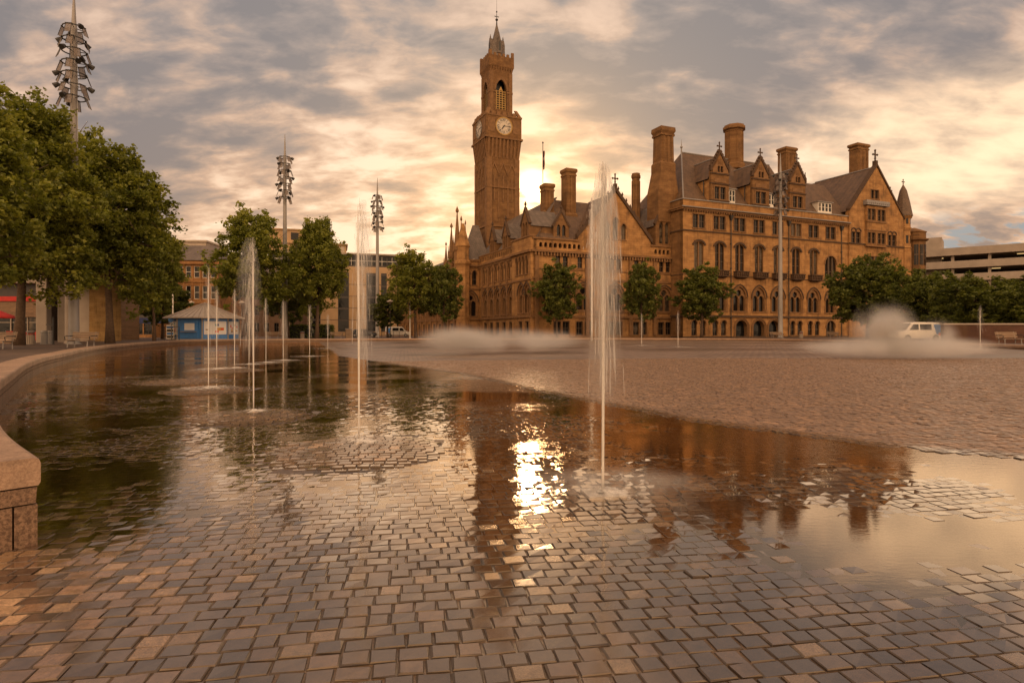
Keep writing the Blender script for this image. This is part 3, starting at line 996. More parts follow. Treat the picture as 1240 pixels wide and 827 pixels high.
# balconies
for k in range(1, 7):
    u = cols[k]
    m2 = MB()
    m2.loft([[(-0.7, -0.02, 9.75 - 9.9), (0.7, -0.02, -0.15), (0.7, -0.25, -0.15), (-0.7, -0.25, -0.15)],
             [(-1.25, -0.02, 0.12), (1.25, -0.02, 0.12), (1.25, -0.75, 0.12), (-1.25, -0.75, 0.12)]], 0)
    m2.box(-1.3, 1.3, -0.8, 0.0, 0.122, 0.26, 0)
    for i in range(7):
        x = -1.2 + i * 0.4
        m2.loft([[(x - 0.07, -0.74, 0.26), (x + 0.07, -0.74, 0.26), (x + 0.07, -0.60, 0.26), (x - 0.07, -0.60, 0.26)],
                 [(x - 0.13, -0.82, 0.55), (x + 0.13, -0.82, 0.55), (x + 0.13, -0.64, 0.55), (x - 0.13, -0.64, 0.55)],
                 [(x - 0.07, -0.84, 0.95), (x + 0.07, -0.84, 0.95), (x + 0.07, -0.72, 0.95), (x - 0.07, -0.72, 0.95)]], 0)
    for s in (-1, 1):
        m2.box(s * 1.22 - 0.08, s * 1.22 + 0.08, -0.66, 0, 0.26, 0.95, 0)
    m2.box(-1.38, 1.38, -0.92, -0.66, 0.952, 1.10, 0)
    m2.box(-1.38, -1.1, -0.658, 0, 0.952, 1.10, 0)
    m2.box(1.1, 1.38, -0.658, 0, 0.952, 1.10, 0)
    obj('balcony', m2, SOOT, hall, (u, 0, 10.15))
# rainwater pipes
for u in (U_(884.5, 0), U_(954.5, 0), 35.4):
    m2 = MB()
    m2.lathe(0, -0.16, [(0.075, 0.0), (0.075, 19.6)], 8)
    m2.loft([[(-0.12, -0.30, 19.4), (0.12, -0.30, 19.4), (0.12, -0.02, 19.4), (-0.12, -0.02, 19.4)],
             [(-0.36, -0.46, 20.2), (0.36, -0.46, 20.2), (0.36, -0.02, 20.2), (-0.36, -0.02, 20.2)]], 0)
    for z in (3.4, 7.5, 11.5, 15.5):
        m2.box(-0.13, 0.13, -0.26, -0.01, z, z + 0.12)
    obj('rainwater_pipe', m2, IRON, hall, (u, 0, 0.1))
# roof: hipped at the left, ridge along the wing
def roofpoly(mbx, faces):
    for f in faces:
        mbx.quad(f)
mb = MB()
RZ = 32.3
e0, e1 = 0.45, 15.55
roofpoly(mb, [[(0.45, e0, 22.0), (WU + 1, e0, 22.0), (WU + 1, 5.8, 29.2), (26.5, 5.8, 29.2), (26.5, 8, RZ), (6.2, 8, RZ)],
              [(26.5, 5.8, 29.2), (26.5, 8, RZ), (26.5, 10.2, 29.2)],
              [(0.45, e1, 22.0), (6.2, 8, RZ), (26.5, 8, RZ), (26.5, 10.2, 29.2), (WU + 1, 10.2, 29.2), (WU + 1, e1, 22.0)],
              [(26.5, 5.8, 29.2), (WU + 1, 5.8, 29.2), (WU + 1, 10.2, 29.2), (26.5, 10.2, 29.2)],
              [(0.45, e0, 22.0), (6.2, 8, RZ), (0.45, e1, 22.0)]])
wr = obj('wing_roof', mb, SLATE, hall)
mb = MB()
mb.tube([(6.2, 8, RZ + 0.05), (26.5, 8, RZ + 0.05)], 0.14, 6)
mb.tube([(0.45, e0, 22.05), (6.2, 8, RZ + 0.05)], 0.12, 6)
mb.lathe(6.2, 8, [(0.14, RZ), (0.10, RZ + 0.7), (0.22, RZ + 0.9), (0.22, RZ + 1.05), (0.07, RZ + 1.15), (0.02, RZ + 2.3)], 8)
obj('ridge', mb, LEAD, wr)

def cross_finial(mbx, x, y, z, s=1.0, mi=0):
    mbx.box(x - 0.07 * s, x + 0.07 * s, y - 0.07 * s, y + 0.07 * s, z, z + 1.5 * s, mi)
    mbx.box(x - 0.42 * s, x + 0.42 * s, y - 0.06 * s, y + 0.06 * s, z + 0.85 * s, z + 1.02 * s, mi)
    for dx_, dz_ in ((-0.42, 0.93), (0.42, 0.93), (0, 1.52), (0, 0.42)):
        mbx.lathe(x + dx_ * s, y, [(0.02, z + (dz_ - 0.17) * s), (0.17 * s, z + dz_ * s), (0.02, z + (dz_ + 0.17) * s)], 6, mi)

def big_dormer(uc, half=1.85, top=26.9, apex=30.1):
    """stone dormer rising flush from the wing front with a crocketed gable"""
    d = MB()
    ho = [rect(-1.15, 1.15, 22.75 - 22.2, 24.75 - 22.2)]
    sh = top - 22.2
    ap = apex - 22.2
    gp = [(-half, 0), (-half, sh), (-half * 0.92, sh + 0.05), (-half * 0.92, sh + 0.9), (-half * 0.55, sh + 1.15), (-half * 0.5, sh + 1.9),
          (-0.42, sh + 2.3), (-0.3, ap), (0.3, ap), (0.42, sh + 2.3), (half * 0.5, sh + 1.9), (half * 0.55, sh + 1.15), (half * 0.92, sh + 0.9), (half * 0.92, sh + 0.05), (half, sh), (half, 0)]
    gp = [(-half, 0), (-half, sh), (-half * 0.95, sh + 0.5), (0, ap), (half * 0.95, sh + 0.5), (half, sh), (half, 0)]
    h2 = [rect(-0.62, -0.08, sh + 0.2, sh + 1.2), rect(0.08, 0.62, sh + 0.2, sh + 1.2)]
    d.panel(gp, ho + h2, -0.06, 0.5, 0, 1)
    for s in (-1, 1):
        d.quad([(s * half * 0.98, 0.0, 0), (s * half * 0.98, 7.2, 0), (s * half * 0.98, 7.2, sh - 1.0), (s * half * 0.98, 0.0, sh - 1.0)], 2)
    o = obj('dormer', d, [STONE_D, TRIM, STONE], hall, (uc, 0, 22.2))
    r = MB()
    rz, ez = ap - 0.4, sh - 0.95
    for s in (-1, 1):
        r.quad([(s * (half + 0.35), 0.35, ez), (s * (half + 0.35), 9, ez), (0, 9, rz), (0, 0.35, rz)])
    obj('roof', r, SLATE, o)
    f = MB()
    f.tube([(0, 0.4, rz + 0.04), (0, 6.6, rz + 0.04)], 0.11, 6)
    obj('ridge', f, LEAD, o)
    for z in (0.22, 2.95, sh - 0.15):
        t = MB()
        t.box(-half - 0.1, half + 0.1, -0.2, 0.2, z, z + 0.18, 0)
        obj('string_course', t, SOOT, o)
    # raking gable coping with crockets
    n = 6
    for s in (-1, 1):
        t = MB()
        x0, z0, x1, z1 = s * half * 1.02, sh + 0.45, 0.0, ap + 0.15
        t.band([(x0, z0), (x1, z1)], [(x0 * 1.08, z0 + 0.28), (x1, z1 + 0.45)], -0.14, 0.35, 0)
        for i in range(n):
            q = (i + 0.6) / n
            xx, zz = x0 + (x1 - x0) * q + s * 0.12, z0 + (z1 - z0) * q + 0.4
            t.lathe(xx + s * 0.06, 0.1, [(0.05, zz - 0.3), (0.27, zz), (0.2, zz + 0.16), (0.03, zz + 0.42)], 6, 0)
        t.box(s * half - 0.16, s * half + 0.16, -0.2, 0.22, sh + 0.35, sh + 1.2, 0)
        t.lathe(s * half, 0.0, [(0.2, sh + 1.2), (0.14, sh + 1.35), (0.05, sh + 1.9), (0.12, sh + 2.0), (0.01, sh + 2.25)], 6, 0)
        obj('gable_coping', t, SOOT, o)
    t = MB()
    cross_finial(t, 0, 0.1, ap + 0.35, 1.0)
    obj('cross_finial', t, SOOT, o)
    cp_ = MB()
    for s in (-1, 1):
        cp_.prism([(s * half * 0.30, sh + 0.1), (s * half * 0.86, sh + 0.1), (s * half * 0.86, sh + 0.6), (s * half * 0.30, sh + 1.9)], -0.14, -0.062)
    cp_.box(-1.2, 1.2, -0.13, -0.062, 3.25, 3.9)
    obj('carved_panel', cp_, TRIM, o)
    window(win_mullioned, 0, 0.55, -0.06, args=(2.3, 2.0), name='window', parent=o)
    for k in (-0.35, 0.35):
        window(win_mullioned, k, sh + 0.2, -0.06, args=(0.54, 1.0, 1, 0), name='window', parent=o)
    p = MB()
    p.tube([(-half - 0.18, -0.1 + 1.6, 0.1), (-half - 0.18, 1.5, sh - 1.1)], 0.08, 6)
    obj('downpipe', p, IRON, o)
    return o
for a, b in ((861.5, 881.8), (911.8, 930.4), (957.3, 974)):
    big_dormer((U_(a, 0) + U_(b, 0)) / 2)
def small_dormer(u, yp, w, h, z, lights=2):
    d = MB()
    d.box(-w / 2, w / 2, 0.02, 3.0, -0.4, h, 0)
    d.box(-w / 2 - 0.2, w / 2 + 0.2, -0.25, 3.4, h + 0.002, h + 0.14, 1)
    o = obj('white_dormer', d, [WHITEP, LEAD], hall, (u, yp, z))
    lw = w / lights
    for i in range(lights):
        g = MB()
        x = -w / 2 + (i + 0.5) * lw
        g.box(x - lw * 0.33, x + lw * 0.33, -0.005, 0.018, 0.2, h - 0.2, 0)
        g.box(x - lw * 0.33, x + lw * 0.33, -0.03, -0.006, h * 0.5 - 0.03, h * 0.5 + 0.03, 1)
        obj('window', g, [GLASS, WHITEP], o)
small_dormer(U_(886.5, 0.7), 0.7, 1.3, 2.1, 22.7)
small_dormer(U_(934, 0.7), 0.7, 1.3, 1.9, 22.9)
small_dormer(U_(999, 0.8), 0.8, 3.4, 1.75, 22.75, 4)
for pxx in (840, 848):
    m2 = MB()
    m2.box(-0.45, 0.45, 0, 0.1, 0, 1.1, 0, 0)
    sk = obj('skylight', m2, GLASS, hall, (U_(pxx, 1.6), 1.55, 23.2))
    sk.rotation_euler = (R(-36), 0, 0)

def chimney(u, yp, w, d, z0, z1, oct_=False, pots=True, wide=1.0):
    c = MB()
    if oct_:
        k = 1 / math.cos(PI / 8)
        pr = [(w * 0.62, z0), (w * 0.62, z0 + 0.9), (w * 0.5, z0 + 1.15), (w * 0.5, z1 - 1.2), (w * 0.53, z1 - 1.18), (w * 0.53, z1 - 0.95), (w * 0.64, z1 - 0.75), (w * 0.64, z1 - 0.35), (w * 0.56, z1 - 0.2), (w * 0.56, z1)]
        c.lathe(0, 0, [(r * k, z) for r, z in pr], 8, 0, PI / 8)
        for i in range(8):
            a = PI / 8 + i * PI / 4
            c.lathe(w * 0.5 * k * math.cos(a), w * 0.5 * k * math.sin(a), [(0.13, z0 + 1.0), (0.13, z1 - 1.25)], 6)
    else:
        def rg(f, z):
            return [(-w / 2 * f, -d / 2 * f, z), (w / 2 * f, -d / 2 * f, z), (w / 2 * f, d / 2 * f, z), (-w / 2 * f, d / 2 * f, z)]
        c.loft([rg(1.22, z0), rg(1.22, z0 + 0.8), rg(1.0, z0 + 1.1), rg(1.0, z1 - 1.25), rg(1.1, z1 - 1.2), rg(1.1, z1 - 0.95), rg(1.0, z1 - 0.93), rg(1.0, z1 - 0.75), rg(1.2, z1 - 0.5), rg(1.2, z1 - 0.15), rg(1.05, z1)])
        for s in (-1, 0, 1):
            c.box(s * w * 0.36 - 0.13, s * w * 0.36 + 0.13, -d / 2 - 0.1, d / 2 + 0.1, z0 + 1.1, z1 - 1.25)
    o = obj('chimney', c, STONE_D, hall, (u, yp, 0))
    return o
# big chimney on the left end of the wing, with sloped shoulders
c = MB()
def rg(w, d, z, x=0.0):
    return [(x - w / 2, -d / 2, z), (x + w / 2, -d / 2, z), (x + w / 2, d / 2, z), (x - w / 2, d / 2, z)]
c.loft([rg(4.0, 3.0, 19.0, 0.1), rg(4.0, 3.0, 23.8, 0.1), rg(2.9, 2.6, 27.2, 0.2), rg(2.9, 2.6, 28.6, 0.2), rg(2.5, 2.3, 28.9, 0.2), rg(2.35, 2.2, 33.0, 0.2), rg(2.7, 2.5, 33.1, 0.2), rg(2.7, 2.5, 33.4, 0.2), rg(2.45, 2.3, 33.45, 0.2), rg(2.9, 2.7, 33.9, 0.2), rg(2.8, 2.6, 34.5, 0.2)])
for s in (-0.6, 0.2, 1.0):
    c.box(s - 0.13, s + 0.13, -1.25, 1.25, 28.9, 33.0)
obj('chimney', c, STONE_D, hall, (U_(802, 4.5), 4.5, 0))
chimney(U_(889, 8), 8, 2.95, 2.95, 30.5, ZH(153, U_(889, 8), 8), True)
chimney(U_(953, 9), 9, 2.6, 2.0, 28.6, ZH(180, U_(953, 9), 9), False)

# ---- the gabled end block at the right ------------------------------------------
GU0, GU1, GC = WU, 52.0, 44.4
GA = 32.0
gp = [(GU0, 0), (GU0, 23.4), (GC - 6.9, 23.6), (GC, GA), (GU1, 22.9), (GU1, 0)]
H2 = []
def gw(px0, px1, py0, py1, kind=win_mullioned, name='mullioned_window', tr=1):
    yp = -0.3
    u0, u1 = U_(px0, yp), U_(px1, yp)
    um = (u0 + u1) / 2
    z1, z0 = ZH(py0, um, yp), ZH(py1, um, yp)
    ww, hh = round((u1 - u0) * 0.94, 2), round(z1 - z0, 2)
    H2.append(rect(um - ww / 2, um + ww / 2, z0, z0 + hh))
    window(kind, um, z0, yp, args=(ww, hh, 2, tr), name=name)
    return um, z0, ww, hh
gw(1054.5, 1064.5, 230.5, 241, tr=0)
sidew = [gw(1030.5, 1042.5, 281, 294.5), gw(1075, 1085.5, 285, 298)]
gw(1049, 1069.5, 311, 322)
gw(1033, 1046, 330, 352)
gw(1056, 1070, 330, 352)
mb = MB()
mb.panel(gp, H2, -0.3, 0.5, 0, 1)
obj('gable_wall', mb, [STONE, TRIM], hall)
# shallow oriel over two storeys
ou0, ou1 = U_(1047.5, -0.3), U_(1070.5, -0.3)
oc, ow = (ou0 + ou1) / 2, (ou1 - ou0)
zb, zt = ZH(299, oc, 0), ZH(251, oc, 0)
m2 = MB()
oh = []
for py0, py1 in ((253.5, 267), (282, 295)):
    za, zz = ZH(py1, oc, -1) - zb, ZH(py0, oc, -1) - zb
    oh += [rect(-ow * 0.46, -ow * 0.06, za, zz), rect(ow * 0.06, ow * 0.46, za, zz)]
m2.panel(rect(-ow / 2, ow / 2, 0, zt - zb), oh, -0.7, -0.25, 0, 1)
for s in (-1, 1):
    m2.box(s * ow / 2 - 0.01, s * ow / 2 + 0.01, -0.69, -0.3, 0.01, zt - zb - 0.01, 0)
for z in (0.0, ZH(270, oc, 0) - zb, ZH(280, oc, 0) - zb):
    m2.box(-ow / 2 - 0.12, ow / 2 + 0.12, -0.86, -0.31, z - 0.12, z + 0.1, 1)
ori = obj('oriel', m2, [STONE, TRIM], hall, (oc, 0, zb))
for h in oh:
    window(win_mullioned, (h[0][0] + h[2][0]) / 2, h[0][1], -0.7, args=(round(ow * 0.4, 2), round(h[1][1] - h[0][1], 2), 2, 1), name='window', parent=ori)
m2 = MB()
cz = zt - zb
m2.box(-ow / 2 - 0.5, ow / 2 + 0.5, -1.1, -0.31, cz + 0.1, cz + 0.95)
for i in range(12):
    x = -ow / 2 - 0.4 + i * (ow + 0.8) / 11
    m2.lathe(x, -1.06, [(0.05, cz + 0.2), (0.17, cz + 0.5), (0.05, cz + 0.85)], 6)
obj('carved_canopy', m2, LEAD, ori)
mb = MB()
yy = -0.3
mb.box(GU0 - 0.1, GU1 + 0.15, yy - 0.18, yy - 0.002, 17.25, 17.5)
mb.box(GU0 - 0.1, GU1 + 0.15, yy - 0.2, yy - 0.002, 3.7, 4.0)
for um, z0, ww, hh in sidew:
    for s in (-1, 1):
        a = arc_pts(um + s * ww / 4, ww / 2, z0 + hh + 0.1, ww / 4 * 0.8, 5)
        b2 = arc_pts(um + s * ww / 4, ww / 2 + 0.3, z0 + hh + 0.1, ww / 4 * 0.8 + 0.2, 5)
        mb.band(a, b2, yy - 0.14, yy - 0.003)
obj('string_course', mb, SOOT, hall)
mb = MB()
for (x0, z0), (x1, z1) in (((GC - 7.3, 23.3), (GC, GA + 0.1)), ((GU1 + 0.2, 22.7), (GC, GA + 0.1))):
    mb.band([(x0, z0), (x1, z1)], [(x0, z0 + 0.45), (x1, z1 + 0.5)], -0.5, 0.35, 0)
    obj('gable_coping', mb, SOOT, hall)
    mb = MB()
mb.box(GC - 0.3, GC + 0.3, -0.4, 0.3, GA + 0.3, GA + 1.1)
cross_finial(mb, GC, -0.05, GA + 1.0, 1.35)
obj('cross_finial', mb, SOOT, hall)
mb = MB()
roofpoly(mb, [[(GC - 7.4, 0.2, 23.2), (GC, 0.2, GA - 0.1), (GC, 16, GA - 0.1), (GC - 7.4, 16, 23.2)],
              [(GU1 + 0.3, 0.2, 22.6), (GC, 0.2, GA - 0.1), (GC, 16, GA - 0.1), (GU1 + 0.3, 16, 22.6)]])
gr = obj('gable_roof', mb, SLATE, hall)
mb = MB()
mb.tube([(GC, 0.2, GA - 0.02), (GC, 13, GA - 0.02)], 0.13, 6)
obj('ridge', mb, LEAD, gr)
mb = MB()
mb.box(GU1 - 0.5, GU1 - 0.01, 0.52, 15.4, 0, 22.6)
obj('right_end_wall', mb, STONE_D, hall)
chimney(U_(1040, 6), 6, 3.1, 1.9, 29.4, ZH(175.5, U_(1040, 6), 6), False)
# turret with conical roof and the round corner bay
tu = U_(1095, 0.3)
m2 = MB()
tzb = ZH(262, tu, 0)
m2.lathe(0, 0, [(1.35, 0), (1.35, 17.2), (1.5, 17.4), (1.3, 17.6), (1.2, 20.6), (1.45, 21.2), (1.25, 21.4), (1.25, tzb - 0.6), (1.55, tzb - 0.2), (1.5, tzb)], 8)
tw = obj('turret', m2, STONE, hall, (tu, 0.5, 0))
m2 = MB()
m2.lathe(0, 0, [(1.62, tzb + 0.002), (1.15, tzb + 2.6), (0.62, tzb + 5.0), (0.06, ZH(223.5, tu, 0.3))], 12)
obj('conical_roof', m2, SLATE, tw)
m2 = MB()
zt2 = ZH(224, tu, 0.3)
cross_finial(m2, 0, 0, zt2 - 0.1, 0.75)
obj('finial', m2, SOOT, tw)
for k in range(5):
    a = PI / 8 + PI + k * PI / 4
    for z in (18.2, 21.9):
        g = MB()
        g.box(-0.22, 0.22, -0.02, 0.05, 0, 1.5)
        obj('window', g, GLASS, tw, (1.27 * math.cos(a) * 0.93, 1.27 * math.sin(a) * 0.93, z), a + PI / 2)
bu = U_(1111.5, 1.5)
m2 = MB()
bz = ZH(281, bu, 1.5)
m2.lathe(0, 0, [(2.0, 0), (2.0, bz - 2.0), (2.5, bz - 1.7), (2.5, bz - 1.45), (2.05, bz - 1.4), (2.05, bz - 0.2), (2.2, bz - 0.15), (2.2, bz), (0.2, bz + 0.9)], 12)
bay = obj('round_bay', m2, STONE_D, hall, (bu, 2.3, 0))
for k in range(5):
    a = PI + PI / 12 + k * PI / 6 + PI / 12 * 2
    for z in (bz - 6.6, bz - 11.5):
        g = MB()
        g.box(-0.36, 0.36, -0.05, 0.05, 0, 4.0)
        wo_ = obj('window', g, GLASS, bay, (1.97 * math.cos(a), 1.97 * math.sin(a), z), a + PI / 2)
        f = MB()
        f.box(-0.36, 0.36, -0.1, -0.052, 1.9, 2.1)
        f.box(-0.03, 0.03, -0.098, -0.053, 0, 4.0)
        obj('frame', f, TIMB, wo_)
mb = MB()
cu = U_(1078, 9)
mb.box(cu - 0.3, cu + 0.3, 8.8, 9.3, 24, ZH(236, cu, 9))
cross_finial(mb, cu, 9, ZH(237, cu, 9), 1.1)
obj('gable_cross', mb, SOOT, hall)

# ---- the older block at the left --------------------------------------------------
OY, OX = 2.98, -24.59
H3 = []
def oldwin(kind, u, z, args, kw=None, name='window', outline=None):
    H3.append(outline)
    window(kind, u, z, OY, args=args, kw=kw, name=name)
def lancet_pair(u, z, n=2, sp=1.28, w=0.82, zs=1.7):
    for i in range(n):
        x = u + (i - (n - 1) / 2) * sp
        oldwin(win_arched, x, z, (w, zs, 0.62), dict(mull=0, trans=(0.5,), hd=0.17), 'lancet_window', arch(x, z, w, z + zs, 0.62))
def tracery(u, z=4.6):
    oldwin(win_tracery, u, z, (2.6, 2.3, 1.55), None, 'traceried_window', arch(u, z, 2.6, z + 2.3, 1.55, 9))
def low_pair(u):
    for s in (-1, 1):
        x = u + s * 0.72
        oldwin(win_mullioned, x, 0.85, (1.1, 2.0, 1, 1), None, 'low_window', rect(x - 0.55, x + 0.55, 0.85, 2.85))
for u in (U_(680, OY), U_(804.8, OY), -16.2, -10.6, -6.0):
    lancet_pair(u, 10.9)
    tracery(u)
    low_pair(u)
gz0 = 14.9
gph = 6.6
goc = U_(745, OY)
mb = MB()
opening = [arch(OX + 1.2 + i * 0.8, 13.75, 0.5, 14.2, 0.25, 3) for i in range(9)] + [arch(goc + gph + 1.0 + i * 0.8, 13.75, 0.5, 14.2, 0.25, 3) for i in range(4)]
outl = [(OX, 0), (OX, gz0), (goc - gph, gz0), (goc - gph, gz0 + 0.8), (goc, 23.0), (goc + gph, gz0 + 0.8), (goc + gph, gz0), (0, gz0), (0, 0)]
gl = []
for s in (-1.5, 0, 1.5):
    gl.append(arch(goc + s, 15.6, 0.85, 17.5 + (0.9 if s == 0 else 0), 0.6))
    window(win_arched, goc + s, 15.6, OY, args=(0.85, 1.9 + (0.9 if s == 0 else 0), 0.6), kw=dict(mull=0, trans=(0.5,), hd=0.15), name='lancet_window')
mb.panel(outl, H3 + opening + gl, OY, OY + 0.55, 0, 1)
obj('front_wall', mb, [STONE, TRIM], hall)
mb = MB()
for z, h, p in ((3.6, 0.34, 0.22), (9.2, 0.26, 0.16), (13.15, 0.32, 0.42), (0.5, 0.25, 0.14), (4.35, 0.14, 0.12), (10.6, 0.14, 0.1)):
    mb.box(OX - p, -0.05, OY - p, OY + 0.04, z - h / 2, z + h / 2)
for i in range(48):
    u = OX + 0.1 + i * 0.51
    mb.box(u, u + 0.24, OY - 0.34, OY + 0.04, 12.5, 12.98)
mb.box(OX - 0.25, goc - gph, OY - 0.2, OY + 0.6, gz0 + 0.003, gz0 + 0.22)
mb.box(goc + gph, -0.05, OY - 0.2, OY + 0.6, gz0 + 0.003, gz0 + 0.22)
for u in (OX + 0.5, -20.6 + 5.0, -12.8 + 5, -8.4 + 5.2):
    mb.box(u - 0.3, u + 0.3, OY - 0.25, OY - 0.003, 0.7, 12.4)
obj('string_course', mb, TRIM, hall)
for s in (-1, 1):
    mb = MB()
    mb.band([(goc + s * (gph + 0.2), gz0 + 0.5), (goc, 23.05)], [(goc + s * (gph + 0.3), gz0 + 1.1), (goc, 23.7)], OY - 0.25, OY + 0.4, 0)
    n = 9
    for i in range(n):
        q = (i + 0.5) / n
        mb.lathe(goc + s * gph * (1 - q) + s * 0.2, OY, [(0.03, gz0 + 0.9 + q * 7.8), (0.2, gz0 + 1.2 + q * 7.8), (0.03, gz0 + 1.6 + q * 7.8)], 6)
    obj('gable_coping', mb, SOOT, hall)
mb = MB()
mb.box(goc - 0.25, goc + 0.25, OY - 0.2, OY + 0.3, 23.4, 24.2)
cross_finial(mb, goc, OY + 0.05, 24.0, 1.1)
obj('cross_finial', mb, SOOT, hall)
def gablet(u, yp, z, w, h, rot=0.0, deep=4.0):
    """small gabled stone dormer with paired lancets and a slate roof"""
    m = MB()
    ap = h
    sh = h * 0.5
    hs = [arch(-w * 0.17, 0.35, w * 0.24, sh * 0.95, w * 0.18, 4), arch(w * 0.17, 0.35, w * 0.24, sh * 0.95, w * 0.18, 4)]
    m.panel([(-w / 2, 0), (-w / 2, sh), (0, ap), (w / 2, sh), (w / 2, 0)], hs, -0.04, 0.4, 0, 1)
    for s in (-1, 1):
        m.quad([(s * w * 0.49, 0, 0), (s * w * 0.49, deep, 0), (s * w * 0.49, deep, sh), (s * w * 0.49, 0, sh)], 0)
    o = obj('gablet', m, [STONE_D, TRIM], hall, (u, yp, z), rot)
    r = MB()
    for s in (-1, 1):
        r.quad([(s * (w / 2 + 0.25), 0.2, sh - 0.3), (s * (w / 2 + 0.25), deep, sh - 0.3), (0, deep, ap - 0.05), (0, 0.2, ap - 0.05)])
    obj('roof', r, SLATE_G, o)
    g = MB()
    for x in (-w * 0.17, w * 0.17):
        g.box(x - w * 0.12, x + w * 0.12, 0.25, 0.3, 0.35, sh + w * 0.15)
    obj('window', g, GLASS, o)
    t = MB()
    for s in (-1, 1):
        t.band([(s * w * 0.52, sh - 0.1), (0, ap)], [(s * w * 0.6, sh + 0.15), (0, ap + 0.4)], -0.15, 0.3)
    t.lathe(0, 0.05, [(0.16, ap + 0.2), (0.1, ap + 0.6), (0.22, ap + 0.8), (0.03, ap + 1.3)], 6)
    obj('coping', t, SOOT, o)
    return o
gablet(U_(805, OY), OY + 0.2, gz0 + 0.25, 3.3, ZH(247, -1.3, OY) - gz0 - 0.2, deep=6)
gablet(U_(679.5, OY + 1.5), OY + 1.5, gz0 + 0.1, 2.6, 4.3, deep=5)
# roofs of the old block
mb = MB()
OR_ = 22.6
roofpoly(mb, [[(OX + 0.6, OY + 0.6, 14.6), (0.0, OY + 0.6, 14.6), (0.0, OY + 7.5, OR_), (OX + 6.5, OY + 7.5, OR_)],
              [(OX + 6.5, OY + 7.5, OR_), (0, OY + 7.5, OR_), (0, OY + 15, 14.6), (OX + 12, OY + 15, 14.6)],
              # gable roof
              [(goc - gph, OY + 0.3, 15.4), (goc, OY + 0.3, 22.9), (goc, OY + 8, 22.9), (goc - gph, OY + 8, 15.4)],
              [(goc + gph, OY + 0.3, 15.4), (goc, OY + 0.3, 22.9), (goc, OY + 8, 22.9), (goc + gph, OY + 8, 15.4)]])
obj('old_roof', mb, SLATE, hall)
mb = MB()
mb.box(-0.6, 0.4, OY + 0.7, OY + 12, 14.6, 19.5)
mb.lathe(U_(668, OY + 7), OY + 7.5, [(0.5, 22.0), (0.4, 23.0)], 8)
obj('rear_wall', mb, STONE_D, hall)
chimney(U_(688.5, 9), 9, 1.75, 1.75, 19.2, ZH(205.5, U_(688, 9), 9), False)
chimney(U_(662.5, 9), 9, 1.6, 1.6, 19.2, ZH(223.5, U_(662, 9), 9), False)
chimney(U_(770, 9), 9, 1.15, 1.15, 19.0, ZH(210.5, U_(770, 9), 9), True)
fp = MB()
fu = U_(657.3, 11)
fp.lathe(0, 0, [(0.09, 20.0), (0.06, ZH(174, fu, 11)), (0.16, ZH(173.5, fu, 11)), (0.02, ZH(171.5, fu, 11))], 8)
fo = obj('flagpole', fp, IRON, hall, (fu, 11, 0))
fl = MB()
zt3 = ZH(183, fu, 11)
n = 10
fl.loft([[(0.06 + 0.17 * (0.6 + 0.4 * math.sin(i * 1.3)) * math.cos(2 * PI * k / 6) + 0.14, 0.2 * math.sin(2 * PI * k / 6), zt3 - i * 0.33) for k in range(6)] for i in range(n)])
obj('furled_flag', fl, simple('dark_red_flag', (0.10, 0.03, 0.02), 0.8), fo)

# ---- left facade that runs back to the tower
FY0, FY1 = 9.84, 25.6
HL = []
arcs = [11.2 + 2.78 * k for k in range(5)]
for yv in arcs:
    x = -yv
    HL.append(arch(x, 4.1, 2.1, 6.7, 1.6, 8))
    window(win_tracery, OX, 4.1, yv, LEFT, args=(2.1, 2.6, 1.6), name='traceried_window')
    HL.append(rect(x - 0.6, x + 0.6, 0.75, 2.85))
    window(win_mullioned, OX, 0.75, yv, LEFT, args=(1.2, 2.1, 1, 1), name='low_window')
    for s in (-0.68, 0.68):
        HL.append(arch(x + s, 9.7, 0.72, 11.7, 0.6, 4))
        window(win_arched, OX, 9.7, yv - s, LEFT, args=(0.72, 2.0, 0.6), kw=dict(mull=0, trans=(0.5,), hd=0.15), name='lancet_window')
HL += [arch(-FY1 + 0.8 + i * 0.8, 13.7, 0.5, 14.15, 0.25, 3) for i in range(19)]
mb = MB()
mb.panel(rect(-FY1, -FY0, 0, 14.6), HL, 0, 0.55, 0, 1)
obj('side_wall', mb, [STONE, TRIM], hall, (OX, 0, 0), LEFT)
HB = []
for k, yv in enumerate((V_(634.5, OX), V_(641.3, OX))):
    HB.append(arch(-yv, 4.1, 2.1, 6.7, 1.6, 8))
    window(win_tracery, OX - 0.45, 4.1, yv, LEFT, args=(2.1, 2.6, 1.6), name='traceried_window')
for px in (633.5, 641.5):
    yv = V_(px, OX)
    HB.append(rect(-yv - 0.6, -yv + 0.6, 0.75, 2.85))
    window(win_mullioned, OX - 0.45, 0.75, yv, LEFT, args=(1.2, 2.1, 1, 1), name='low_window')
for k in range(4):
    yv = 4.3 + k * 1.2
    HB.append(arch(-yv, 9.9, 0.75, 12.0, 0.6, 4))
    window(win_arched, OX - 0.45, 9.9, yv, LEFT, args=(0.75, 2.1, 0.6), kw=dict(mull=0, trans=(0.5,), hd=0.15), name='lancet_window')
mb = MB()
mb.panel(rect(-FY0, -OY + 0.0, 0, 15.2), HB, -0.45, 0.5, 0, 1)
obj('side_bay', mb, [STONE, TRIM], hall, (OX, 0, 0), LEFT)
mb = MB()
for z, h, p in ((3.6, 0.34, 0.22), (9.0, 0.26, 0.16), (13.1, 0.32, 0.4), (0.5, 0.25, 0.14)):
    mb.box(-FY1, -FY0, -p, 0.04, z - h / 2, z + h / 2)
    mb.box(-FY0 - p * 0.6, -OY + p * 0.6, -p - 0.45, -0.41, z - h / 2 + 0.003, z + h / 2 + 0.02)
for i in range(31):
    mb.box(-FY1 + 0.1 + i * 0.5, -FY1 + 0.33 + i * 0.5, -0.3, 0.04, 12.5, 12.93)
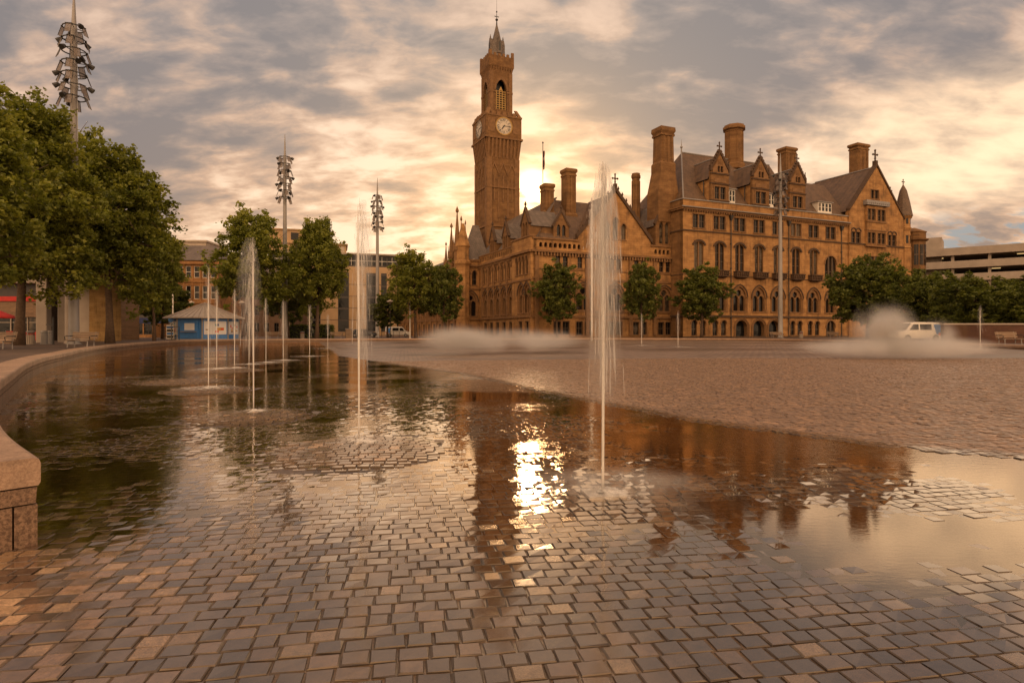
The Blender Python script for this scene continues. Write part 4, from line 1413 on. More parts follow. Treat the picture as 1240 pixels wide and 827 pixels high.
for yv in [a + 1.39 for a in arcs] + [9.9]:
    mb.lathe(-yv, -0.12, [(0.26, 9.2), (0.2, 9.4), (0.16, 11.6), (0.3, 12.3), (0.3, 12.5)], 6)
    mb.box(-yv - 0.22, -yv + 0.22, -0.2, -0.003, 3.8, 8.86)
mb.box(-FY1, -FY0, -0.12, 0.3, 14.603, 14.8)
mb.box(-FY0 - 0.2, -OY + 0.2, -0.6, 0.3, 15.203, 15.42)
obj('string_course', mb, TRIM, hall, (OX, 0, 0), LEFT)
mb = MB()
roofpoly(mb, [[(OX + 0.6, FY0 - 6, 14.6), (OX + 0.6, FY1 + 2, 14.6), (OX + 6.5, FY1 + 2, 22.0), (OX + 6.5, OY + 7.5, 22.6), (OX + 6.5, FY0 - 2, 22.5), (OX + 0.61, OY + 0.6, 14.61)],
              [(OX + 12, FY0 - 2, 14.6), (OX + 12, FY1 + 2, 14.6), (OX + 6.5, FY1 + 2, 22.0), (OX + 6.5, OY + 7.5, 22.6)]])
obj('side_roof', mb, SLATE_G, hall)
gablet(OX + 0.5, 14.6, 14.4, 2.4, 4.6, LEFT, 5)
gablet(OX + 0.5, 20.4, 14.4, 2.4, 4.6, LEFT, 5)
gablet(OX + 0.2, 6.3, 15.1, 2.8, 4.6, LEFT, 5)

# ---- the pavilion left of the tower and the facade running on behind the trees
PX0, PXL = -27.6, 60.0
HP = []
pc = (PX0 + OX) / 2
for s in (-0.6, 0.6):
    HP.append(arch(pc + s, 9.7, 0.8, 11.7, 0.6, 4))
    window(win_arched, pc + s, 9.7, FY1, args=(0.8, 2.0, 0.6), kw=dict(mull=0, trans=(0.5,), hd=0.15), name='lancet_window')
HP.append(arch(pc, 4.1, 2.1, 6.7, 1.6, 8))
window(win_tracery, pc, 4.1, FY1, args=(2.1, 2.6, 1.6), name='traceried_window')
mb = MB()
mb.panel(rect(PX0, OX, 0, 14.2), HP, FY1, FY1 + 0.5, 0, 1)
obj('pavilion_wall', mb, [STONE, TRIM], hall)
HQ = []
for k in range(14):
    yv = FY1 + 2.4 + k * 3.9
    HQ.append(arch(-yv, 4.1, 2.1, 6.7, 1.6, 8))
    window(win_tracery, PX0, 4.1, yv, LEFT, args=(2.1, 2.6, 1.6), name='traceried_window')
    HQ.append(rect(-yv - 0.6, -yv + 0.6, 0.75, 2.85))
    window(win_mullioned, PX0, 0.75, yv, LEFT, args=(1.2, 2.1, 1, 1), name='low_window')
mb = MB()
mb.panel(rect(-FY1 - PXL, -FY1, 0, 14.2), HQ, 0, 0.5, 0, 1)
obj('far_side_wall', mb, [STONE, TRIM], hall, (PX0, 0, 0), LEFT)
mb = MB()
for z, h, p in ((3.6, 0.34, 0.22), (9.0, 0.26, 0.16), (13.1, 0.32, 0.4), (14.1, 0.3, 0.25)):
    mb.box(PX0 - p, OX, FY1 - p, FY1 + 0.04, z - h / 2, z + h / 2)
    mb.box(PX0 - p - 0.002, PX0 + 0.04, FY1 - p - 0.002, FY1 + PXL, z - h / 2 + 0.004, z + h / 2 - 0.004)
for k in range(15):
    yv = FY1 + 0.45 + k * 3.9
    mb.box(PX0 - 0.3, PX0 - 0.003, yv - 0.3, yv + 0.3, 0, 12.9)
obj('string_course', mb, TRIM, hall)
mb = MB()
roofpoly(mb, [[(PX0, FY1, 14.3), (OX + 2, FY1, 14.3), (OX + 1.2, FY1 + 3.4, 21.0), (PX0 + 3.0, FY1 + 3.4, 21.0)],
              [(PX0, FY1, 14.3), (PX0, FY1 + PXL, 14.3), (PX0 + 3.0, FY1 + PXL, 15.6), (PX0 + 3.0, FY1 + 9, 16.2), (PX0 + 3.0, FY1 + 3.4, 21.0)],
              [(PX0 + 3.0, FY1 + PXL, 15.6), (PX0 + 3.0, FY1 + 9, 16.2), (PX0 + 9, FY1 + 9, 14.0), (PX0 + 9, FY1 + PXL, 14.0)]])
obj('pavilion_roof', mb, SLATE_G, hall)
def pinnacle(u, yp, z0, h, r):
    m = MB()
    m.lathe(0, 0, [(r, 0), (r, h * 0.3), (r * 1.3, h * 0.33), (r * 1.3, h * 0.38), (r * 0.95, h * 0.4), (r * 0.16, h * 0.9), (r * 0.5, h * 0.92), (r * 0.5, h * 0.94), (r * 0.05, h)], 8)
    for k in range(4):
        a = k * PI / 2
        m.lathe(r * 1.1 * math.cos(a), r * 1.1 * math.sin(a), [(r * 0.22, h * 0.3), (r * 0.2, h * 0.42), (0.02, h * 0.55)], 5)
    obj('pinnacle', m, TRIM, hall, (u, yp, z0))
for px, py, r, yp in ((553.5, 250, 0.62, FY1 + 0.6), (558.4, 261, 0.42, FY1 + 2.6), (546.5, 270, 0.55, FY1 + 5.5), (540, 293, 0.4, FY1 + 12.0), (563.5, 266, 0.3, FY1 + 4.4)):
    u = U_(px, yp)
    zt4 = ZH(py, u, yp)
    pinnacle(u, yp, 12.0, zt4 - 12.0, r)
m2 = MB()
m2.lathe(PX0, FY1 + 0.1, [(1.25, 0), (1.25, 13.0), (1.5, 13.4), (1.5, 13.8), (1.15, 14.0), (1.15, 16.2), (1.35, 16.5), (0.5, 19.5), (0.3, 20.5)], 8)
obj('corner_turret', m2, STONE, hall)

# ---- clock tower ------------------------------------------------------------------
TX, TY = -19.0, 30.9
tower = MB()
def sq(h, z):
    return [(-h, -h, z), (h, -h, z), (h, h, z), (-h, h, z)]
tower.loft([sq(3.5, 0), sq(3.5, 34.0), sq(3.95, 37.3), sq(3.95, 41.3), sq(3.0, 41.302), sq(3.0, 42.2)], 0)
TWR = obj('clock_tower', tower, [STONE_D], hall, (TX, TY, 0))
# trim: corner pilasters, blind gables, corbels, battlements
t = MB()
for rot in range(4):
    a = rot * PI / 2
    ca, sa = round(math.cos(a)), round(math.sin(a))
    sub = MB()
    for s in (-1, 1):
        sub.box(s * 3.05 - 0.52, s * 3.05 + 0.52, -3.68, -3.45, 14, 33.6)
        sub.box(s * 1.05 - 0.16, s * 1.05 + 0.16, -3.62, -3.45, 22.5, 29.5)
    for x in (-1.95, 0.0, 1.95):
        sub.band([(x - 0.95, 30.4), (x, 32.4), (x + 0.95, 30.4)], [(x - 1.2, 30.4), (x, 32.95), (x + 1.2, 30.4)], -3.66, -3.45)
        sub.box(x - 0.14, x + 0.14, -3.6, -3.45, 25.5, 30.3)
    sub.box(-3.6, 3.6, -3.72, -3.45, 28.0, 28.28)
    sub.box(-3.6, 3.6, -3.72, -3.45, 20.8, 21.1)
    for i in range(9):
        x = -3.3 + i * 0.825
        sub.loft([[(x - 0.2, -3.5, 33.6), (x + 0.2, -3.5, 33.6), (x + 0.2, -3.6, 33.6), (x - 0.2, -3.6, 33.6)],
                  [(x - 0.2, -3.6, 37.0), (x + 0.2, -3.6, 37.0), (x + 0.2, -4.12, 37.0), (x - 0.2, -4.12, 37.0)]])
    sub.box(-4.18, 4.18, -4.2, -3.9, 37.05, 37.4)
    sub.box(-4.05, 4.05, -4.06, -3.9, 41.2, 41.5)
    for x, h in ((-3.55, 1.35), (-2.4, 0.6), (-1.2, 0.6), (0, 0.6), (1.2, 0.6), (2.4, 0.6), (3.55, 1.35)):
        sub.box(x - 0.36, x + 0.36, -4.0, -3.55, 41.5, 41.5 + h)
    # clock surround panels
    for s in (-1, 1):
        sub.box(s * 2.75 - 0.8, s * 2.75 + 0.8, -4.02, -3.94, 38.2, 40.7)
    # upper stage
    for s in (-1, 1):
        sub.box(s * 2.55 - 0.42, s * 2.55 + 0.42, -3.1, -2.9, 42.2, 50.0)
    hood(sub, 0, 2.9, 46.6, 2.0, 0.5, -3.12, -2.9, 0, 8)
    sub.box(-3.08, -1.45, -3.16, -2.96, 46.1, 46.45)
    sub.box(1.45, 3.08, -3.16, -2.96, 46.1, 46.45)
    for i in range(9):
        x = -2.8 + i * 0.7
        sub.loft([[(x - 0.16, -2.9, 50.0), (x + 0.16, -2.9, 50.0), (x + 0.16, -3.0, 50.0), (x - 0.16, -3.0, 50.0)],
                  [(x - 0.16, -2.95, 51.0), (x + 0.16, -2.95, 51.0), (x + 0.16, -3.36, 51.0), (x - 0.16, -3.36, 51.0)]])
    for x, h in ((-3.0, 0.95), (-1.75, 0.5), (-0.6, 0.5), (0.6, 0.5), (1.75, 0.5), (3.0, 0.95)):
        sub.box(x - 0.32, x + 0.32, -3.4, -3.0, 52.9, 52.9 + h)
    b = len(t.v)
    t.v += [(x * ca - y * sa, x * sa + y * ca, z) for x, y, z in sub.v]
    t.f += [tuple(b + i for i in f) for f in sub.f]
    t.m += sub.m
obj('tower_carving', t, [TRIM], TWR)
b_ = MB()
for rot in range(4):
    a = rot * PI / 2
    ca, sa = round(math.cos(a)), round(math.sin(a))
    sub = MB()
    sub.panel(rect(-2.98, 2.98, 42.2, 50.4), [arch(0, 43.0, 2.9, 46.6, 2.0, 8)], -3.0, -2.4, 0)
    b = len(b_.v)
    b_.v += [(x * ca - y * sa, x * sa + y * ca, z) for x, y, z in sub.v]
    b_.f += [tuple(b + i for i in f) for f in sub.f]
    b_.m += sub.m
b_.loft([sq(3.0, 50.4), sq(3.38, 51.0), sq(3.38, 52.9)], 0)
obj('belfry', b_, [STONE_D], TWR)
for rot in range(4):
    a = rot * PI / 2
    l = MB()
    oz = arch(0, 0, 2.9, 3.6, 2.0, 8)
    l.quad([(x, -1.2, z) for x, z in oz], 1)
    for i in range(4):
        x = -1.2 + i * 0.8
        l.box(x - 0.09, x + 0.09, -2.75, -2.5, 0, 3.6, 0)
    for i in range(9):
        l.box(-1.4, 1.4, -2.7, -2.55, i * 0.42, i * 0.42 + 0.14, 0)
    l.prism([(-0.55, 3.6), (0, 4.4), (0.55, 3.6)], -2.75, -2.5, 0)
    obj('belfry_screen', l, [GOLDM, IRON], TWR, (0, 0, 43.0), a)
# clock faces with roman numerals and hands at about quarter past seven
def numeral(mbx, txt, ang, rad, s, y):
    wds = {'I': 0.34, 'V': 0.75, 'X': 0.75}
    tot = sum(wds[c] for c in txt)
    x = -tot / 2
    ca, sa = math.cos(ang), math.sin(ang)
    def bar(xa, za, xb, zb, t_):
        d = math.hypot(xb - xa, zb - za)
        nx, nz = -(zb - za) / d * t_, (xb - xa) / d * t_
        pts = []
        for xx, zz in ((xa + nx, za + nz), (xb + nx, zb + nz), (xb - nx, zb - nz), (xa - nx, za - nz)):
            X_, Z_ = xx * s, (zz - 0.5) * s + rad
            pts.append((X_ * ca + Z_ * sa, y, -X_ * sa + Z_ * ca))
        mbx.quad(pts, 1)
    for c in txt:
        w_ = wds[c]
        m_ = x + w_ / 2
        if c == 'I':
            bar(m_, 0, m_, 1, 0.09)
        elif c == 'V':
            bar(m_ - 0.3, 1, m_, 0, 0.1)
            bar(m_ + 0.3, 1, m_, 0, 0.05)
        else:
            bar(m_ - 0.3, 1, m_ + 0.3, 0, 0.1)
            bar(m_ + 0.3, 1, m_ - 0.3, 0, 0.05)
        x += w_
CLOCKW = simple('clock_dial_white', (0.55, 0.47, 0.38), 0.5, var=0.06)
for rot in range(4):
    a = rot * PI / 2
    c = MB()
    c.quad([(1.5 * math.cos(2 * PI * i / 32), -4.0, 1.5 * math.sin(2 * PI * i / 32)) for i in range(32)], 0)
    for i, tx in enumerate(['XII', 'I', 'II', 'III', 'IIII', 'V', 'VI', 'VII', 'VIII', 'IX', 'X', 'XI']):
        numeral(c, tx, 2 * PI * i / 12, 1.17, 0.44, -4.012)
    n = 32
    for i in range(n):
        a0, a1 = 2 * PI * i / n, 2 * PI * (i + 1) / n
        for r0, r1, y0, mi in ((1.48, 1.72, -4.05, 2), (0.80, 0.83, -4.008, 1)):
            c.quad([(r0 * math.cos(a0), y0, r0 * math.sin(a0)), (r1 * math.cos(a0), y0, r1 * math.sin(a0)), (r1 * math.cos(a1), y0, r1 * math.sin(a1)), (r0 * math.cos(a1), y0, r0 * math.sin(a1))], mi)
    ck = obj('clock_face', c, [CLOCKW, IRON, GOLDM], TWR, (0, 0, 39.45), a)
    h_ = ck
    for ang, ln, wd, y0 in ((2 * PI * 14.5 / 60, 1.25, 0.06, -4.03), (2 * PI * (7.24 / 12), 0.82, 0.10, -4.022)):
        ca, sa = math.cos(ang), math.sin(ang)
        m_ = MB()
        P = [(-wd, -0.25), (wd, -0.25), (wd, ln * 0.7), (0, ln), (-wd, ln * 0.7)]
        c2 = [(x * ca + z * sa, y0, -x * sa + z * ca) for x, z in P]
        b = len(c.v)
        me = ck.data
        m_.quad(c2, 0)
        obj('clock_hand', m_, IRON, TWR, (0, 0, 39.45), a)
# spire
sp = MB()
sp.lathe(0, 0, [(1.85, 52.6), (1.75, 53.6), (0.95, 57.0), (0.12, 60.0)], 8, 0, PI / 8)
for k in range(4):
    a = k * PI / 2
    ca, sa = round(math.cos(a)), round(math.sin(a))
    sub = MB()
    sub.prism([(-0.5, 54.0), (-0.5, 56.0), (0, 57.1), (0.5, 56.0), (0.5, 54.0)], -1.75, -0.6, 0)
    sub.prism([(-0.28, 54.4), (-0.28, 55.8), (0, 56.3), (0.28, 55.8), (0.28, 54.4)], -1.77, -1.6, 1)
    sub.lathe(0, -1.5, [(0.12, 56.8), (0.16, 57.3), (0.02, 57.9)], 6)
    b = len(sp.v)
    sp.v += [(x * ca - y * sa, x * sa + y * ca, z) for x, y, z in sub.v]
    sp.f += [tuple(b + i for i in f) for f in sub.f]
    sp.m += sub.m
obj('spire', sp, [SLATE_G, IRON], TWR)
fi = MB()
fi.lathe(0, 0, [(0.16, 59.7), (0.10, 60.6), (0.28, 60.8), (0.28, 60.95), (0.07, 61.1), (0.05, 62.2), (0.16, 62.35), (0.03, 62.6), (0.02, 65.0)], 8)
fi.box(-0.45, 0.45, -0.04, 0.04, 61.4, 61.52)
obj('finial', fi, IRON, TWR)

# the tower narrows stage by stage
def taper(me, z0=0.0, keep_x=False):
    for vt in me.vertices:
        z = vt.co.z + z0
        k = 0.905 if z < 42.19 else (0.745 if z < 52.55 else (0.74 if z < 53.98 and max(abs(vt.co.x), abs(vt.co.y)) > 2.0 else 0.86))
        if not keep_x:
            vt.co.x *= k
        vt.co.y *= k
done = set()
for o in [TWR] + list(TWR.children):
    if o.data.name in done:
        continue
    done.add(o.data.name)
    nm = o.name.split('.')[0]
    if nm in ('clock_face', 'clock_hand'):
        for vt in o.data.vertices:
            vt.co.y += 0.385
    elif nm == 'finial':
        pass
    else:
        taper(o.data, o.location.z)
# ------------------------------------------------------------------ buildings round the square
BRICKST = ashlar('shop_sandstone', (0.36, 0.19, 0.08), (0.30, 0.15, 0.06), (0.2, 0.11, 0.05), 0.7, 0.3)
PALEB = simple('pale_render', (0.42, 0.34, 0.27), 0.8, var=0.12, nscale=0.6)
BUFF = simple('buff_cladding', (0.40, 0.26, 0.14), 0.75, var=0.15, nscale=0.5)
DARKP = simple('dark_panel', (0.045, 0.035, 0.03), 0.45, var=0.25)
CONC = simple('grey_concrete', (0.33, 0.27, 0.22), 0.85, var=0.2, nscale=0.5, bump=0.2)
REDP = simple('red_fabric', (0.50, 0.025, 0.018), 0.7, var=0.15)
STEEL = simple('galvanised_steel', (0.27, 0.245, 0.23), 0.5, metal=0.15, var=0.12, nscale=1.2)
BLUEP = simple('blue_paint', (0.045, 0.17, 0.44), 0.45, var=0.2)
def timber_mat(name, c1, c2, row=0.14, vertical=False):
    m, t = new_mat(name)
    c = t.add('ShaderNodeTexCoord').outputs['Object']
    s = t.add('ShaderNodeSeparateXYZ', i0=c)
    v = t.add('ShaderNodeCombineXYZ', i0=t.math('ADD', s.outputs[0], s.outputs[1]), i1=s.outputs[2], i2=0.0)
    br = t.add('ShaderNodeTexBrick', Vector=v, Color1=c1, Color2=c2, Mortar=tuple(x * 0.3 for x in c1), Scale=1.0, Mortar_Size=0.01, Brick_Width=2.4, Row_Height=row)
    n = t.add('ShaderNodeTexNoise', Vector=t.add('ShaderNodeMapping', Vector=v, Scale=(2, 30, 1)), Scale=1.0, Detail=4.0)
    col = t.mix(1.0, br.outputs[0], t.ramp(n.outputs[0], [(0.3, 0.7), (0.7, 1.25)]), 'MULTIPLY')
    p = t.add('ShaderNodeBsdfPrincipled', Base_Color=col, Roughness=0.65)
    t.set(p, 'Normal', t.add('ShaderNodeBump', Strength=0.4, Distance=0.01, Height=br.outputs[1]))
    t.set(t.out, 'Surface', p)
    return m
TIMC = timber_mat('timber_cladding', (0.26, 0.15, 0.08), (0.19, 0.11, 0.06))
BENCHW = timber_mat('bench_timber', (0.32, 0.22, 0.14), (0.26, 0.17, 0.11), 0.11)

def pwin(root, x, y, z, w, h, rot=0.0, style=0):
    """sash window: pane part with a frame child"""
    key = ('pw', round(w, 2), round(h, 2), style)
    if key not in CACHE:
        g, f = MB(), MB()
        g.quad([(-w / 2, 0.12, 0), (w / 2, 0.12, 0), (w / 2, 0.12, h), (-w / 2, 0.12, h)])
        t = 0.07
        f.box(-w / 2, -w / 2 + t, 0.02, 0.11, 0, h); f.box(w / 2 - t, w / 2, 0.02, 0.11, 0, h)
        f.box(-w / 2 + t, w / 2 - t, 0.02, 0.11, 0, t); f.box(-w / 2 + t, w / 2 - t, 0.02, 0.11, h - t, h)
        f.box(-w / 2 + t, w / 2 - t, 0.03, 0.112, h * 0.5 - t / 2, h * 0.5 + t / 2)
        if style == 1:
            f.box(-t / 2, t / 2, 0.035, 0.111, t, h * 0.5 - t / 2); f.box(-t / 2, t / 2, 0.035, 0.111, h * 0.5 + t / 2, h - t)
        CACHE[key] = (g.mesh('pane', GLASS2), f.mesh('frame', WHITEP if style == 0 else DARKP))
    g, f = CACHE[key]
    o = put('window', g, root, (x, y, z), rot)
    put('frame', f, o)
    return o
def block(root, w, d, h, wins, mat, depth=0.3, name='wall'):
    """front wall with openings at y=0, closed volume behind"""
    m = MB()
    holes = [rect(x - ww / 2, x + ww / 2, z, z + hh) for x, z, ww, hh in wins]
    m.panel(rect(-w / 2, w / 2, 0, h), holes, 0, depth, 0)
    m.quad([(-w / 2, 0, 0), (-w / 2, d, 0), (-w / 2, d, h), (-w / 2, 0, h)])
    m.quad([(w / 2, 0, 0), (w / 2, d, 0), (w / 2, d, h), (w / 2, 0, h)])
    m.quad([(-w / 2, d, 0), (w / 2, d, 0), (w / 2, d, h), (-w / 2, d, h)])
    m.quad([(-w / 2, 0, h), (w / 2, 0, h), (w / 2, d, h), (-w / 2, d, h)])
    return obj(name, m, mat, root)

# three storey sandstone shops
Y0 = 112
x0, x1 = W(184, Y0), W(262, Y0)
bw_ = x1 - x0
shop = thing('shop_building', 'orange sandstone three storey building with slate roof behind the kiosk', 'building', ((x0 + x1) / 2, Y0, PZ), R(4))
ws = []
nb = 8
for i in range(nb):
    xx = -bw_ / 2 + (i + 0.5) * bw_ / nb
    ws += [(xx, 10.9, 0.95, 2.1), (xx, 7.0, 0.9, 2.4), (xx, 0.7, 1.1, 3.9)]
block(shop, bw_, 12, 14.0, ws, BRICKST)
for x, z, ww, hh in ws:
    pwin(shop, x, 0.08, z, ww, hh, style=0 if z > 5 else 1)
m = MB()
for z, h, p in ((10.2, 0.3, 0.2), (6.3, 0.3, 0.22), (13.6, 0.5, 0.45), (5.0, 0.5, 0.3)):
    m.box(-bw_ / 2 - p, bw_ / 2 + p, -p, -0.003, z - h / 2, z + h / 2)
for i in range(nb + 1):
    xx = -bw_ / 2 + i * bw_ / nb
    m.box(xx - 0.12, xx + 0.12, -0.12, -0.002, 0, 13.3)
obj('string_course', m, BRICKST, shop)
m = MB()
m.quad([(-bw_ / 2 - 0.3, -0.4, 14.05), (bw_ / 2 + 0.3, -0.4, 14.05), (bw_ / 2 - 3, 6, 17.6), (-bw_ / 2 + 3, 6, 17.6)])
m.quad([(-bw_ / 2 - 0.3, -0.4, 14.05), (-bw_ / 2 + 3, 6, 17.6), (-bw_ / 2 - 0.3, 12.3, 14.05)])
m.quad([(bw_ / 2 + 0.3, -0.4, 14.05), (bw_ / 2 - 3, 6, 17.6), (bw_ / 2 + 0.3, 12.3, 14.05)])
m.quad([(-bw_ / 2 - 0.3, 12.3, 14.05), (-bw_ / 2 + 3, 6, 17.6), (bw_ / 2 - 3, 6, 17.6), (bw_ / 2 + 0.3, 12.3, 14.05)])
obj('roof', m, SLATE_G, shop)

Y0 = 104
x0, x1 = W(118, Y0), W(183, Y0)
bw_ = x1 - x0
shop2 = thing('shop_building', 'two storey sandstone shop with pale sash windows, behind the trees left of the kiosk', 'building', ((x0 + x1) / 2, Y0, PZ), R(6))
ws = []
for i in range(6):
    xx = -bw_ / 2 + (i + 0.5) * bw_ / 6
    ws += [(xx, 4.4, 1.0, 2.1), (xx, 7.6, 1.0, 1.8), (xx, 0.5, 1.35, 2.7)]
block(shop2, bw_, 12, 10.4, ws, BRICKST)
for x, z, ww, hh in ws:
    pwin(shop2, x, 0.08, z, ww, hh, style=0 if z > 3 else 1)
m = MB()
m.box(-bw_ / 2 - 0.1, bw_ / 2 + 0.1, -0.35, -0.003, 3.35, 4.0)
m.box(-bw_ / 2 - 0.1, bw_ / 2 + 0.1, -0.3, -0.003, 10.0, 10.5)
obj('shop_fascia', m, DARKP, shop2)
m = MB()
m.loft([[(-bw_ / 2 - 0.2, -0.3, 10.5), (bw_ / 2 + 0.2, -0.3, 10.5), (bw_ / 2 + 0.2, 12, 10.5), (-bw_ / 2 - 0.2, 12, 10.5)],
        [(-bw_ / 2 + 1.5, 5.5, 14.2), (bw_ / 2 - 1.5, 5.5, 14.2), (bw_ / 2 - 1.5, 6.5, 14.2), (-bw_ / 2 + 1.5, 6.5, 14.2)]])
obj('roof', m, SLATE_G, shop2)

Y0 = 165
x0, x1 = W(205, Y0), W(249, Y0)
bw_ = x1 - x0
off = thing('office_block', 'pale office block rising far behind the orange sandstone building', 'building', ((x0 + x1) / 2, Y0, PZ), R(3))
ws = [(-bw_ / 2 + (i + 0.5) * bw_ / 6, z, 0.95, 1.75) for i in range(6) for z in (15.0, 18.0, 21.0)]
block(off, bw_, 14, 25.2, ws, PALEB)
for x, z, ww, hh in ws:
    pwin(off, x, 0.08, z, ww, hh, style=1)
m = MB()
m.box(-bw_ / 2 - 0.3, bw_ / 2 + 0.3, -0.4, 14.2, 25.21, 25.7)
obj('parapet', m, PALEB, off)

Y0 = 132
x0, x1 = W(258, Y0), W(352, Y0)
bw_ = x1 - x0
ter = thing('terrace_building', 'dark brown three storey terrace glimpsed between the tall trees right of the kiosk', 'building', ((x0 + x1) / 2, Y0, PZ), R(2))
ws = [(-bw_ / 2 + (i + 0.5) * bw_ / 8, z, 1.0, 1.9) for i in range(8) for z in (1.0, 4.6, 8.0)]
block(ter, bw_, 12, 11.5, ws, simple('brown_brick', (0.13, 0.075, 0.045), 0.85, var=0.3, nscale=1.0))
for x, z, ww, hh in ws:
    pwin(ter, x, 0.08, z, ww, hh, style=1)
m = MB()
m.loft([[(-bw_ / 2 - 0.3, -0.3, 11.51), (bw_ / 2 + 0.3, -0.3, 11.51), (bw_ / 2 + 0.3, 12, 11.51), (-bw_ / 2 - 0.3, 12, 11.51)],
        [(-bw_ / 2 + 0.3, 5.5, 15.0), (bw_ / 2 - 0.3, 5.5, 15.0), (bw_ / 2 - 0.3, 6.5, 15.0), (-bw_ / 2 + 0.3, 6.5, 15.0)]])
obj('roof', m, SLATE_G, ter)

# modern flats: buff panels, dark vertical strips, glazed top floor stepping down
def modern():
    ang = R(16)
    Y0 = 150
    r = thing('apartment_building', 'modern buff apartment block with dark vertical window strips and glazed top floor', 'building', (W(398, Y0), Y0, PZ), ang)
    L = 19.5
    H1 = Zp(322, 150) - PZ
    m = MB()
    m.box(-14, L, 0, 16, 0, H1)
    obj('wall', m, BUFF, r)
    m = MB()
    m.box(-14, L + 0.5, 1.0, 15, H1 + 0.002, H1 + 3.0)
    tp = obj('glazed_storey', m, DARKP, r)
    for i in range(13):
        g = MB()
        x = -13.2 + i * 2.5
        g.box(x, x + 1.05, 0.93, 0.998, H1 + 0.5, H1 + 2.6)
        g.box(x + 1.15, x + 2.2, 0.93, 0.998, H1 + 0.5, H1 + 2.6)
        gp_ = obj('window', g, GLASS2, r)
        f = MB()
        f.box(x - 0.05, x + 2.3, 0.9, 0.929, H1 + 1.5, H1 + 1.6)
        f.box(x + 1.06, x + 1.14, 0.9, 0.99, H1 + 0.4, H1 + 2.7)
        obj('frame', f, WHITEP, gp_)
    m = MB()
    m.box(-14.2, L + 0.9, 0.3, 15.5, H1 + 3.002, H1 + 3.4)
    obj('roof', m, CONC, r)
    m = MB()
    m.box(-14, 4.2, 3, 14, H1 + 3.41, H1 + 5.6)
    m.box(-14.3, 4.6, 2.6, 14.4, H1 + 5.602, H1 + 5.9)
    m.box(-14, -2.5, 4, 13, H1 + 5.91, H1 + 9.0)
    m.box(-14.2, -2.2, 3.7, 13.3, H1 + 9.002, H1 + 9.3)
    p = obj('penthouse', m, BUFF, r)
    for x, z, w in ((-9, H1 + 6.6, 1.8), (-5.5, H1 + 6.6, 1.8)):
        g = MB(); g.box(x, x + w, 3.93, 3.998, z, z + 1.8)
        obj('window', g, GLASS2, p)
    for x in (-8, -3.2, 0.6, 2.4):
        g = MB(); g.box(x, x + 1.4, 2.93, 2.998, H1 + 3.7, H1 + 5.2)
        obj('window', g, PALEB if x in (-3.2, 2.4) else GLASS2, p)
    for i, x in enumerate((-11, -4.5, 2.2, 9.0, 12.6, 16.5)):
        s = MB()
        w = 2.6 if i != 4 else 1.4
        s.box(x, x + w, -0.05, -0.003, 1.0, H1 - 1.5)
        so_ = obj('window_strip', s, DARKP, r)
        for k in range(5):
            z = 1.3 + k * (H1 - 3.0) / 5
            g = MB(); g.box(x + 0.15, x + w - 0.15, -0.075, -0.052, z, z + (H1 - 3) / 5 - 0.5)
            obj('window', g, GLASS2, so_)
    m = MB()
    for k in range(1, 5):
        z = 1.0 + k * (H1 - 2.5) / 5
        m.box(-14, L + 0.02, -0.03, -0.003, z - 0.06, z + 0.06)
    obj('panel_joint', m, DARKP, r)
modern()

# low cafe pavilion under the left trees
Y0 = 64
xa, xb = W(-110, Y0), W(52, Y0)
cw = xb - xa
cafe = thing('cafe_building', 'low timber clad cafe with red fascia and dark glass front', 'building', ((xa + xb) / 2, Y0, PZ))
m = MB()
m.box(-cw / 2, cw / 2, 0.5, 14, 0, 6.0)
obj('core', m, DARKP, cafe)
m = MB(); m.box(-cw / 2, cw / 2, 0.0, 0.498, 2.5, 4.15)
obj('timber_cladding', m, TIMC, cafe)
m = MB(); m.box(-cw / 2 - 0.1, cw / 2 + 0.1, -0.15, 0.497, 4.16, 4.65)
obj('fascia', m, REDP, cafe)
m = MB(); m.box(-cw / 2 - 0.8, cw / 2 + 0.8, -0.8, 14.5, 6.002, 6.4)
obj('roof', m, CONC, cafe)
for i in range(8):
    x = -cw / 2 + (i + 0.5) * cw / 8
    g = MB(); g.box(x - cw / 16 + 0.12, x + cw / 16 - 0.12, 0.2, 0.26, 0.05, 2.45)
    gw_ = obj('window', g, GLASS2, cafe)
    f = MB()
    f.box(x - cw / 16 - 0.02, x - cw / 16 + 0.1, 0.1, 0.45, 0, 2.48)
    f.box(x - cw / 16 + 0.11, x + cw / 16 - 0.1, 0.19, 0.27, 1.9, 1.98)
    obj('frame', f, CONC, gw_)
m = MB(); m.box(cw / 2 - 0.1, cw / 2 + 4.6, 2.5, 9, 0, 5.0)
obj('rear_wing', m, TIMC, cafe)

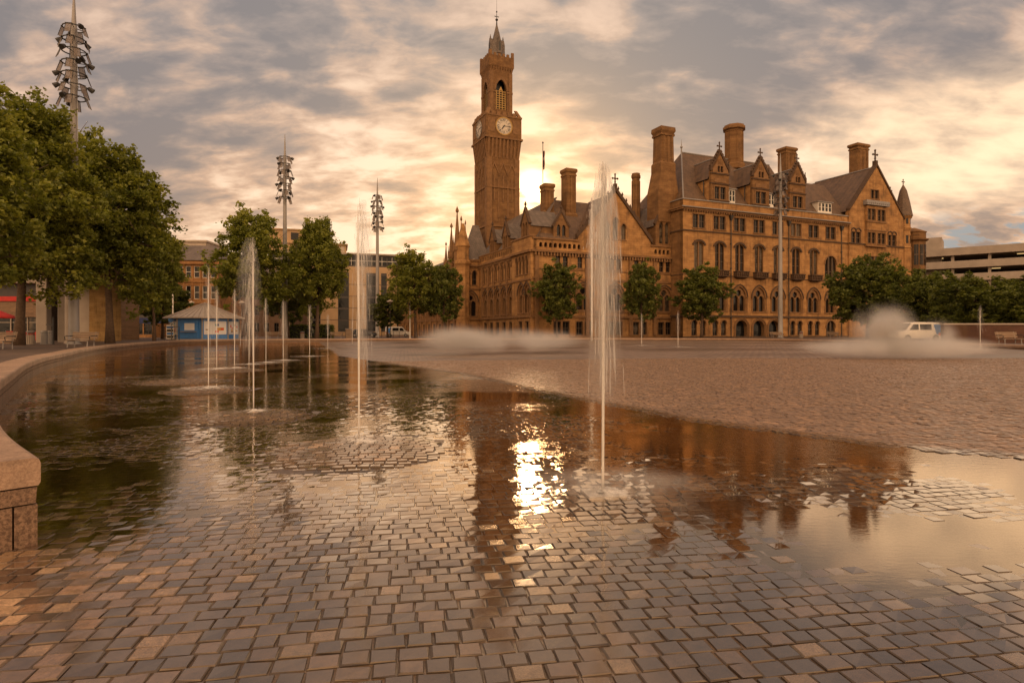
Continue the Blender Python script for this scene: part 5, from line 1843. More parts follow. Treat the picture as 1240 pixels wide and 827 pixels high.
# stone end wall and concrete columns of the building above the cafe
Y0 = 62
wl = thing('stone_building', 'plain honey sandstone building end with pale concrete flank beside the round column', 'building', (W(108, Y0), Y0, PZ))
m = MB(); m.box(0, W(130, Y0) - W(108, Y0), 0, 2.2, 0, 7.2)
obj('wall', m, ashlar('honey_ashlar', (0.42, 0.27, 0.11), (0.38, 0.23, 0.09), (0.28, 0.17, 0.08), 1.1, 0.5), wl)
m = MB(); m.box(-1.25, -0.003, 0.1, 2.1, 0, 6.0)
obj('flank', m, PALEB, wl)
m = MB(); m.box(-1.5, 2.1, -0.3, 2.5, 7.202, 7.5)
obj('roof', m, CONC, wl)
def column(px, Y, w, h, rnd, label):
    m = MB()
    if rnd:
        m.lathe(0, 0, [(w / 2 + 0.06, 0), (w / 2 + 0.06, 0.12), (w / 2, 0.14), (w / 2, h)], 18)
    else:
        b = 0.05
        o = [(-w / 2 + b, -w / 2), (w / 2 - b, -w / 2), (w / 2, -w / 2 + b), (w / 2, w / 2 - b), (w / 2 - b, w / 2), (-w / 2 + b, w / 2), (-w / 2, w / 2 - b), (-w / 2, -w / 2 + b)]
        m.loft([[(x, y, z) for x, y in o] for z in (0, 0.02, h)])
        m.box(-w / 2 - 0.06, w / 2 + 0.06, -w / 2 - 0.06, w / 2 + 0.06, h + 0.002, h + 0.25)
    o = obj('column', m, CONC, None, (W(px, Y), Y, PZ), R(12))
    tag(o, label, 'column')
column(53, 54, 0.85, 6.0, False, 'square pale concrete column between the leaning tree trunk and the bollards')
column(85.5, 50, 0.80, 6.2, True, 'thick round concrete column behind the slatted bench')
column(76, 56, 0.6, 6.2, False, 'slim grey square column just left of the round column')

# multi-storey car park on the right
def carpark():
    A = (W(1118, 141), 141.0)
    B = (W(1240, 130), 130.0)
    ang = math.atan2(B[1] - A[1], B[0] - A[0])
    r = thing('car_park', 'multi storey concrete car park with long open decks beyond the right trees', 'car park', (A[0], A[1], PZ), ang)
    L = 95.0
    top = Zp(302.3, 140.5) - PZ
    bands = [(top - 1.7, top), (top - 4.6, top - 3.0), (top - 7.5, top - 5.9), (top - 10.4, top - 8.8), (top - 13.3, top - 11.7)]
    for a, b in bands:
        m = MB()
        m.box(-16, L, 0, 0.3, a, b)
        m.box(-16, L, 0.301, 26, a, a + 0.35)
        obj('deck', m, CONC, r)
    m = MB(); m.box(-16, L, 24, 24.4, 0, top)
    obj('rear_wall', m, DARKP, r)
    for i in range(14):
        m = MB()
        x = -8 + i * 6.6
        m.box(x, x + 0.55, 0.9, 1.5, 0, top - 1.72)
        obj('pillar', m, CONC, r)
    for i in range(9):
        for k, (a, b) in enumerate(bands[:3]):
            if (i * 3 + k) % 2:
                continue
            m = MB()
            x = 2.0 + i * 7.4 + k * 3
            m.box(x, x + 1.6, 4, 4.3, a - 0.22, a - 0.06)
            obj('strip_light', m, LAMPG, r)
    m = MB(); m.box(-10, 3.3, 3, 12, 0, top + 3.0)
    obj('stair_tower', m, CONC, r)
def lamp_mat(name, col, st):
    m, t = new_mat(name)
    e = t.add('ShaderNodeEmission', Color=col, Strength=st)
    t.set(t.out, 'Surface', e)
    return m
LAMPG = lamp_mat('lit_strip_light', (1.0, 0.62, 0.25), 0.8)
carpark()

# dark retaining wall under the right trees
Y0 = 52
rw = thing('retaining_wall', 'dark brown brick retaining wall below the trees at far right', 'wall', (0, Y0, PZ), 0)
m1, m2 = MB(), MB()
xw = W(1143, Y0)
m1.box(xw, xw + 36, 0, 0.4, 0, 1.55)
m2.box(xw - 0.05, xw + 36, -0.05, 0.45, 1.552, 1.68)
obj('brickwork', m1, ashlar('dark_red_brick', (0.11, 0.045, 0.03), (0.08, 0.035, 0.024), (0.07, 0.05, 0.04), 0.23, 0.08), rw)
obj('coping', m2, CONC, rw)

# ------------------------------------------------------------------ tall lighting masts
def shade_mat():
    m, t = new_mat('pale_lamp_baffle')
    d = t.add('ShaderNodeBsdfPrincipled', Base_Color=(0.28, 0.235, 0.21), Roughness=0.35)
    tl = t.add('ShaderNodeBsdfTranslucent', Color=(0.5, 0.42, 0.36))
    tr = t.add('ShaderNodeBsdfTransparent', Color=(0.9, 0.85, 0.8))
    a = t.add('ShaderNodeMixShader', i0=0.4, i1=d, i2=tl)
    b = t.add('ShaderNodeMixShader', i0=0.45, i1=a, i2=tr)
    t.set(t.out, 'Surface', b)
    return m
SHADE = shade_mat()
def make_mast():
    r = thing('light_mast', 'x', 'light mast')
    m = MB()
    m.lathe(0, 0, [(0.52, 0), (0.52, 0.1), (0.36, 0.12), (0.34, 3), (0.29, 12), (0.24, 19.0), (0.22, 25.2), (0.16, 25.6), (0.10, 27.0), (0.03, 28.4)], 14)
    obj('pole', m, STEEL, r, smooth=True)
    rnd = random.Random(5)
    rr = MB()
    rr.ring(0, 0, 0, 0.78, 0.05, 22)
    for k in range(3):
        a = k * 2 * PI / 3
        rr.tube([(0.2 * math.cos(a), 0.2 * math.sin(a), 0), (0.78 * math.cos(a), 0.78 * math.sin(a), 0)], 0.035, 5)
    rme = rr.mesh('lamp_ring', IRON)
    s = MB()
    s.loft([[(0.80, -0.18, -0.02), (0.82, -0.18, 0.0), (0.82, 0.18, 0.0), (0.80, 0.18, -0.02)],
            [(1.04, -0.23, -0.74), (1.07, -0.23, -0.72), (1.07, 0.23, -0.72), (1.04, 0.23, -0.74)]])
    s.box(0.76, 0.86, -0.26, 0.26, 0.0, 0.05, 1)
    s.tube([(0.82, -0.22, 0.0), (1.07, -0.24, -0.75)], 0.025, 4, 1)
    s.tube([(0.82, 0.22, 0.0), (1.07, 0.24, -0.75)], 0.025, 4, 1)
    sme = s.mesh('baffle', [SHADE, IRON])
    f = MB()
    f.tube([(0.78, 0, 0), (0.98, 0, -0.1)], 0.05, 6)
    f.tube([(0.92, 0, 0.02), (1.0, 0, -0.08), (1.22, 0, -0.24)], [0.12, 0.17, 0.21], 8)
    fme = f.mesh('floodlight', IRON)
    for k in range(7):
        z = 19.6 + k * 0.93
        ring = put('lamp_ring', rme, r, (0, 0, z), rnd.uniform(0, 6))
        sc = 1.0 if k < 5 else 0.92
        ring.scale = (sc, sc, 1)
        a = rnd.uniform(0, 6)
        for i in range(4):
            put('baffle', sme, ring, (0, 0, 0), a + i * 1.5 + rnd.uniform(-.15, .15))
        for i in range(2):
            put('floodlight', fme, ring, (0, 0, 0.02), a + 0.55 + i * (1.12 + rnd.choice((0, 1.12, 2.2))))
    return r
mast = make_mast()
mast.location = (W(89.5, 46), 46, PZ)
mast.scale = (1, 1, 0.945)
mast['group'] = 'tall lighting masts round the pool'
mast['label'] = 'nearest and tallest lighting mast, rising above the left trees'
for (px, Y, rz, lb) in ((345, 85, 0.8, 'lighting mast with ring lamps standing between the two mid left trees'),
                        (457, 109, 2.0, 'lighting mast in front of the modern apartment block'),
                        (945, 94, 3.1, 'lighting mast standing in front of the long city hall wing')):
    dup(mast, (W(px, Y), Y, PZ), rz, lb, scale=(1, 1, 1))

# ------------------------------------------------------------------ benches, bins, bollards
def make_bench():
    r = thing('bench', 'x', 'bench')
    m = MB()
    for i in range(5):
        y = -0.22 + i * 0.105
        m.box(-0.95, 0.95, y, y + 0.09, 0.42, 0.465)
    obj('seat', m, BENCHW, r)
    m = MB()
    for i in range(4):
        z = 0.53 + i * 0.105
        y = 0.30 + i * 0.028
        m.box(-0.95, 0.95, y, y + 0.035, z, z + 0.09)
    obj('backrest', m, BENCHW, r)
    for x in (-0.72, 0.72):
        m = MB()
        m.tube([(0.0, -0.2, 0), (0, -0.17, 0.41)], 0.032, 6)
        m.tube([(0.0, 0.28, 0), (0, 0.26, 0.41)], 0.032, 6)
        m.box(-0.035, 0.035, -0.22, 0.30, 0.375, 0.418)
        m.tube([(0, 0.28, 0.40), (0, 0.43, 0.96)], 0.026, 6)
        obj('leg', m, STEEL, r, (x, 0, 0))
    for x in (-0.9, 0.9):
        m = MB()
        m.tube([(0, -0.18, 0.44), (0, -0.22, 0.66), (0, -0.1, 0.70), (0, 0.34, 0.70)], 0.024, 6)
        obj('armrest', m, IRON, r, (x, 0, 0))
    return r
bench = make_bench()
bench['group'] = 'slatted benches round the pool'
bspots = [(97, 37.0, R(-12), 'slatted bench with dark armrests in front of the round concrete column'),
          (-2, 34.0, R(-20), 'slatted bench cut by the left picture edge'),
          (330, 83, R(0), 'slatted bench left of the mid left lighting mast, by the small jets'),
          (407, 86, R(0), 'slatted bench beside the timber box near the hedge'),
          (941, 90, R(6), 'slatted bench at the foot of the mast before the city hall wing'),
          (1010, 86, R(8), 'slatted bench below the biggest right tree'),
          (1224, 45, R(10), 'slatted bench in front of the dark retaining wall')]
for i, (px, Y, rz, lb) in enumerate(bspots):
    if i == 0:
        bench.location = (W(px, Y), Y, PZ); bench.rotation_euler = (0, 0, rz); bench['label'] = lb
        # the bench stands on the low step by the wall
    else:
        dup(bench, (W(px, Y), Y, PZ), rz, lb)

def make_bin():
    r = thing('litter_bin', 'x', 'litter bin')
    m = MB()
    m.lathe(0, 0, [(0.24, 0), (0.25, 0.03), (0.27, 0.72), (0.25, 0.72), (0.23, 0.1)], 14)
    for k in range(14):
        a = 2 * PI * k / 14
        m.box(0.265, 0.285, -0.035, 0.035, 0.05, 0.70, 0, a, (0, 0))
    obj('body', m, CONC, r)
    m = MB(); m.lathe(0, 0, [(0.29, 0.725), (0.29, 0.83), (0.24, 0.835), (0.24, 0.73)], 14)
    obj('rim_band', m, simple('red_brown_paint', (0.22, 0.05, 0.03), 0.5), r)
    m = MB(); m.lathe(0, 0, [(0.20, 0.84), (0.31, 0.95), (0.31, 0.99), (0.1, 1.04)], 14)
    m.box(-0.02, 0.02, -0.3, -0.26, 0.7, 0.96); m.box(-0.02, 0.02, 0.26, 0.3, 0.7, 0.96)
    obj('lid', m, STEEL, r)
    return r
bn = make_bin()
bn['group'] = 'round litter bins on the square'
for i, (px, Y, lb) in enumerate(((37, 46, 'pale ribbed litter bin with red band beside the leaning tree trunk'), (366, 88, 'litter bin in front of the dark hedge'),
                                 (970, 92, 'pale litter bin between two benches before the city hall wing'), (582, 104, 'pale litter bin by the side facade of city hall'))):
    if i == 0:
        bn.location = (W(px, Y), Y, PZ); bn['label'] = lb
    else:
        dup(bn, (W(px, Y), Y, PZ), 0.3 * i, lb)
def make_bollard():
    m = MB()
    m.lathe(0, 0, [(0.17, 0), (0.17, 0.03), (0.145, 0.05), (0.145, 1.0), (0.13, 1.04), (0.0, 1.05)], 14)
    r = tag(obj('bollard', m, STEEL), 'x', 'bollard', 'steel bollards by the column')
    c = MB(); c.ring(0, 0, 0.86, 0.146, 0.012, 16)
    obj('band', c, IRON, r)
    return r
bo = make_bollard()
bo.location = (W(53.5, 47), 47, PZ)
bo.scale = (1.6, 1.6, 1.0)
bo['label'] = 'thick steel bollard, left of the pair by the square column'
b2 = dup(bo, (W(60, 48), 48, PZ), 0.0, 'thick steel bollard, right of the pair by the square column', scale=(1.5, 1.5, 1.0))
m = MB()
m.lathe(0, 0, [(0.09, 0), (0.07, 0.1), (0.06, 2.0), (0.05, 2.05)], 8)
ps = thing('sign_post', 'slim dark post with small sign blade right of the bollards', 'sign post', (W(64.5, 46), 46, PZ))
obj('post', m, IRON, ps)
m = MB(); m.box(-0.55, 0.0, -0.02, 0.02, 1.45, 1.53)
obj('blade', m, IRON, ps)

# red parasol and red wind screens at the cafe
pr = thing('parasol', 'red cafe parasol at the far left in front of the timber cladding', 'parasol', (W(-6, 58), 58, PZ))
m = MB(); m.lathe(0, 0, [(1.75, 2.25), (1.6, 2.42), (0.12, 3.1), (0.04, 3.15)], 8)
obj('canopy', m, REDP, pr)
m = MB(); m.lathe(0, 0, [(0.03, 0.06), (0.03, 3.2)], 8)
obj('pole', m, STEEL, pr)
m = MB(); m.lathe(0, 0, [(0.35, 0), (0.35, 0.06), (0.06, 0.1)], 12)
obj('base', m, IRON, pr)
scr = None
for i, (px, lb) in enumerate(((33.5, 'red fabric wind screen panel next to the litter bin'), (46, 'red fabric wind screen panel next to the square column'), (14, 'red fabric wind screen panel behind the pale mound'))):
    lbl = lb
    if scr is None:
        scr = thing('wind_screen', lbl, 'wind screen', (W(px, 59), 59, PZ), 0, 'red wind screens of the cafe')
        m = MB(); m.box(-0.52, 0.52, -0.012, 0.012, 0.15, 1.02)
        obj('panel', m, REDP, scr)
        for s in (-0.55, 0.55):
            m = MB(); m.lathe(0, 0, [(0.16, 0), (0.16, 0.02), (0.025, 0.03), (0.025, 1.08)], 8)
            obj('post', m, STEEL, scr, (s, 0, 0))
    else:
        dup(scr, (W(px, 59), 59, PZ), 0.0, lbl)
# pale curved stone mound seat at the left edge
m = MB()
for_ = [[(2.2 * k * math.cos(2 * PI * i / 24), 1.2 * k * math.sin(2 * PI * i / 24), z) for i in range(24)] for k, z in ((1.0, 0), (0.97, 0.2), (0.85, 0.42), (0.6, 0.6), (0.3, 0.7), (0.02, 0.72))]
m.loft(for_)
tag(obj('stone_mound', m, GRAN_T, None, (W(3, 50), 50, PZ), smooth=True), 'smooth pale domed stone mound at the left edge behind the bench', 'stone mound')

# ------------------------------------------------------------------ blue kiosk
def kiosk():
    Y = 74
    r = thing('kiosk', 'octagonal blue ticket kiosk with ribbed grey cone roof and white posters', 'kiosk', (W(248, Y), Y, PZ))
    n = 8
    Rr = 3.75
    eave = Zp(386, Y) - PZ
    ph = PI / 8
    m = MB()
    m.lathe(0, 0, [(Rr, 0.12), (Rr, eave)], n, 0, ph)
    obj('wall', m, BLUEP, r)
    m = MB(); m.lathe(0, 0, [(Rr + 0.15, 0), (Rr + 0.15, 0.118)], n, 0, ph)
    obj('plinth', m, CONC, r)
    ap = Zp(367.5, Y) - PZ
    m = MB()
    m.lathe(0, 0, [(Rr + 0.75, eave - 0.02), (Rr + 0.75, eave + 0.1), (0.25, ap), (0.05, ap + 0.12)], n, 0, ph)
    rf = obj('roof', m, simple('zinc_roof', (0.36, 0.30, 0.25), 0.5, var=0.12), r)
    m = MB()
    for i in range(40):
        a = 2 * PI * i / 40
        # rib follows the facet
        k = math.cos(PI / 8) / math.cos(((a - ph + PI / 8) % (PI / 4)) - PI / 8)
        k = 1.0 if False else math.cos(PI / 8) / math.cos(((a - ph) % (PI / 4)) - PI / 8)
        re = (Rr + 0.74) * k
        m.tube([(re * math.cos(a), re * math.sin(a), eave + 0.12), (0.25 * math.cos(a), 0.25 * math.sin(a), ap + 0.02)], 0.035, 4)
    obj('rib', m, simple('zinc_seam', (0.25, 0.2, 0.17), 0.5), rf)
    # panels on the sides facing the pool
    ri = Rr * math.cos(PI / 8)
    side = 2 * Rr * math.sin(PI / 8)
    PINK = simple('poster_paper', (0.62, 0.60, 0.60), 0.6, var=0.1, nscale=1.0)
    inks = [simple('ink_' + n_, c) for n_, c in (('ochre', (0.5, 0.25, 0.04)), ('navy', (0.03, 0.06, 0.2)), ('red', (0.55, 0.04, 0.03)), ('teal', (0.05, 0.22, 0.3)), ('brown', (0.15, 0.08, 0.04)))]
    rnd = random.Random(3)
    for k in range(8):
        a = -PI / 2 + (k - 3.5 + 0.5) * PI / 4
        if k % 2 == 1 and False:
            continue
        rot = a + PI / 2
        cx, cyy = ri * math.cos(a), ri * math.sin(a)
        if k == 3:
            m = MB(); m.box(-1.0, 1.0, -0.10, 0.0, 0.25, eave - 0.25)
            h = obj('serving_hatch', m, BLUEP, r, (cx, cyy, 0), rot)
            m = MB(); m.box(-0.55, 0.6, -0.13, -0.102, 1.15, 1.95)
            obj('notice', m, PINK, h)
            m = MB(); m.box(-0.85, 0.85, -0.45, -0.101, 0.95, 1.02)
            obj('shelf', m, STEEL, h)
        else:
            m = MB(); m.box(-1.25, 1.25, -0.05, 0.0, 0.65, eave - 0.35)
            h = obj('poster_board', m, PINK, r, (cx, cyy, 0), rot)
            for i in range(7):
                x, z = rnd.uniform(-1.1, 0.75), rnd.uniform(0.75, eave - 0.85)
                m = MB(); m.box(x, x + rnd.uniform(0.2, 0.5), -0.062 - i * 0.002, -0.052, z, z + rnd.uniform(0.12, 0.45))
                obj('picture', m, rnd.choice(inks), h)
    for k in range(8):
        a = -PI / 2 + k * PI / 4 + PI / 8
        m = MB(); m.lathe(0, 0, [(0.09, 0.12), (0.09, eave)], 6)
        obj('corner_post', m, STEEL, r, ((Rr + 0.02) * math.cos(a), (Rr + 0.02) * math.sin(a), 0))
kiosk()
# hand rails beside the kiosk
def rail(px0, px1, Y, label, posts=3, h=1.1, bars=3):
    xa, xb = W(px0, Y), W(px1, Y)
    r = thing('handrail', label, 'handrail', ((xa + xb) / 2, Y, PZ), 0, 'low metal rails round the square')
    L = xb - xa
    m = MB()
    for k in range(bars):
        z = h - k * h / bars
        m.tube([(-L / 2, 0, z), (L / 2, 0, z)], 0.028, 6)
    obj('rails', m, IRON, r)
    for i in range(posts):
        m = MB(); m.lathe(0, 0, [(0.035, 0), (0.035, h)], 6)
        obj('post', m, IRON, r, (-L / 2 + L * i / (posts - 1), 0, 0))
rail(199, 217, 68, 'dark metal handrail at the left side of the blue kiosk', 3, 1.5)
rail(289, 312, 78, 'dark metal handrail right of the blue kiosk', 4, 1.3)
rail(584, 607, 103, 'metal handrail in front of the city hall side facade', 5, 1.1)
rail(418, 452, 92, 'metal handrail behind the timber box near the second mast', 6, 1.0)
rail(462, 512, 100, 'long metal handrail left of the white mist', 8, 1.0, 2)
sg = thing('notice_stand', 'white notice stand with stacked leaflets at the left of the kiosk', 'notice stand', (W(207.5, 71), 71, PZ))
m = MB(); m.box(-0.45, 0.45, -0.25, 0.25, 0.1, 1.75)
obj('cabinet', m, WHITEP, sg)
for k in range(4):
    m = MB(); m.box(-0.36, 0.36, -0.275, -0.252, 0.25 + k * 0.37, 0.5 + k * 0.37)
    obj('leaflet', m, BLUEP if k % 2 else DARKP, sg)
bs = thing('round_sign', 'round blue sign on a slim post above the notice stand', 'sign', (W(207, 70.5), 70.5, PZ))
m = MB(); m.tube([(0, -0.03, 2.35), (0, 0.03, 2.35)], 0.3, 16)
obj('disc', m, BLUEP, bs)
m = MB(); m.lathe(0, 0.06, [(0.03, 0), (0.03, 2.6)], 6)
obj('post', m, STEEL, bs)
ban = thing('shop_awning', 'long dark blue shop awning under the small dark tree', 'awning', (W(192, 98), 98, PZ))
m = MB(); m.prism([(0, 0)] * 0 or [(-3.4, 2.3), (-3.4, 3.2), (3.4, 3.2), (3.4, 2.3)], -0.1, 1.2)
obj('canopy', m, simple('navy_canvas', (0.012, 0.02, 0.09), 0.7), ban)
for s in (-3.2, 3.2):
    m = MB(); m.lathe(0, 0, [(0.05, 0), (0.05, 2.3)], 6)
    obj('post', m, IRON, ban, (s, 0, 0))

# lamp posts
def make_lamp(h=5.6):
    r = thing('street_lamp', 'x', 'street lamp')
    m = MB(); m.lathe(0, 0, [(0.11, 0), (0.11, 0.6), (0.06, 0.65), (0.045, h)], 8)
    obj('pole', m, IRON, r)
    m = MB(); m.lathe(0, 0, [(0.06, h - 0.35), (0.2, h - 0.12), (0.55, h), (0.5, h + 0.12), (0.12, h + 0.3), (0.03, h + 0.4)], 14)
    obj('lamp_head', m, PALEB, r)
    return r
lp = make_lamp()
lp['group'] = 'disc headed street lamps'
for i, (px, py, Y, lb) in enumerate(((231.5, 367, 96, 'disc headed street lamp above the left slope of the kiosk roof'), (293, 367, 98, 'disc headed street lamp right of the kiosk roof'), (472.5, 365.5, 98, 'disc headed street lamp right of the second mast by the small tree'))):
    s = (Zp(py, Y) - PZ) / 5.6
    if i == 0:
        lp.location = (W(px, Y), Y, PZ); lp['label'] = lb; lp.scale = (s, s, s)
    else:
        dup(lp, (W(px, Y), Y, PZ), 0, lb, scale=(s, s, s))
for px, py, Y, lb in ((209.3, 343, 78, 'white slim pole with small cap left of the kiosk'), (496.5, 364, 92, 'pale slim pole under the double trunk trees left of city hall')):
    h = Zp(py, Y) - PZ
    r = thing('slim_pole', lb, 'pole', (W(px, Y), Y, PZ))
    m = MB(); m.lathe(0, 0, [(0.16, 0), (0.16, 0.05), (0.10, 0.08), (0.08, h)], 10)
    obj('shaft', m, WHITEP, r)
    m = MB(); m.lathe(0, 0, [(0.1, h), (0.16, h + 0.05), (0.16, h + 0.15), (0.02, h + 0.22)], 10)
    obj('cap', m, IRON, r)

# hedge, timber box, planters
def leafy_box(w, d, h, n, seed, size):
    r_ = np.random.default_rng(seed)
    P = r_.uniform(-0.5, 0.5, (n, 3)) * [w, d, h] + [0, 0, h / 2]
    ax = r_.integers(0, 3, n)
    sg_ = np.where(r_.uniform(0, 1, n) < 0.5, -0.5, 0.5)
    for k, (L, o) in enumerate(((w, 0), (d, 0), (h, h / 2))):
        mk = ax == k
        v = sg_ * L + o
        if k == 2:
            v = np.full(n, h)
        P[mk, k] = v[mk] + r_.normal(0, 0.05, mk.sum())
    return P
tb = thing('timber_box', 'square pale timber box beside the bench near the hedge', 'box', (W(423, 89), 89, PZ))
m = MB(); m.box(-0.42, 0.42, -0.42, 0.42, 0, 1.35)
obj('body', m, BENCHW, tb)
m = MB(); m.box(-0.47, 0.47, -0.47, 0.47, 1.352, 1.45)
obj('lid', m, STEEL, tb)
m = MB(); m.box(-2.2, 2.2, -0.6, 0.6, 0, 0.5); m.box(-2.26, 2.26, -0.66, 0.66, 0.502, 0.6)
tag(obj('stone_plinth', m, GRAN_T, None, (W(671, 90.5), 90.5, PZ), HA), 'low pale stone plinth at the front corner of city hall', 'plinth')

# bicycle leaning by the corner of city hall
def bicycle():
    r = thing('bicycle', 'dark bicycle leaning near the city hall corner beside the stone plinth', 'bicycle', (W(654, 89), 89, PZ), R(20))
    for x in (-0.52, 0.52):
        m = MB()
        n = 22
        b = 0
        rings = []
        for i in range(n):
            a = 2 * PI * i / n
            rings.append([(x + (0.33 + 0.022 * math.cos(q)) * math.cos(a), 0.022 * math.sin(q), 0.35 + (0.33 + 0.022 * math.cos(q)) * math.sin(a)) for q in (0.8, 2.4, 3.9, 5.5)])
        rings.append(rings[0])
        m.loft(rings, cap=False)
        wh = obj('wheel', m, IRON, r)
        s = MB()
        for i in range(8):
            a = PI * i / 8
            s.tube([(x - 0.32 * math.cos(a), 0, 0.35 - 0.32 * math.sin(a)), (x + 0.32 * math.cos(a), 0, 0.35 + 0.32 * math.sin(a))], 0.004, 4)
        obj('spokes', s, STEEL, wh)
    m = MB()
    for a, b in (((-0.52, 0.35), (-0.15, 0.33)), ((-0.52, 0.35), (-0.22, 0.82)), ((-0.15, 0.33), (-0.25, 0.92)), ((-0.15, 0.33), (0.36, 0.78)), ((-0.22, 0.82), (0.36, 0.86)), ((0.36, 0.95), (0.52, 0.35))):
        m.tube([(a[0], 0, a[1]), (b[0], 0, b[1])], 0.02, 6)
    obj('frame', m, simple('bicycle_paint', (0.03, 0.03, 0.05), 0.3), r)
    m = MB(); m.tube([(0.3, -0.26, 1.0), (0.38, -0.2, 1.02), (0.36, 0, 0.98), (0.38, 0.2, 1.02), (0.3, 0.26, 1.0)], 0.015, 6)
    obj('handlebar', m, IRON, r)
    m = MB(); m.loft([[(-0.4, -0.07, 0.92), (-0.4, 0.07, 0.92), (-0.4, 0.07, 0.96), (-0.4, -0.07, 0.96)], [(-0.12, -0.02, 0.93), (-0.12, 0.02, 0.93), (-0.12, 0.02, 0.96), (-0.12, -0.02, 0.96)]])
    obj('saddle', m, IRON, r)
bicycle()

# white van half hidden by the mist at the right
def car_body(m, L, Wd, prof, mi=0):
    """prof: list of (x, z_low, z_high, half width low, half width high)"""
    rings = []
    for x, z0, z1, w0, w1 in prof:
        rings.append([(x, -w0 * 0.96, z0), (x, w0 * 0.96, z0), (x, w0, z0 + 0.15), (x, w0, (z0 + z1) * 0.5), (x, w1, z1 - 0.12), (x, w1 * 0.86, z1), (x, -w1 * 0.86, z1), (x, -w1, z1 - 0.12), (x, -w0, (z0 + z1) * 0.5), (x, -w0, z0 + 0.15)])
    m.loft(rings, mi)
def vehicle(name, label, cat, loc, rot, col, van=True, group=None):
    r = thing(name, label, cat, loc, rot, group)
    paint = col
    m = MB()
    if van:
        prof = [(-2.35, 0.35, 1.75, 0.85, 0.78), (-2.25, 0.3, 1.92, 0.9, 0.8), (0.6, 0.28, 1.95, 0.92, 0.82), (0.95, 0.28, 1.85, 0.92, 0.78), (1.55, 0.28, 1.12, 0.92, 0.84), (2.2, 0.3, 0.98, 0.88, 0.8), (2.4, 0.38, 0.8, 0.78, 0.74)]
    else:
        prof = [(-2.1, 0.35, 0.95, 0.78, 0.72), (-1.95, 0.3, 1.1, 0.85, 0.78), (-1.4, 0.28, 1.42, 0.88, 0.66), (0.2, 0.28, 1.46, 0.88, 0.66), (1.0, 0.28, 0.98, 0.88, 0.8), (1.9, 0.3, 0.85, 0.85, 0.76), (2.1, 0.38, 0.7, 0.74, 0.7)]
    car_body(m, 4.6, 1.8, prof)
    obj('body', m, paint, r, smooth=False)
    for s in (-1, 1):
        sp_ = [((0.35, 1.15), (1.28, 1.15), (0.88, 1.72), (0.35, 1.72)), ((-1.0, 1.15), (0.2, 1.15), (0.2, 1.72), (-1.0, 1.72))] if van else [((-0.35, 0.95), (0.75, 0.95), (0.2, 1.34), (-0.35, 1.36)), ((-1.5, 0.95), (-0.45, 0.95), (-0.45, 1.36), (-1.2, 1.34))]
        for q in sp_:
            m = MB()
            m.loft([[(x, s * (0.93 - 0.11 * max(0, (z - 1.05))), z) for x, z in q], [(x, s * (0.90 - 0.11 * max(0, (z - 1.05))), z) for x, z in q]])
            obj('side_window', m, GLASS2, r)
    m = MB()
    if van:
        m.quad([(1.62, -0.72, 1.14), (1.62, 0.72, 1.14), (1.02, 0.66, 1.82), (1.02, -0.66, 1.82)])
    else:
        m.quad([(1.02, -0.7, 1.0), (1.02, 0.7, 1.0), (0.24, 0.6, 1.47), (0.24, -0.6, 1.47)])
    obj('windscreen', m, GLASS2, r)
    for x in (-1.45, 1.5):
        for s in (-1, 1):
            m = MB()
            m.loft([[(x + rr * math.cos(2 * PI * i / 18), s * y, 0.33 + rr * math.sin(2 * PI * i / 18)) for i in range(18)] for rr, y in ((0.28, 0.96), (0.33, 0.92), (0.33, 0.74), (0.28, 0.72))])
            wh = obj('wheel', m, IRON, r)
            m = MB()
            m.loft([[(x + rr * math.cos(2 * PI * i / 14), s * y, 0.33 + rr * math.sin(2 * PI * i / 14)) for i in range(14)] for rr, y in ((0.2, 0.975), (0.2, 0.955))])
            obj('hub_cap', m, STEEL, wh)
    for s in (-1, 1):
        m = MB(); m.box(2.28, 2.42, s * 0.62 - 0.14, s * 0.62 + 0.14, 0.62, 0.78)
        obj('headlight', m, WHITEP, r)
        m = MB(); m.box(-2.38, -2.3, s * 0.74 - 0.08, s * 0.74 + 0.08, 0.85, 1.3)
        obj('tail_light', m, REDP, r)
    if van:
        m = MB()
        m.quad([(-2.1, 0.945, 0.7), (-1.5, 0.945, 0.7), (-1.2, 0.925, 1.7), (-2.1, 0.925, 1.7)])
        obj('blue_patch', m, BLUEP, r)
        m = MB()
        m.quad([(-2.1, -0.945, 0.7), (-1.5, -0.945, 0.7), (-1.2, -0.925, 1.7), (-2.1, -0.925, 1.7)])
        obj('blue_patch', m, BLUEP, r)
        for s in (-1, 1):
            m = MB()
            m.quad([(-2.2, s * 0.948, 0.6), (-1.7, s * 0.948, 0.6), (-1.7, s * 0.946, 0.85), (-2.2, s * 0.946, 0.85)])
            obj('orange_patch', m, simple('orange_decal', (0.6, 0.12, 0.02), 0.4), r)
    return r
vehicle('van', 'white panel van with blue and orange tail markings behind the right mist', 'van', (W(1109, 63), 63, PZ), R(180 + 3), WHITEP, True)
vehicle('parked_car', 'dark parked car behind the metal rail near the second mast', 'car', (W(441, 105), 105, PZ), R(4), simple('dark_car_paint', (0.05, 0.05, 0.06), 0.25), False)
vehicle('parked_van', 'pale parked van behind the long rail left of city hall', 'van', (W(482, 118), 118, PZ), R(6), simple('pale_car_paint', (0.4, 0.36, 0.32), 0.3), True)
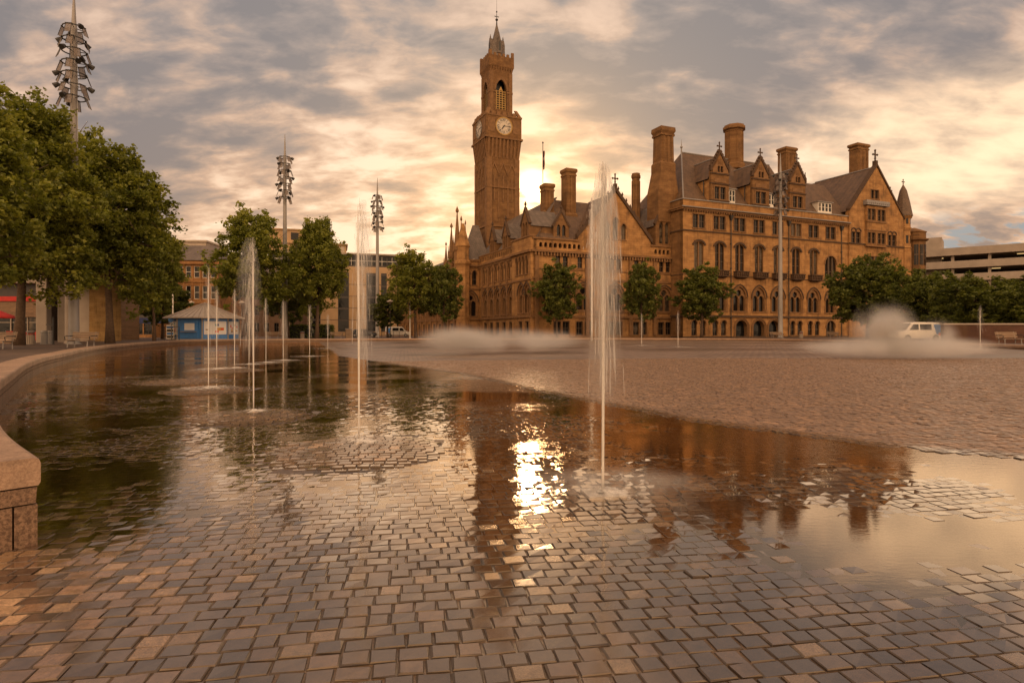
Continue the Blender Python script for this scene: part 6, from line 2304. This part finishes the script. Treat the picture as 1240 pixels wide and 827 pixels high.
# ------------------------------------------------------------------ trees
def leaf_material(name, c1, c2, c3):
    m, t = new_mat(name)
    a = t.add('ShaderNodeAttribute', dict(attribute_name='tone')).outputs['Fac']
    col = t.ramp(a, [(0.0, c1), (0.55, c2), (1.0, c3)])
    p = t.add('ShaderNodeBsdfPrincipled', Base_Color=col, Roughness=0.5)
    p.inputs['Specular IOR Level'].default_value = 0.35
    tl = t.add('ShaderNodeBsdfTranslucent', Color=t.mix(1.0, col, (1.5, 1.5, 0.7), 'MULTIPLY'))
    t.set(t.out, 'Surface', t.add('ShaderNodeMixShader', i0=0.38, i1=p, i2=tl))
    return m
LEAF = leaf_material('plane_leaves', (0.078, 0.096, 0.016), (0.20, 0.212, 0.036), (0.38, 0.355, 0.062))
LEAFD = leaf_material('dark_leaves', (0.052, 0.068, 0.014), (0.122, 0.138, 0.028), (0.23, 0.228, 0.048))
BARK = simple('grey_brown_bark', (0.10, 0.062, 0.038), 0.9, var=0.4, nscale=6.0, bump=0.6)

def leaves_mesh(name, C, size, per, spread, seed, mat):
    """C: cluster centres (n,3); leaf cards bent along the midrib"""
    r = np.random.default_rng(seed)
    n = len(C) * per
    P = np.repeat(C, per, 0) + r.normal(0, 1, (n, 3)) * spread * np.array([1, 1, 0.75])
    th = r.uniform(0, 2 * PI, n)
    tilt = r.normal(0.35, 0.5, n)
    d = np.stack([np.cos(th) * np.cos(tilt), np.sin(th) * np.cos(tilt), -np.sin(tilt)], 1)
    up = np.array([0, 0, 1.0]) + r.normal(0, 0.45, (n, 3))
    s = np.cross(d, up)
    s /= np.linalg.norm(s, axis=1, keepdims=True)
    nn = np.cross(s, d)
    L = size * r.uniform(0.65, 1.25, n)[:, None]
    Wd = L * r.uniform(0.40, 0.55, n)[:, None]
    sag = L * 0.16
    V = np.stack([P - d * L * 0.5, P + d * L * -0.05 + s * Wd + nn * sag, P + d * L * 0.5 - nn * sag * 0.5, P - d * L * 0.05 - s * Wd + nn * sag], 1)
    me = bpy.data.meshes.new(name)
    me.vertices.add(n * 4)
    me.vertices.foreach_set('co', V.reshape(-1))
    me.loops.add(n * 4)
    me.loops.foreach_set('vertex_index', np.arange(n * 4))
    me.polygons.add(n)
    me.polygons.foreach_set('loop_start', np.arange(n) * 4)
    me.polygons.foreach_set('use_smooth', np.zeros(n, bool))
    at = me.attributes.new('tone', 'FLOAT', 'FACE')
    ct = np.repeat(r.beta(2, 2.4, len(C)), per)
    at.data.foreach_set('value', np.clip(ct * 0.6 + r.uniform(0, 0.4, n), 0, 1).astype(np.float32))
    me.materials.append(mat)
    me.update(calc_edges=True)
    return me

def tree_meshes(seed, H, z0, rad, lobes=16, clus=420, per=55, leaf=0.26, mat=None, trunk_r=0.24, lean=0.0, top_narrow=0.55):
    """trunk with limbs, crown of leaf clusters from z0 to H"""
    r = np.random.default_rng(seed)
    ch = H - z0
    cen = []
    tr = MB()
    base = Vector((0, 0, 0))
    # trunk
    pts, rad_ = [], []
    nseg = 7
    for i in range(nseg + 1):
        q = i / nseg
        pts.append((lean * q + 0.12 * math.sin(q * 4 + seed), 0.1 * math.cos(q * 5 + seed), q * (z0 + ch * 0.72)))
        rad_.append(trunk_r * (1.35 if i == 0 else 1.0) * (1 - 0.75 * q) + 0.02)
    tr.tube(pts, rad_, 9)
    pts = np.array(pts)
    lob = []
    for k in range(lobes):
        q = (k + 0.5) / lobes
        zz = z0 + ch * (0.14 + 0.74 * q)
        env = rad * math.sin(PI * min(1, 0.30 + 0.70 * q) ** 1.0) ** 0.75 if q > 0.3 else rad * (0.72 + 0.28 * q / 0.3)
        env = rad * (1 - (max(0, q - 0.35) / 0.65) ** 2 * top_narrow) if q > 0.35 else rad * (0.70 + 0.30 * q / 0.35)
        a = k * 2.4 + r.uniform(-0.5, 0.5)
        lr = rad * r.uniform(0.22, 0.38)
        d = max(0, env - lr) * r.uniform(0.65, 1.05)
        c = np.array([d * math.cos(a) + lean, d * math.sin(a), zz + r.normal(0, 0.06 * ch)])
        lob.append((c, lr))
        # limb to the lobe
        zb = min(zz - 0.25 * d, z0 + ch * 0.6)
        zb = max(zb, z0 * 0.85)
        b0 = np.array([np.interp(zb, pts[:, 2], pts[:, 0]), np.interp(zb, pts[:, 2], pts[:, 1]), zb])
        mid = (b0 + c) / 2 + np.array([0, 0, 0.12 * d])
        tr.tube([tuple(b0), tuple(mid), tuple(c)], [trunk_r * 0.42, trunk_r * 0.28, 0.035], 6)
        for j in range(3):
            e = c + r.normal(0, 1, 3) * lr * 0.6
            tr.tube([tuple(mid * 0.4 + c * 0.6), tuple((c + e) / 2 + np.array([0, 0, 0.1])), tuple(e)], [trunk_r * 0.15, trunk_r * 0.10, 0.012], 5)
    pc = clus // lobes
    for c, lr in lob:
        v = r.normal(0, 1, (pc, 3))
        v /= np.linalg.norm(v, axis=1, keepdims=True)
        rr = lr * (0.55 + 0.62 * r.uniform(0, 1, (pc, 1)) ** 0.6)
        cen.append(c + v * rr * np.array([1.0, 1.0, 0.85]))
    # stray sprays that break the outline
    for c, lr in lob:
        v = r.normal(0, 1, (4, 3)) + np.array([0, 0, 0.4])
        v /= np.linalg.norm(v, axis=1, keepdims=True)
        cen.append(c + v * lr * r.uniform(1.15, 1.5, (4, 1)))
    cen = np.concatenate(cen)
    crown = leaves_mesh('crown', cen, leaf, per, rad * 0.046, seed + 100, mat or LEAF)
    return tr.mesh('trunk', BARK, True), crown
def tree(meshes, px, Y, label, rot=0.0, s=(1, 1, 1), group='trees round the square'):
    r = thing('tree', label, 'tree', (W(px, Y), Y, PZ), rot, group)
    r.scale = s
    put('trunk', meshes[0], r)
    put('crown', meshes[1], r)
    return r
TA = tree_meshes(1, 17.0, 3.9, 5.6, 34, 760, 44, 0.29, LEAF, 0.30, lean=1.1, top_narrow=0.8)
TB = tree_meshes(2, 15.6, 4.2, 5.4, 34, 760, 44, 0.29, LEAF, 0.27, top_narrow=0.85)
TC = tree_meshes(3, 14.0, 3.6, 5.2, 24, 480, 34, 0.33, LEAF, 0.24)
TD = tree_meshes(4, 10.0, 3.0, 3.7, 20, 340, 34, 0.30, LEAFD, 0.17, top_narrow=0.6)
TE = tree_meshes(5, 10.0, 2.3, 5.0, 28, 520, 38, 0.32, LEAFD, 0.22, top_narrow=0.35)
TF = tree_meshes(6, 14.5, 3.4, 5.0, 32, 680, 42, 0.29, LEAF, 0.26, top_narrow=0.45)
tree(TA, 20, 43, 'big leafy tree with a leaning trunk at the left, beside the litter bin')
tree(TF, -62, 31, 'nearest tree, its bright leaves reaching in at the left picture edge', 0.6, (0.92, 0.92, 0.92))
tree(TB, 131, 52, 'big leafy tree with a straight trunk between the column and the kiosk', 1.0, (1.08, 1.08, 1.06))
tree(TF, 78, 58, 'tall tree behind the bench and columns, partly hidden by its neighbours', 2.3, (1.15, 1.15, 1.38))
tree(TC, 186, 64, 'rounded tree left of the kiosk, in front of the orange sandstone building', 2.0, (0.62, 0.62, 0.92))
tree(TD, 198, 84, 'small dark tree over the navy shop awning', 0.4, (1.05, 1.05, 0.83))
tree(TC, 303, 80, 'tall tree with a broken top right behind the kiosk', 0.3, (1.10, 1.10, 1.18))
tree(TB, 384, 84, 'tall full tree right of the mid lighting mast', 2.6, (0.92, 0.92, 1.05))
tree(TD, 348, 92, 'small tree at the back between the two tall trees by the mast', 2.9, (1.05, 1.05, 1.0))
tree(TD, 470, 102, 'small dark tree by the disc headed lamp before the apartment block', 0.2, (0.9, 0.9, 0.72))
tree(TC, 503, 92, 'leafy tree left of city hall, left of the touching pair', 1.1, (0.92, 0.92, 0.92))
tree(TD, 538, 90, 'smaller tree left of city hall, right of the touching pair', 2.2, (0.88, 0.88, 1.06))
tree(TD, 675, 87, 'small round tree in front of the corner of city hall by the plinth', 0.7, (1.0, 1.0, 1.04))
tree(TD, 777, 88, 'small tree behind the tallest jet in front of city hall', 1.9, (0.86, 0.86, 1.06))
tree(TD, 849, 88, 'small tree in front of the left end of the long city hall wing', 3.4, (1.12, 1.12, 1.02))
tree(TE, 1052, 79, 'broad dark tree in front of the gabled end of city hall', 0.0, (1.02, 1.02, 1.0))
tree(TE, 1122, 72, 'broad tree above the white van, right of the broadest one', 1.2, (0.86, 0.86, 0.76))
tree(TE, 1178, 62, 'spreading tree behind the retaining wall, left of the last tree', 2.4, (0.84, 0.84, 0.63))
tree(TE, 1246, 60, 'last tree at the right picture edge behind the bench', 3.9, (0.80, 0.80, 0.58))
tree(TC, 1218, 88, 'tree farther back below the car park decks', 2.9, (0.9, 0.9, 0.5))

# clipped hedge and planting
def hedge(px0, px1, Y, h, d, label, seed):
    xa, xb = W(px0, Y), W(px1, Y)
    r = thing('hedge', label, 'hedge', ((xa + xb) / 2, Y, PZ))
    w_ = xb - xa
    m = MB(); m.box(-w_ / 2 + 0.1, w_ / 2 - 0.1, -d / 2 + 0.1, d / 2 - 0.1, 0, h - 0.1)
    obj('core', m, simple('hedge_core', (0.012, 0.014, 0.006), 0.9), r)
    P = leafy_box(w_, d, h, 900, seed, 0.2)
    put('foliage', leaves_mesh('foliage', P, 0.16, 8, 0.10, seed, LEAFD), r)
hedge(346, 402, 93, 1.9, 1.2, 'dark clipped hedge behind the two benches left of the second mast', 21)
hedge(133, 158, 90, 1.0, 1.6, 'low yellowish planting bed in front of the two storey shop', 22)
# ------------------------------------------------------------------ fountain jets and mist
def water_jet_mat(name, col, trans, alpha_noise=0.0):
    m, t = new_mat(name)
    d = t.add('ShaderNodeBsdfDiffuse', Color=col)
    tl = t.add('ShaderNodeBsdfTranslucent', Color=col)
    gl = t.add('ShaderNodeBsdfGlossy', Color=(1, 1, 1), Roughness=0.25)
    a = t.add('ShaderNodeMixShader', i0=0.55, i1=d, i2=tl)
    a = t.add('ShaderNodeMixShader', i0=0.12, i1=a, i2=gl)
    tr = t.add('ShaderNodeBsdfTransparent')
    t.set(t.out, 'Surface', t.add('ShaderNodeMixShader', i0=trans, i1=a, i2=tr))
    return m
def stream_mat():
    m, t = new_mat('white_water_jet')
    tcd = t.add('ShaderNodeTexCoord').outputs
    s = t.add('ShaderNodeSeparateXYZ', i0=tcd['Generated'])
    n = t.add('ShaderNodeTexNoise', Vector=t.add('ShaderNodeMapping', Vector=tcd['Object'], Scale=(60, 60, 4)), Scale=1.0, Detail=4.0)
    d = t.add('ShaderNodeBsdfDiffuse', Color=(0.95, 0.90, 0.84))
    tl = t.add('ShaderNodeBsdfTranslucent', Color=(0.95, 0.90, 0.84))
    gl = t.add('ShaderNodeBsdfGlossy', Color=(1, 1, 1), Roughness=0.25)
    a = t.add('ShaderNodeMixShader', i0=0.5, i1=d, i2=tl)
    a = t.add('ShaderNodeMixShader', i0=0.15, i1=a, i2=gl)
    f = t.math('ADD', t.math('MULTIPLY', t.smooth(s.outputs[2], 0.55, 1.0), 0.65), t.math('MULTIPLY', t.smooth(n.outputs[0], 0.45, 0.65), 0.18), clamp=True)
    t.set(t.out, 'Surface', t.add('ShaderNodeMixShader', i0=f, i1=a, i2=t.add('ShaderNodeBsdfTransparent')))
    return m
JET = stream_mat()
SPRAY = water_jet_mat('falling_spray', (0.95, 0.90, 0.84), 0.62)
STEELP = simple('nozzle_steel', (0.5, 0.45, 0.40), 0.35, metal=0.6)
def foam_mat():
    m, t = new_mat('foam')
    c = t.add('ShaderNodeTexCoord').outputs['Object']
    n = t.add('ShaderNodeTexNoise', Vector=c, Scale=9.0, Detail=6.0, Roughness=0.7)
    s = t.add('ShaderNodeSeparateXYZ', i0=t.add('ShaderNodeTexCoord').outputs['Generated'])
    gx = t.math('SUBTRACT', t.math('MULTIPLY', s.outputs[0], 2.0), 1.0)
    gy = t.math('SUBTRACT', t.math('MULTIPLY', s.outputs[1], 2.0), 1.0)
    rad = t.math('SQRT', t.math('ADD', t.math('MULTIPLY', gx, gx), t.math('MULTIPLY', gy, gy)))
    f = t.math('MULTIPLY', t.smooth(n.outputs[0], 0.40, 0.66), t.smooth(rad, 1.0, 0.2))
    d = t.add('ShaderNodeBsdfDiffuse', Color=(0.85, 0.80, 0.74))
    t.set(t.out, 'Surface', t.add('ShaderNodeMixShader', i0=t.math('MULTIPLY', f, 0.75), i1=t.add('ShaderNodeBsdfTransparent'), i2=d))
    return m
FOAM = foam_mat()
def veil_mat(name, dens, scale):
    m, t = new_mat(name)
    tcd = t.add('ShaderNodeTexCoord').outputs
    s = t.add('ShaderNodeSeparateXYZ', i0=tcd['Generated'])
    gx = t.math('SUBTRACT', t.math('MULTIPLY', s.outputs[0], 2.0), 1.0)
    gy = t.math('SUBTRACT', t.math('MULTIPLY', s.outputs[1], 2.0), 1.0)
    rad = t.math('SQRT', t.math('ADD', t.math('MULTIPLY', gx, gx), t.math('MULTIPLY', gy, gy)))
    n = t.add('ShaderNodeTexNoise', Vector=t.add('ShaderNodeMapping', Vector=tcd['Object'], Scale=(1, 1, 0.06)), Scale=scale, Detail=3.0)
    k = t.math('MULTIPLY', t.smooth(n.outputs[0], 0.38, 0.62), t.smooth(rad, 1.0, 0.1))
    k = t.math('MULTIPLY', k, t.math('MULTIPLY', t.smooth(s.outputs[2], 0.05, 0.9), dens))
    v = t.add('ShaderNodeVolumePrincipled', Color=(0.97, 0.93, 0.88), Density=k, Anisotropy=0.6)
    t.set(t.out, 'Volume', v)
    return m
def make_jet(label, x, y, H, r0, n, spread, seed, drop=0.6, bias=(0, 0), plate=False, veil=0.0, vd=1.0, foam=0.32):
    rn = random.Random(seed)
    z0 = float(floor_z(np.array([x]), np.array([y]))[0]) + 0.004
    r = thing('fountain_jet', label, 'fountain jet', (x, y, z0), 0, 'jets of the pool')
    m = MB()
    k = 14
    pts, rad = [], []
    for i in range(k + 1):
        q = i / k
        pts.append((0.010 * math.sin(q * 3 + seed) * q, 0.010 * math.cos(q * 2) * q, q * H * 0.97))
        rad.append(r0 * (0.75 + 0.45 * q * q) * (1 if q < 0.86 else max(0.15, (1 - q) / 0.14)))
    m.tube(pts, rad, 8)
    obj('stream', m, JET, r, smooth=True)
    # falling threads of water: ballistic arcs broken into drops
    m = MB()
    for i in range(n):
        a = rn.uniform(0, 2 * PI)
        v = abs(rn.gauss(0, 0.55)) * spread
        ex, ey = v * math.cos(a) + bias[0] * rn.uniform(0.2, 1.0), v * math.sin(a) + bias[1] * rn.uniform(0.2, 1.0)
        top = H * (1 - 0.10 * rn.random() ** 1.5)
        fall = drop * H
        s0 = rn.random() ** 1.35
        ln = rn.uniform(0.04, 0.17) * (0.5 + s0)
        P, Rr = [], []
        for j in range(5):
            q = min(1.15, s0 + ln * (j / 4 - 0.5))
            q = max(-0.12, q)
            P.append((ex * (0.25 + 0.75 * math.sqrt(max(0.0, q))), ey * (0.25 + 0.75 * math.sqrt(max(0.0, q))), top - max(q, 0) * fall + (0.02 if q < 0 else 0) - (1 if q < 0 else 0) * 0.0))
            Rr.append((0.0014 + 0.0022 * rn.random()) * (0.25 if j in (0, 4) else 1.0) * (r0 / 0.016))
        if P[0][2] - P[-1][2] < 0.02:
            continue
        m.tube(P, Rr, 4)
    if veil:
        vm = MB()
        rr_ = veil
        vm.loft([[(bias[0] * 0.6 + k * rr_ * math.cos(2 * PI * i / 16), bias[1] * 0.6 + k * rr_ * math.sin(2 * PI * i / 16), H * q) for i in range(16)] for k, q in ((0.95, 0.12), (1.0, 0.35), (0.95, 0.6), (0.78, 0.8), (0.5, 0.93), (0.2, 1.0))])
        obj('spray_veil', vm, veil_mat('spray_veil_%d' % seed, 3.0 / (rr_ * 8) * vd, 9.0 / rr_), r)
    if n:
        obj('spray', m, SPRAY, r, smooth=True)['kind'] = 'stuff'
    fm = MB()
    fr_ = foam
    fm.loft([[(k * fr_ * (1 + 0.18 * math.sin(3 * a_ + seed)) * math.cos(a_), k * fr_ * (1 + 0.15 * math.cos(2 * a_ + seed)) * math.sin(a_), z) for a_ in [2 * PI * i / 28 for i in range(28)]] for k, z in ((1.0, 0.0), (0.8, 0.012), (0.4, 0.022), (0.05, 0.05))], cap=False)
    obj('foam', fm, FOAM, r, smooth=True)
    dm = MB()
    for i in range(26):
        a_, q_ = rn.uniform(0, 2 * PI), rn.random()
        rr2, hh2 = fr_ * 0.55 * rn.random() ** 0.7, 0.16 * rn.random() ** 2 * (1 + r0 * 20)
        sz = rn.uniform(0.002, 0.0045) * (r0 / 0.016) ** 0.7
        dm.lathe(rr2 * math.cos(a_), rr2 * math.sin(a_), [(0.0003, hh2 - sz), (sz, hh2), (0.0003, hh2 + sz * 1.6)], 5)
    obj('splash_drops', dm, SPRAY, r, smooth=True)['kind'] = 'stuff'
    m = MB()
    if plate:
        m.box(-0.15, 0.15, -0.13, 0.13, -0.012, 0.012, 0, R(10), (0, 0))
        m.lathe(0, 0, [(0.055, 0.012), (0.055, 0.018), (0.03, 0.02)], 16, 1)
    else:
        m.lathe(0, 0, [(0.06, -0.01), (0.06, 0.012), (0.025, 0.014)], 14, 0)
    obj('nozzle', m, [STEELP, IRON], r)
    return r
make_jet('tallest looking white jet at the centre right, rising from a square steel plate', W(730, 4.86), 4.86, 2.62, 0.0145, 300, 0.12, 1, 0.62, (0.015, 0), plate=True, veil=0.175, vd=8.0)
make_jet('jet with a faint spray plume in front of the second mast', W(434.5, 6.9), 6.9, 2.74, 0.0140, 180, 0.13, 2, 0.62, (0.08, 0.05), veil=0.15, vd=2.5)
make_jet('jet with a round plume rising from the first dome of setts, right of the kiosk', W(307, 9.5), 9.5, 2.70, 0.0145, 180, 0.16, 3, 0.6, (-0.12, 0), veil=0.24, vd=2.5)
small = [(252.5, 323, 13.6, 60, 0.16, 'thin jet over the middle of the kiosk roof'), (262.5, 348, 20.5, 70, 0.18, 'faint spindle shaped jet over the right half of the kiosk'),
         (284, 349, 21.5, 90, 0.22, 'spindle shaped jet at the right edge of the kiosk'), (301.5, 357.5, 24.5, 80, 0.2, 'small jet close beside the plume jet right of the kiosk'),
         (322, 360, 26.0, 110, 0.3, 'small plume jet over the back bench left of the mast'), (343, 362.5, 28.0, 110, 0.3, 'small plume jet in front of the mid lighting mast'),
         (375, 369, 32.5, 100, 0.26, 'small spindle jet in front of the hedge'), (397, 380, 48.0, 70, 0.4, 'low jet over the bench beside the timber box'),
         (426.5, 385, 63.0, 60, 0.3, 'tiny jet behind the timber box, left of the jet with a faint plume'), (777, 381, 51, 50, 0.25, 'small far jet in front of the tree behind the tallest jet'),
         (821, 379, 47, 40, 0.2, 'faint far jet left of the tree before the long wing'), (1187, 373, 37, 70, 0.35, 'faint cone shaped jet left of the last bench at the right')]
for i, (px, py, Y, n, sp_, lb) in enumerate(small):
    make_jet(lb, W(px, Y), Y, Zp(py, Y), 0.011 * (1 + Y / 60), n, sp_ * 0.8, 10 + i, 0.6, foam=0.5 + Y * 0.02, veil=0.05 + Y * 0.0045, vd=0.9)
make_jet('tall white column of water far off at the middle, rising in front of city hall', W(716.6, 76), 76, Zp(236, 76), 0.16, 160, 0.9, 40, 0.35)

def mist_mat(name, dens, scale, seed):
    m, t = new_mat(name)
    tcd = t.add('ShaderNodeTexCoord').outputs
    g = t.add('ShaderNodeVectorMath', dict(operation='MULTIPLY_ADD'), i0=tcd['Generated'], i1=(2, 2, 2), i2=(-1, -1, -1))
    ln = t.add('ShaderNodeVectorMath', dict(operation='LENGTH'), i0=g).outputs['Value']
    n = t.add('ShaderNodeTexNoise', dict(noise_dimensions='4D'), Vector=tcd['Object'], W=seed, Scale=scale, Detail=4.0, Roughness=0.55)
    s = t.add('ShaderNodeSeparateXYZ', i0=tcd['Generated'])
    f = t.smooth(t.math('ADD', ln, t.math('MULTIPLY', t.math('SUBTRACT', n.outputs[0], 0.5), 0.9)), 1.0, 0.1)
    k = t.math('MULTIPLY', t.smooth(n.outputs[0], 0.36, 0.68), f)
    k = t.math('MULTIPLY', k, t.smooth(s.outputs[2], 1.0, 0.25))
    k = t.math('MULTIPLY', k, dens)
    v = t.add('ShaderNodeVolumePrincipled', Color=(0.96, 0.92, 0.88), Density=k, Anisotropy=0.25)
    t.set(t.out, 'Volume', v)
    return m
def mist(label, x, y, z0, rx, ry, h, dens, scale, seed):
    m = MB()
    n = 20
    prof = [(0.02, 0), (0.75, 0.01), (0.98, 0.18), (1.0, 0.32), (0.9, 0.58), (0.66, 0.82), (0.3, 0.97), (0.02, 1.0)]
    m.loft([[(k * rx * math.cos(2 * PI * i / n), k * ry * math.sin(2 * PI * i / n), q * h) for i in range(n)] for k, q in prof])
    o = obj('mist', m, mist_mat('mist_%d' % seed, dens, scale, seed), None, (x, y, z0))
    tag(o, label, 'mist', 'clouds of spray over the pool')
    o['kind'] = 'stuff'
    return o
mist('long low bank of white spray mist in front of the city hall side facade', W(612, 33), 33, 0.04, 5.4, 3.0, 1.75, 2.6, 0.5, 3)
mist('dense clump at the left end of the long mist bank', W(552, 32), 32, 0.04, 2.5, 1.6, 2.0, 3.0, 0.6, 7)
mist('taller white burst of spray in front of the white van', W(1070, 26), 26, 0.1, 1.55, 1.4, 2.9, 5.0, 0.9, 11)
mist('second burst of spray at the right of the white van', W(1134, 27), 27, 0.1, 1.0, 1.1, 2.1, 4.5, 1.1, 14)
mist('flat spreading skirt of spray round the right burst', W(1085, 26), 26, 0.1, 4.8, 3.2, 1.25, 4.5, 0.6, 18)
mist('thin veil of spray at the foot of the tallest looking jet', W(742, 4.9), 4.95, 0.0, 1.0, 0.6, 0.2, 5.0, 3.0, 23)
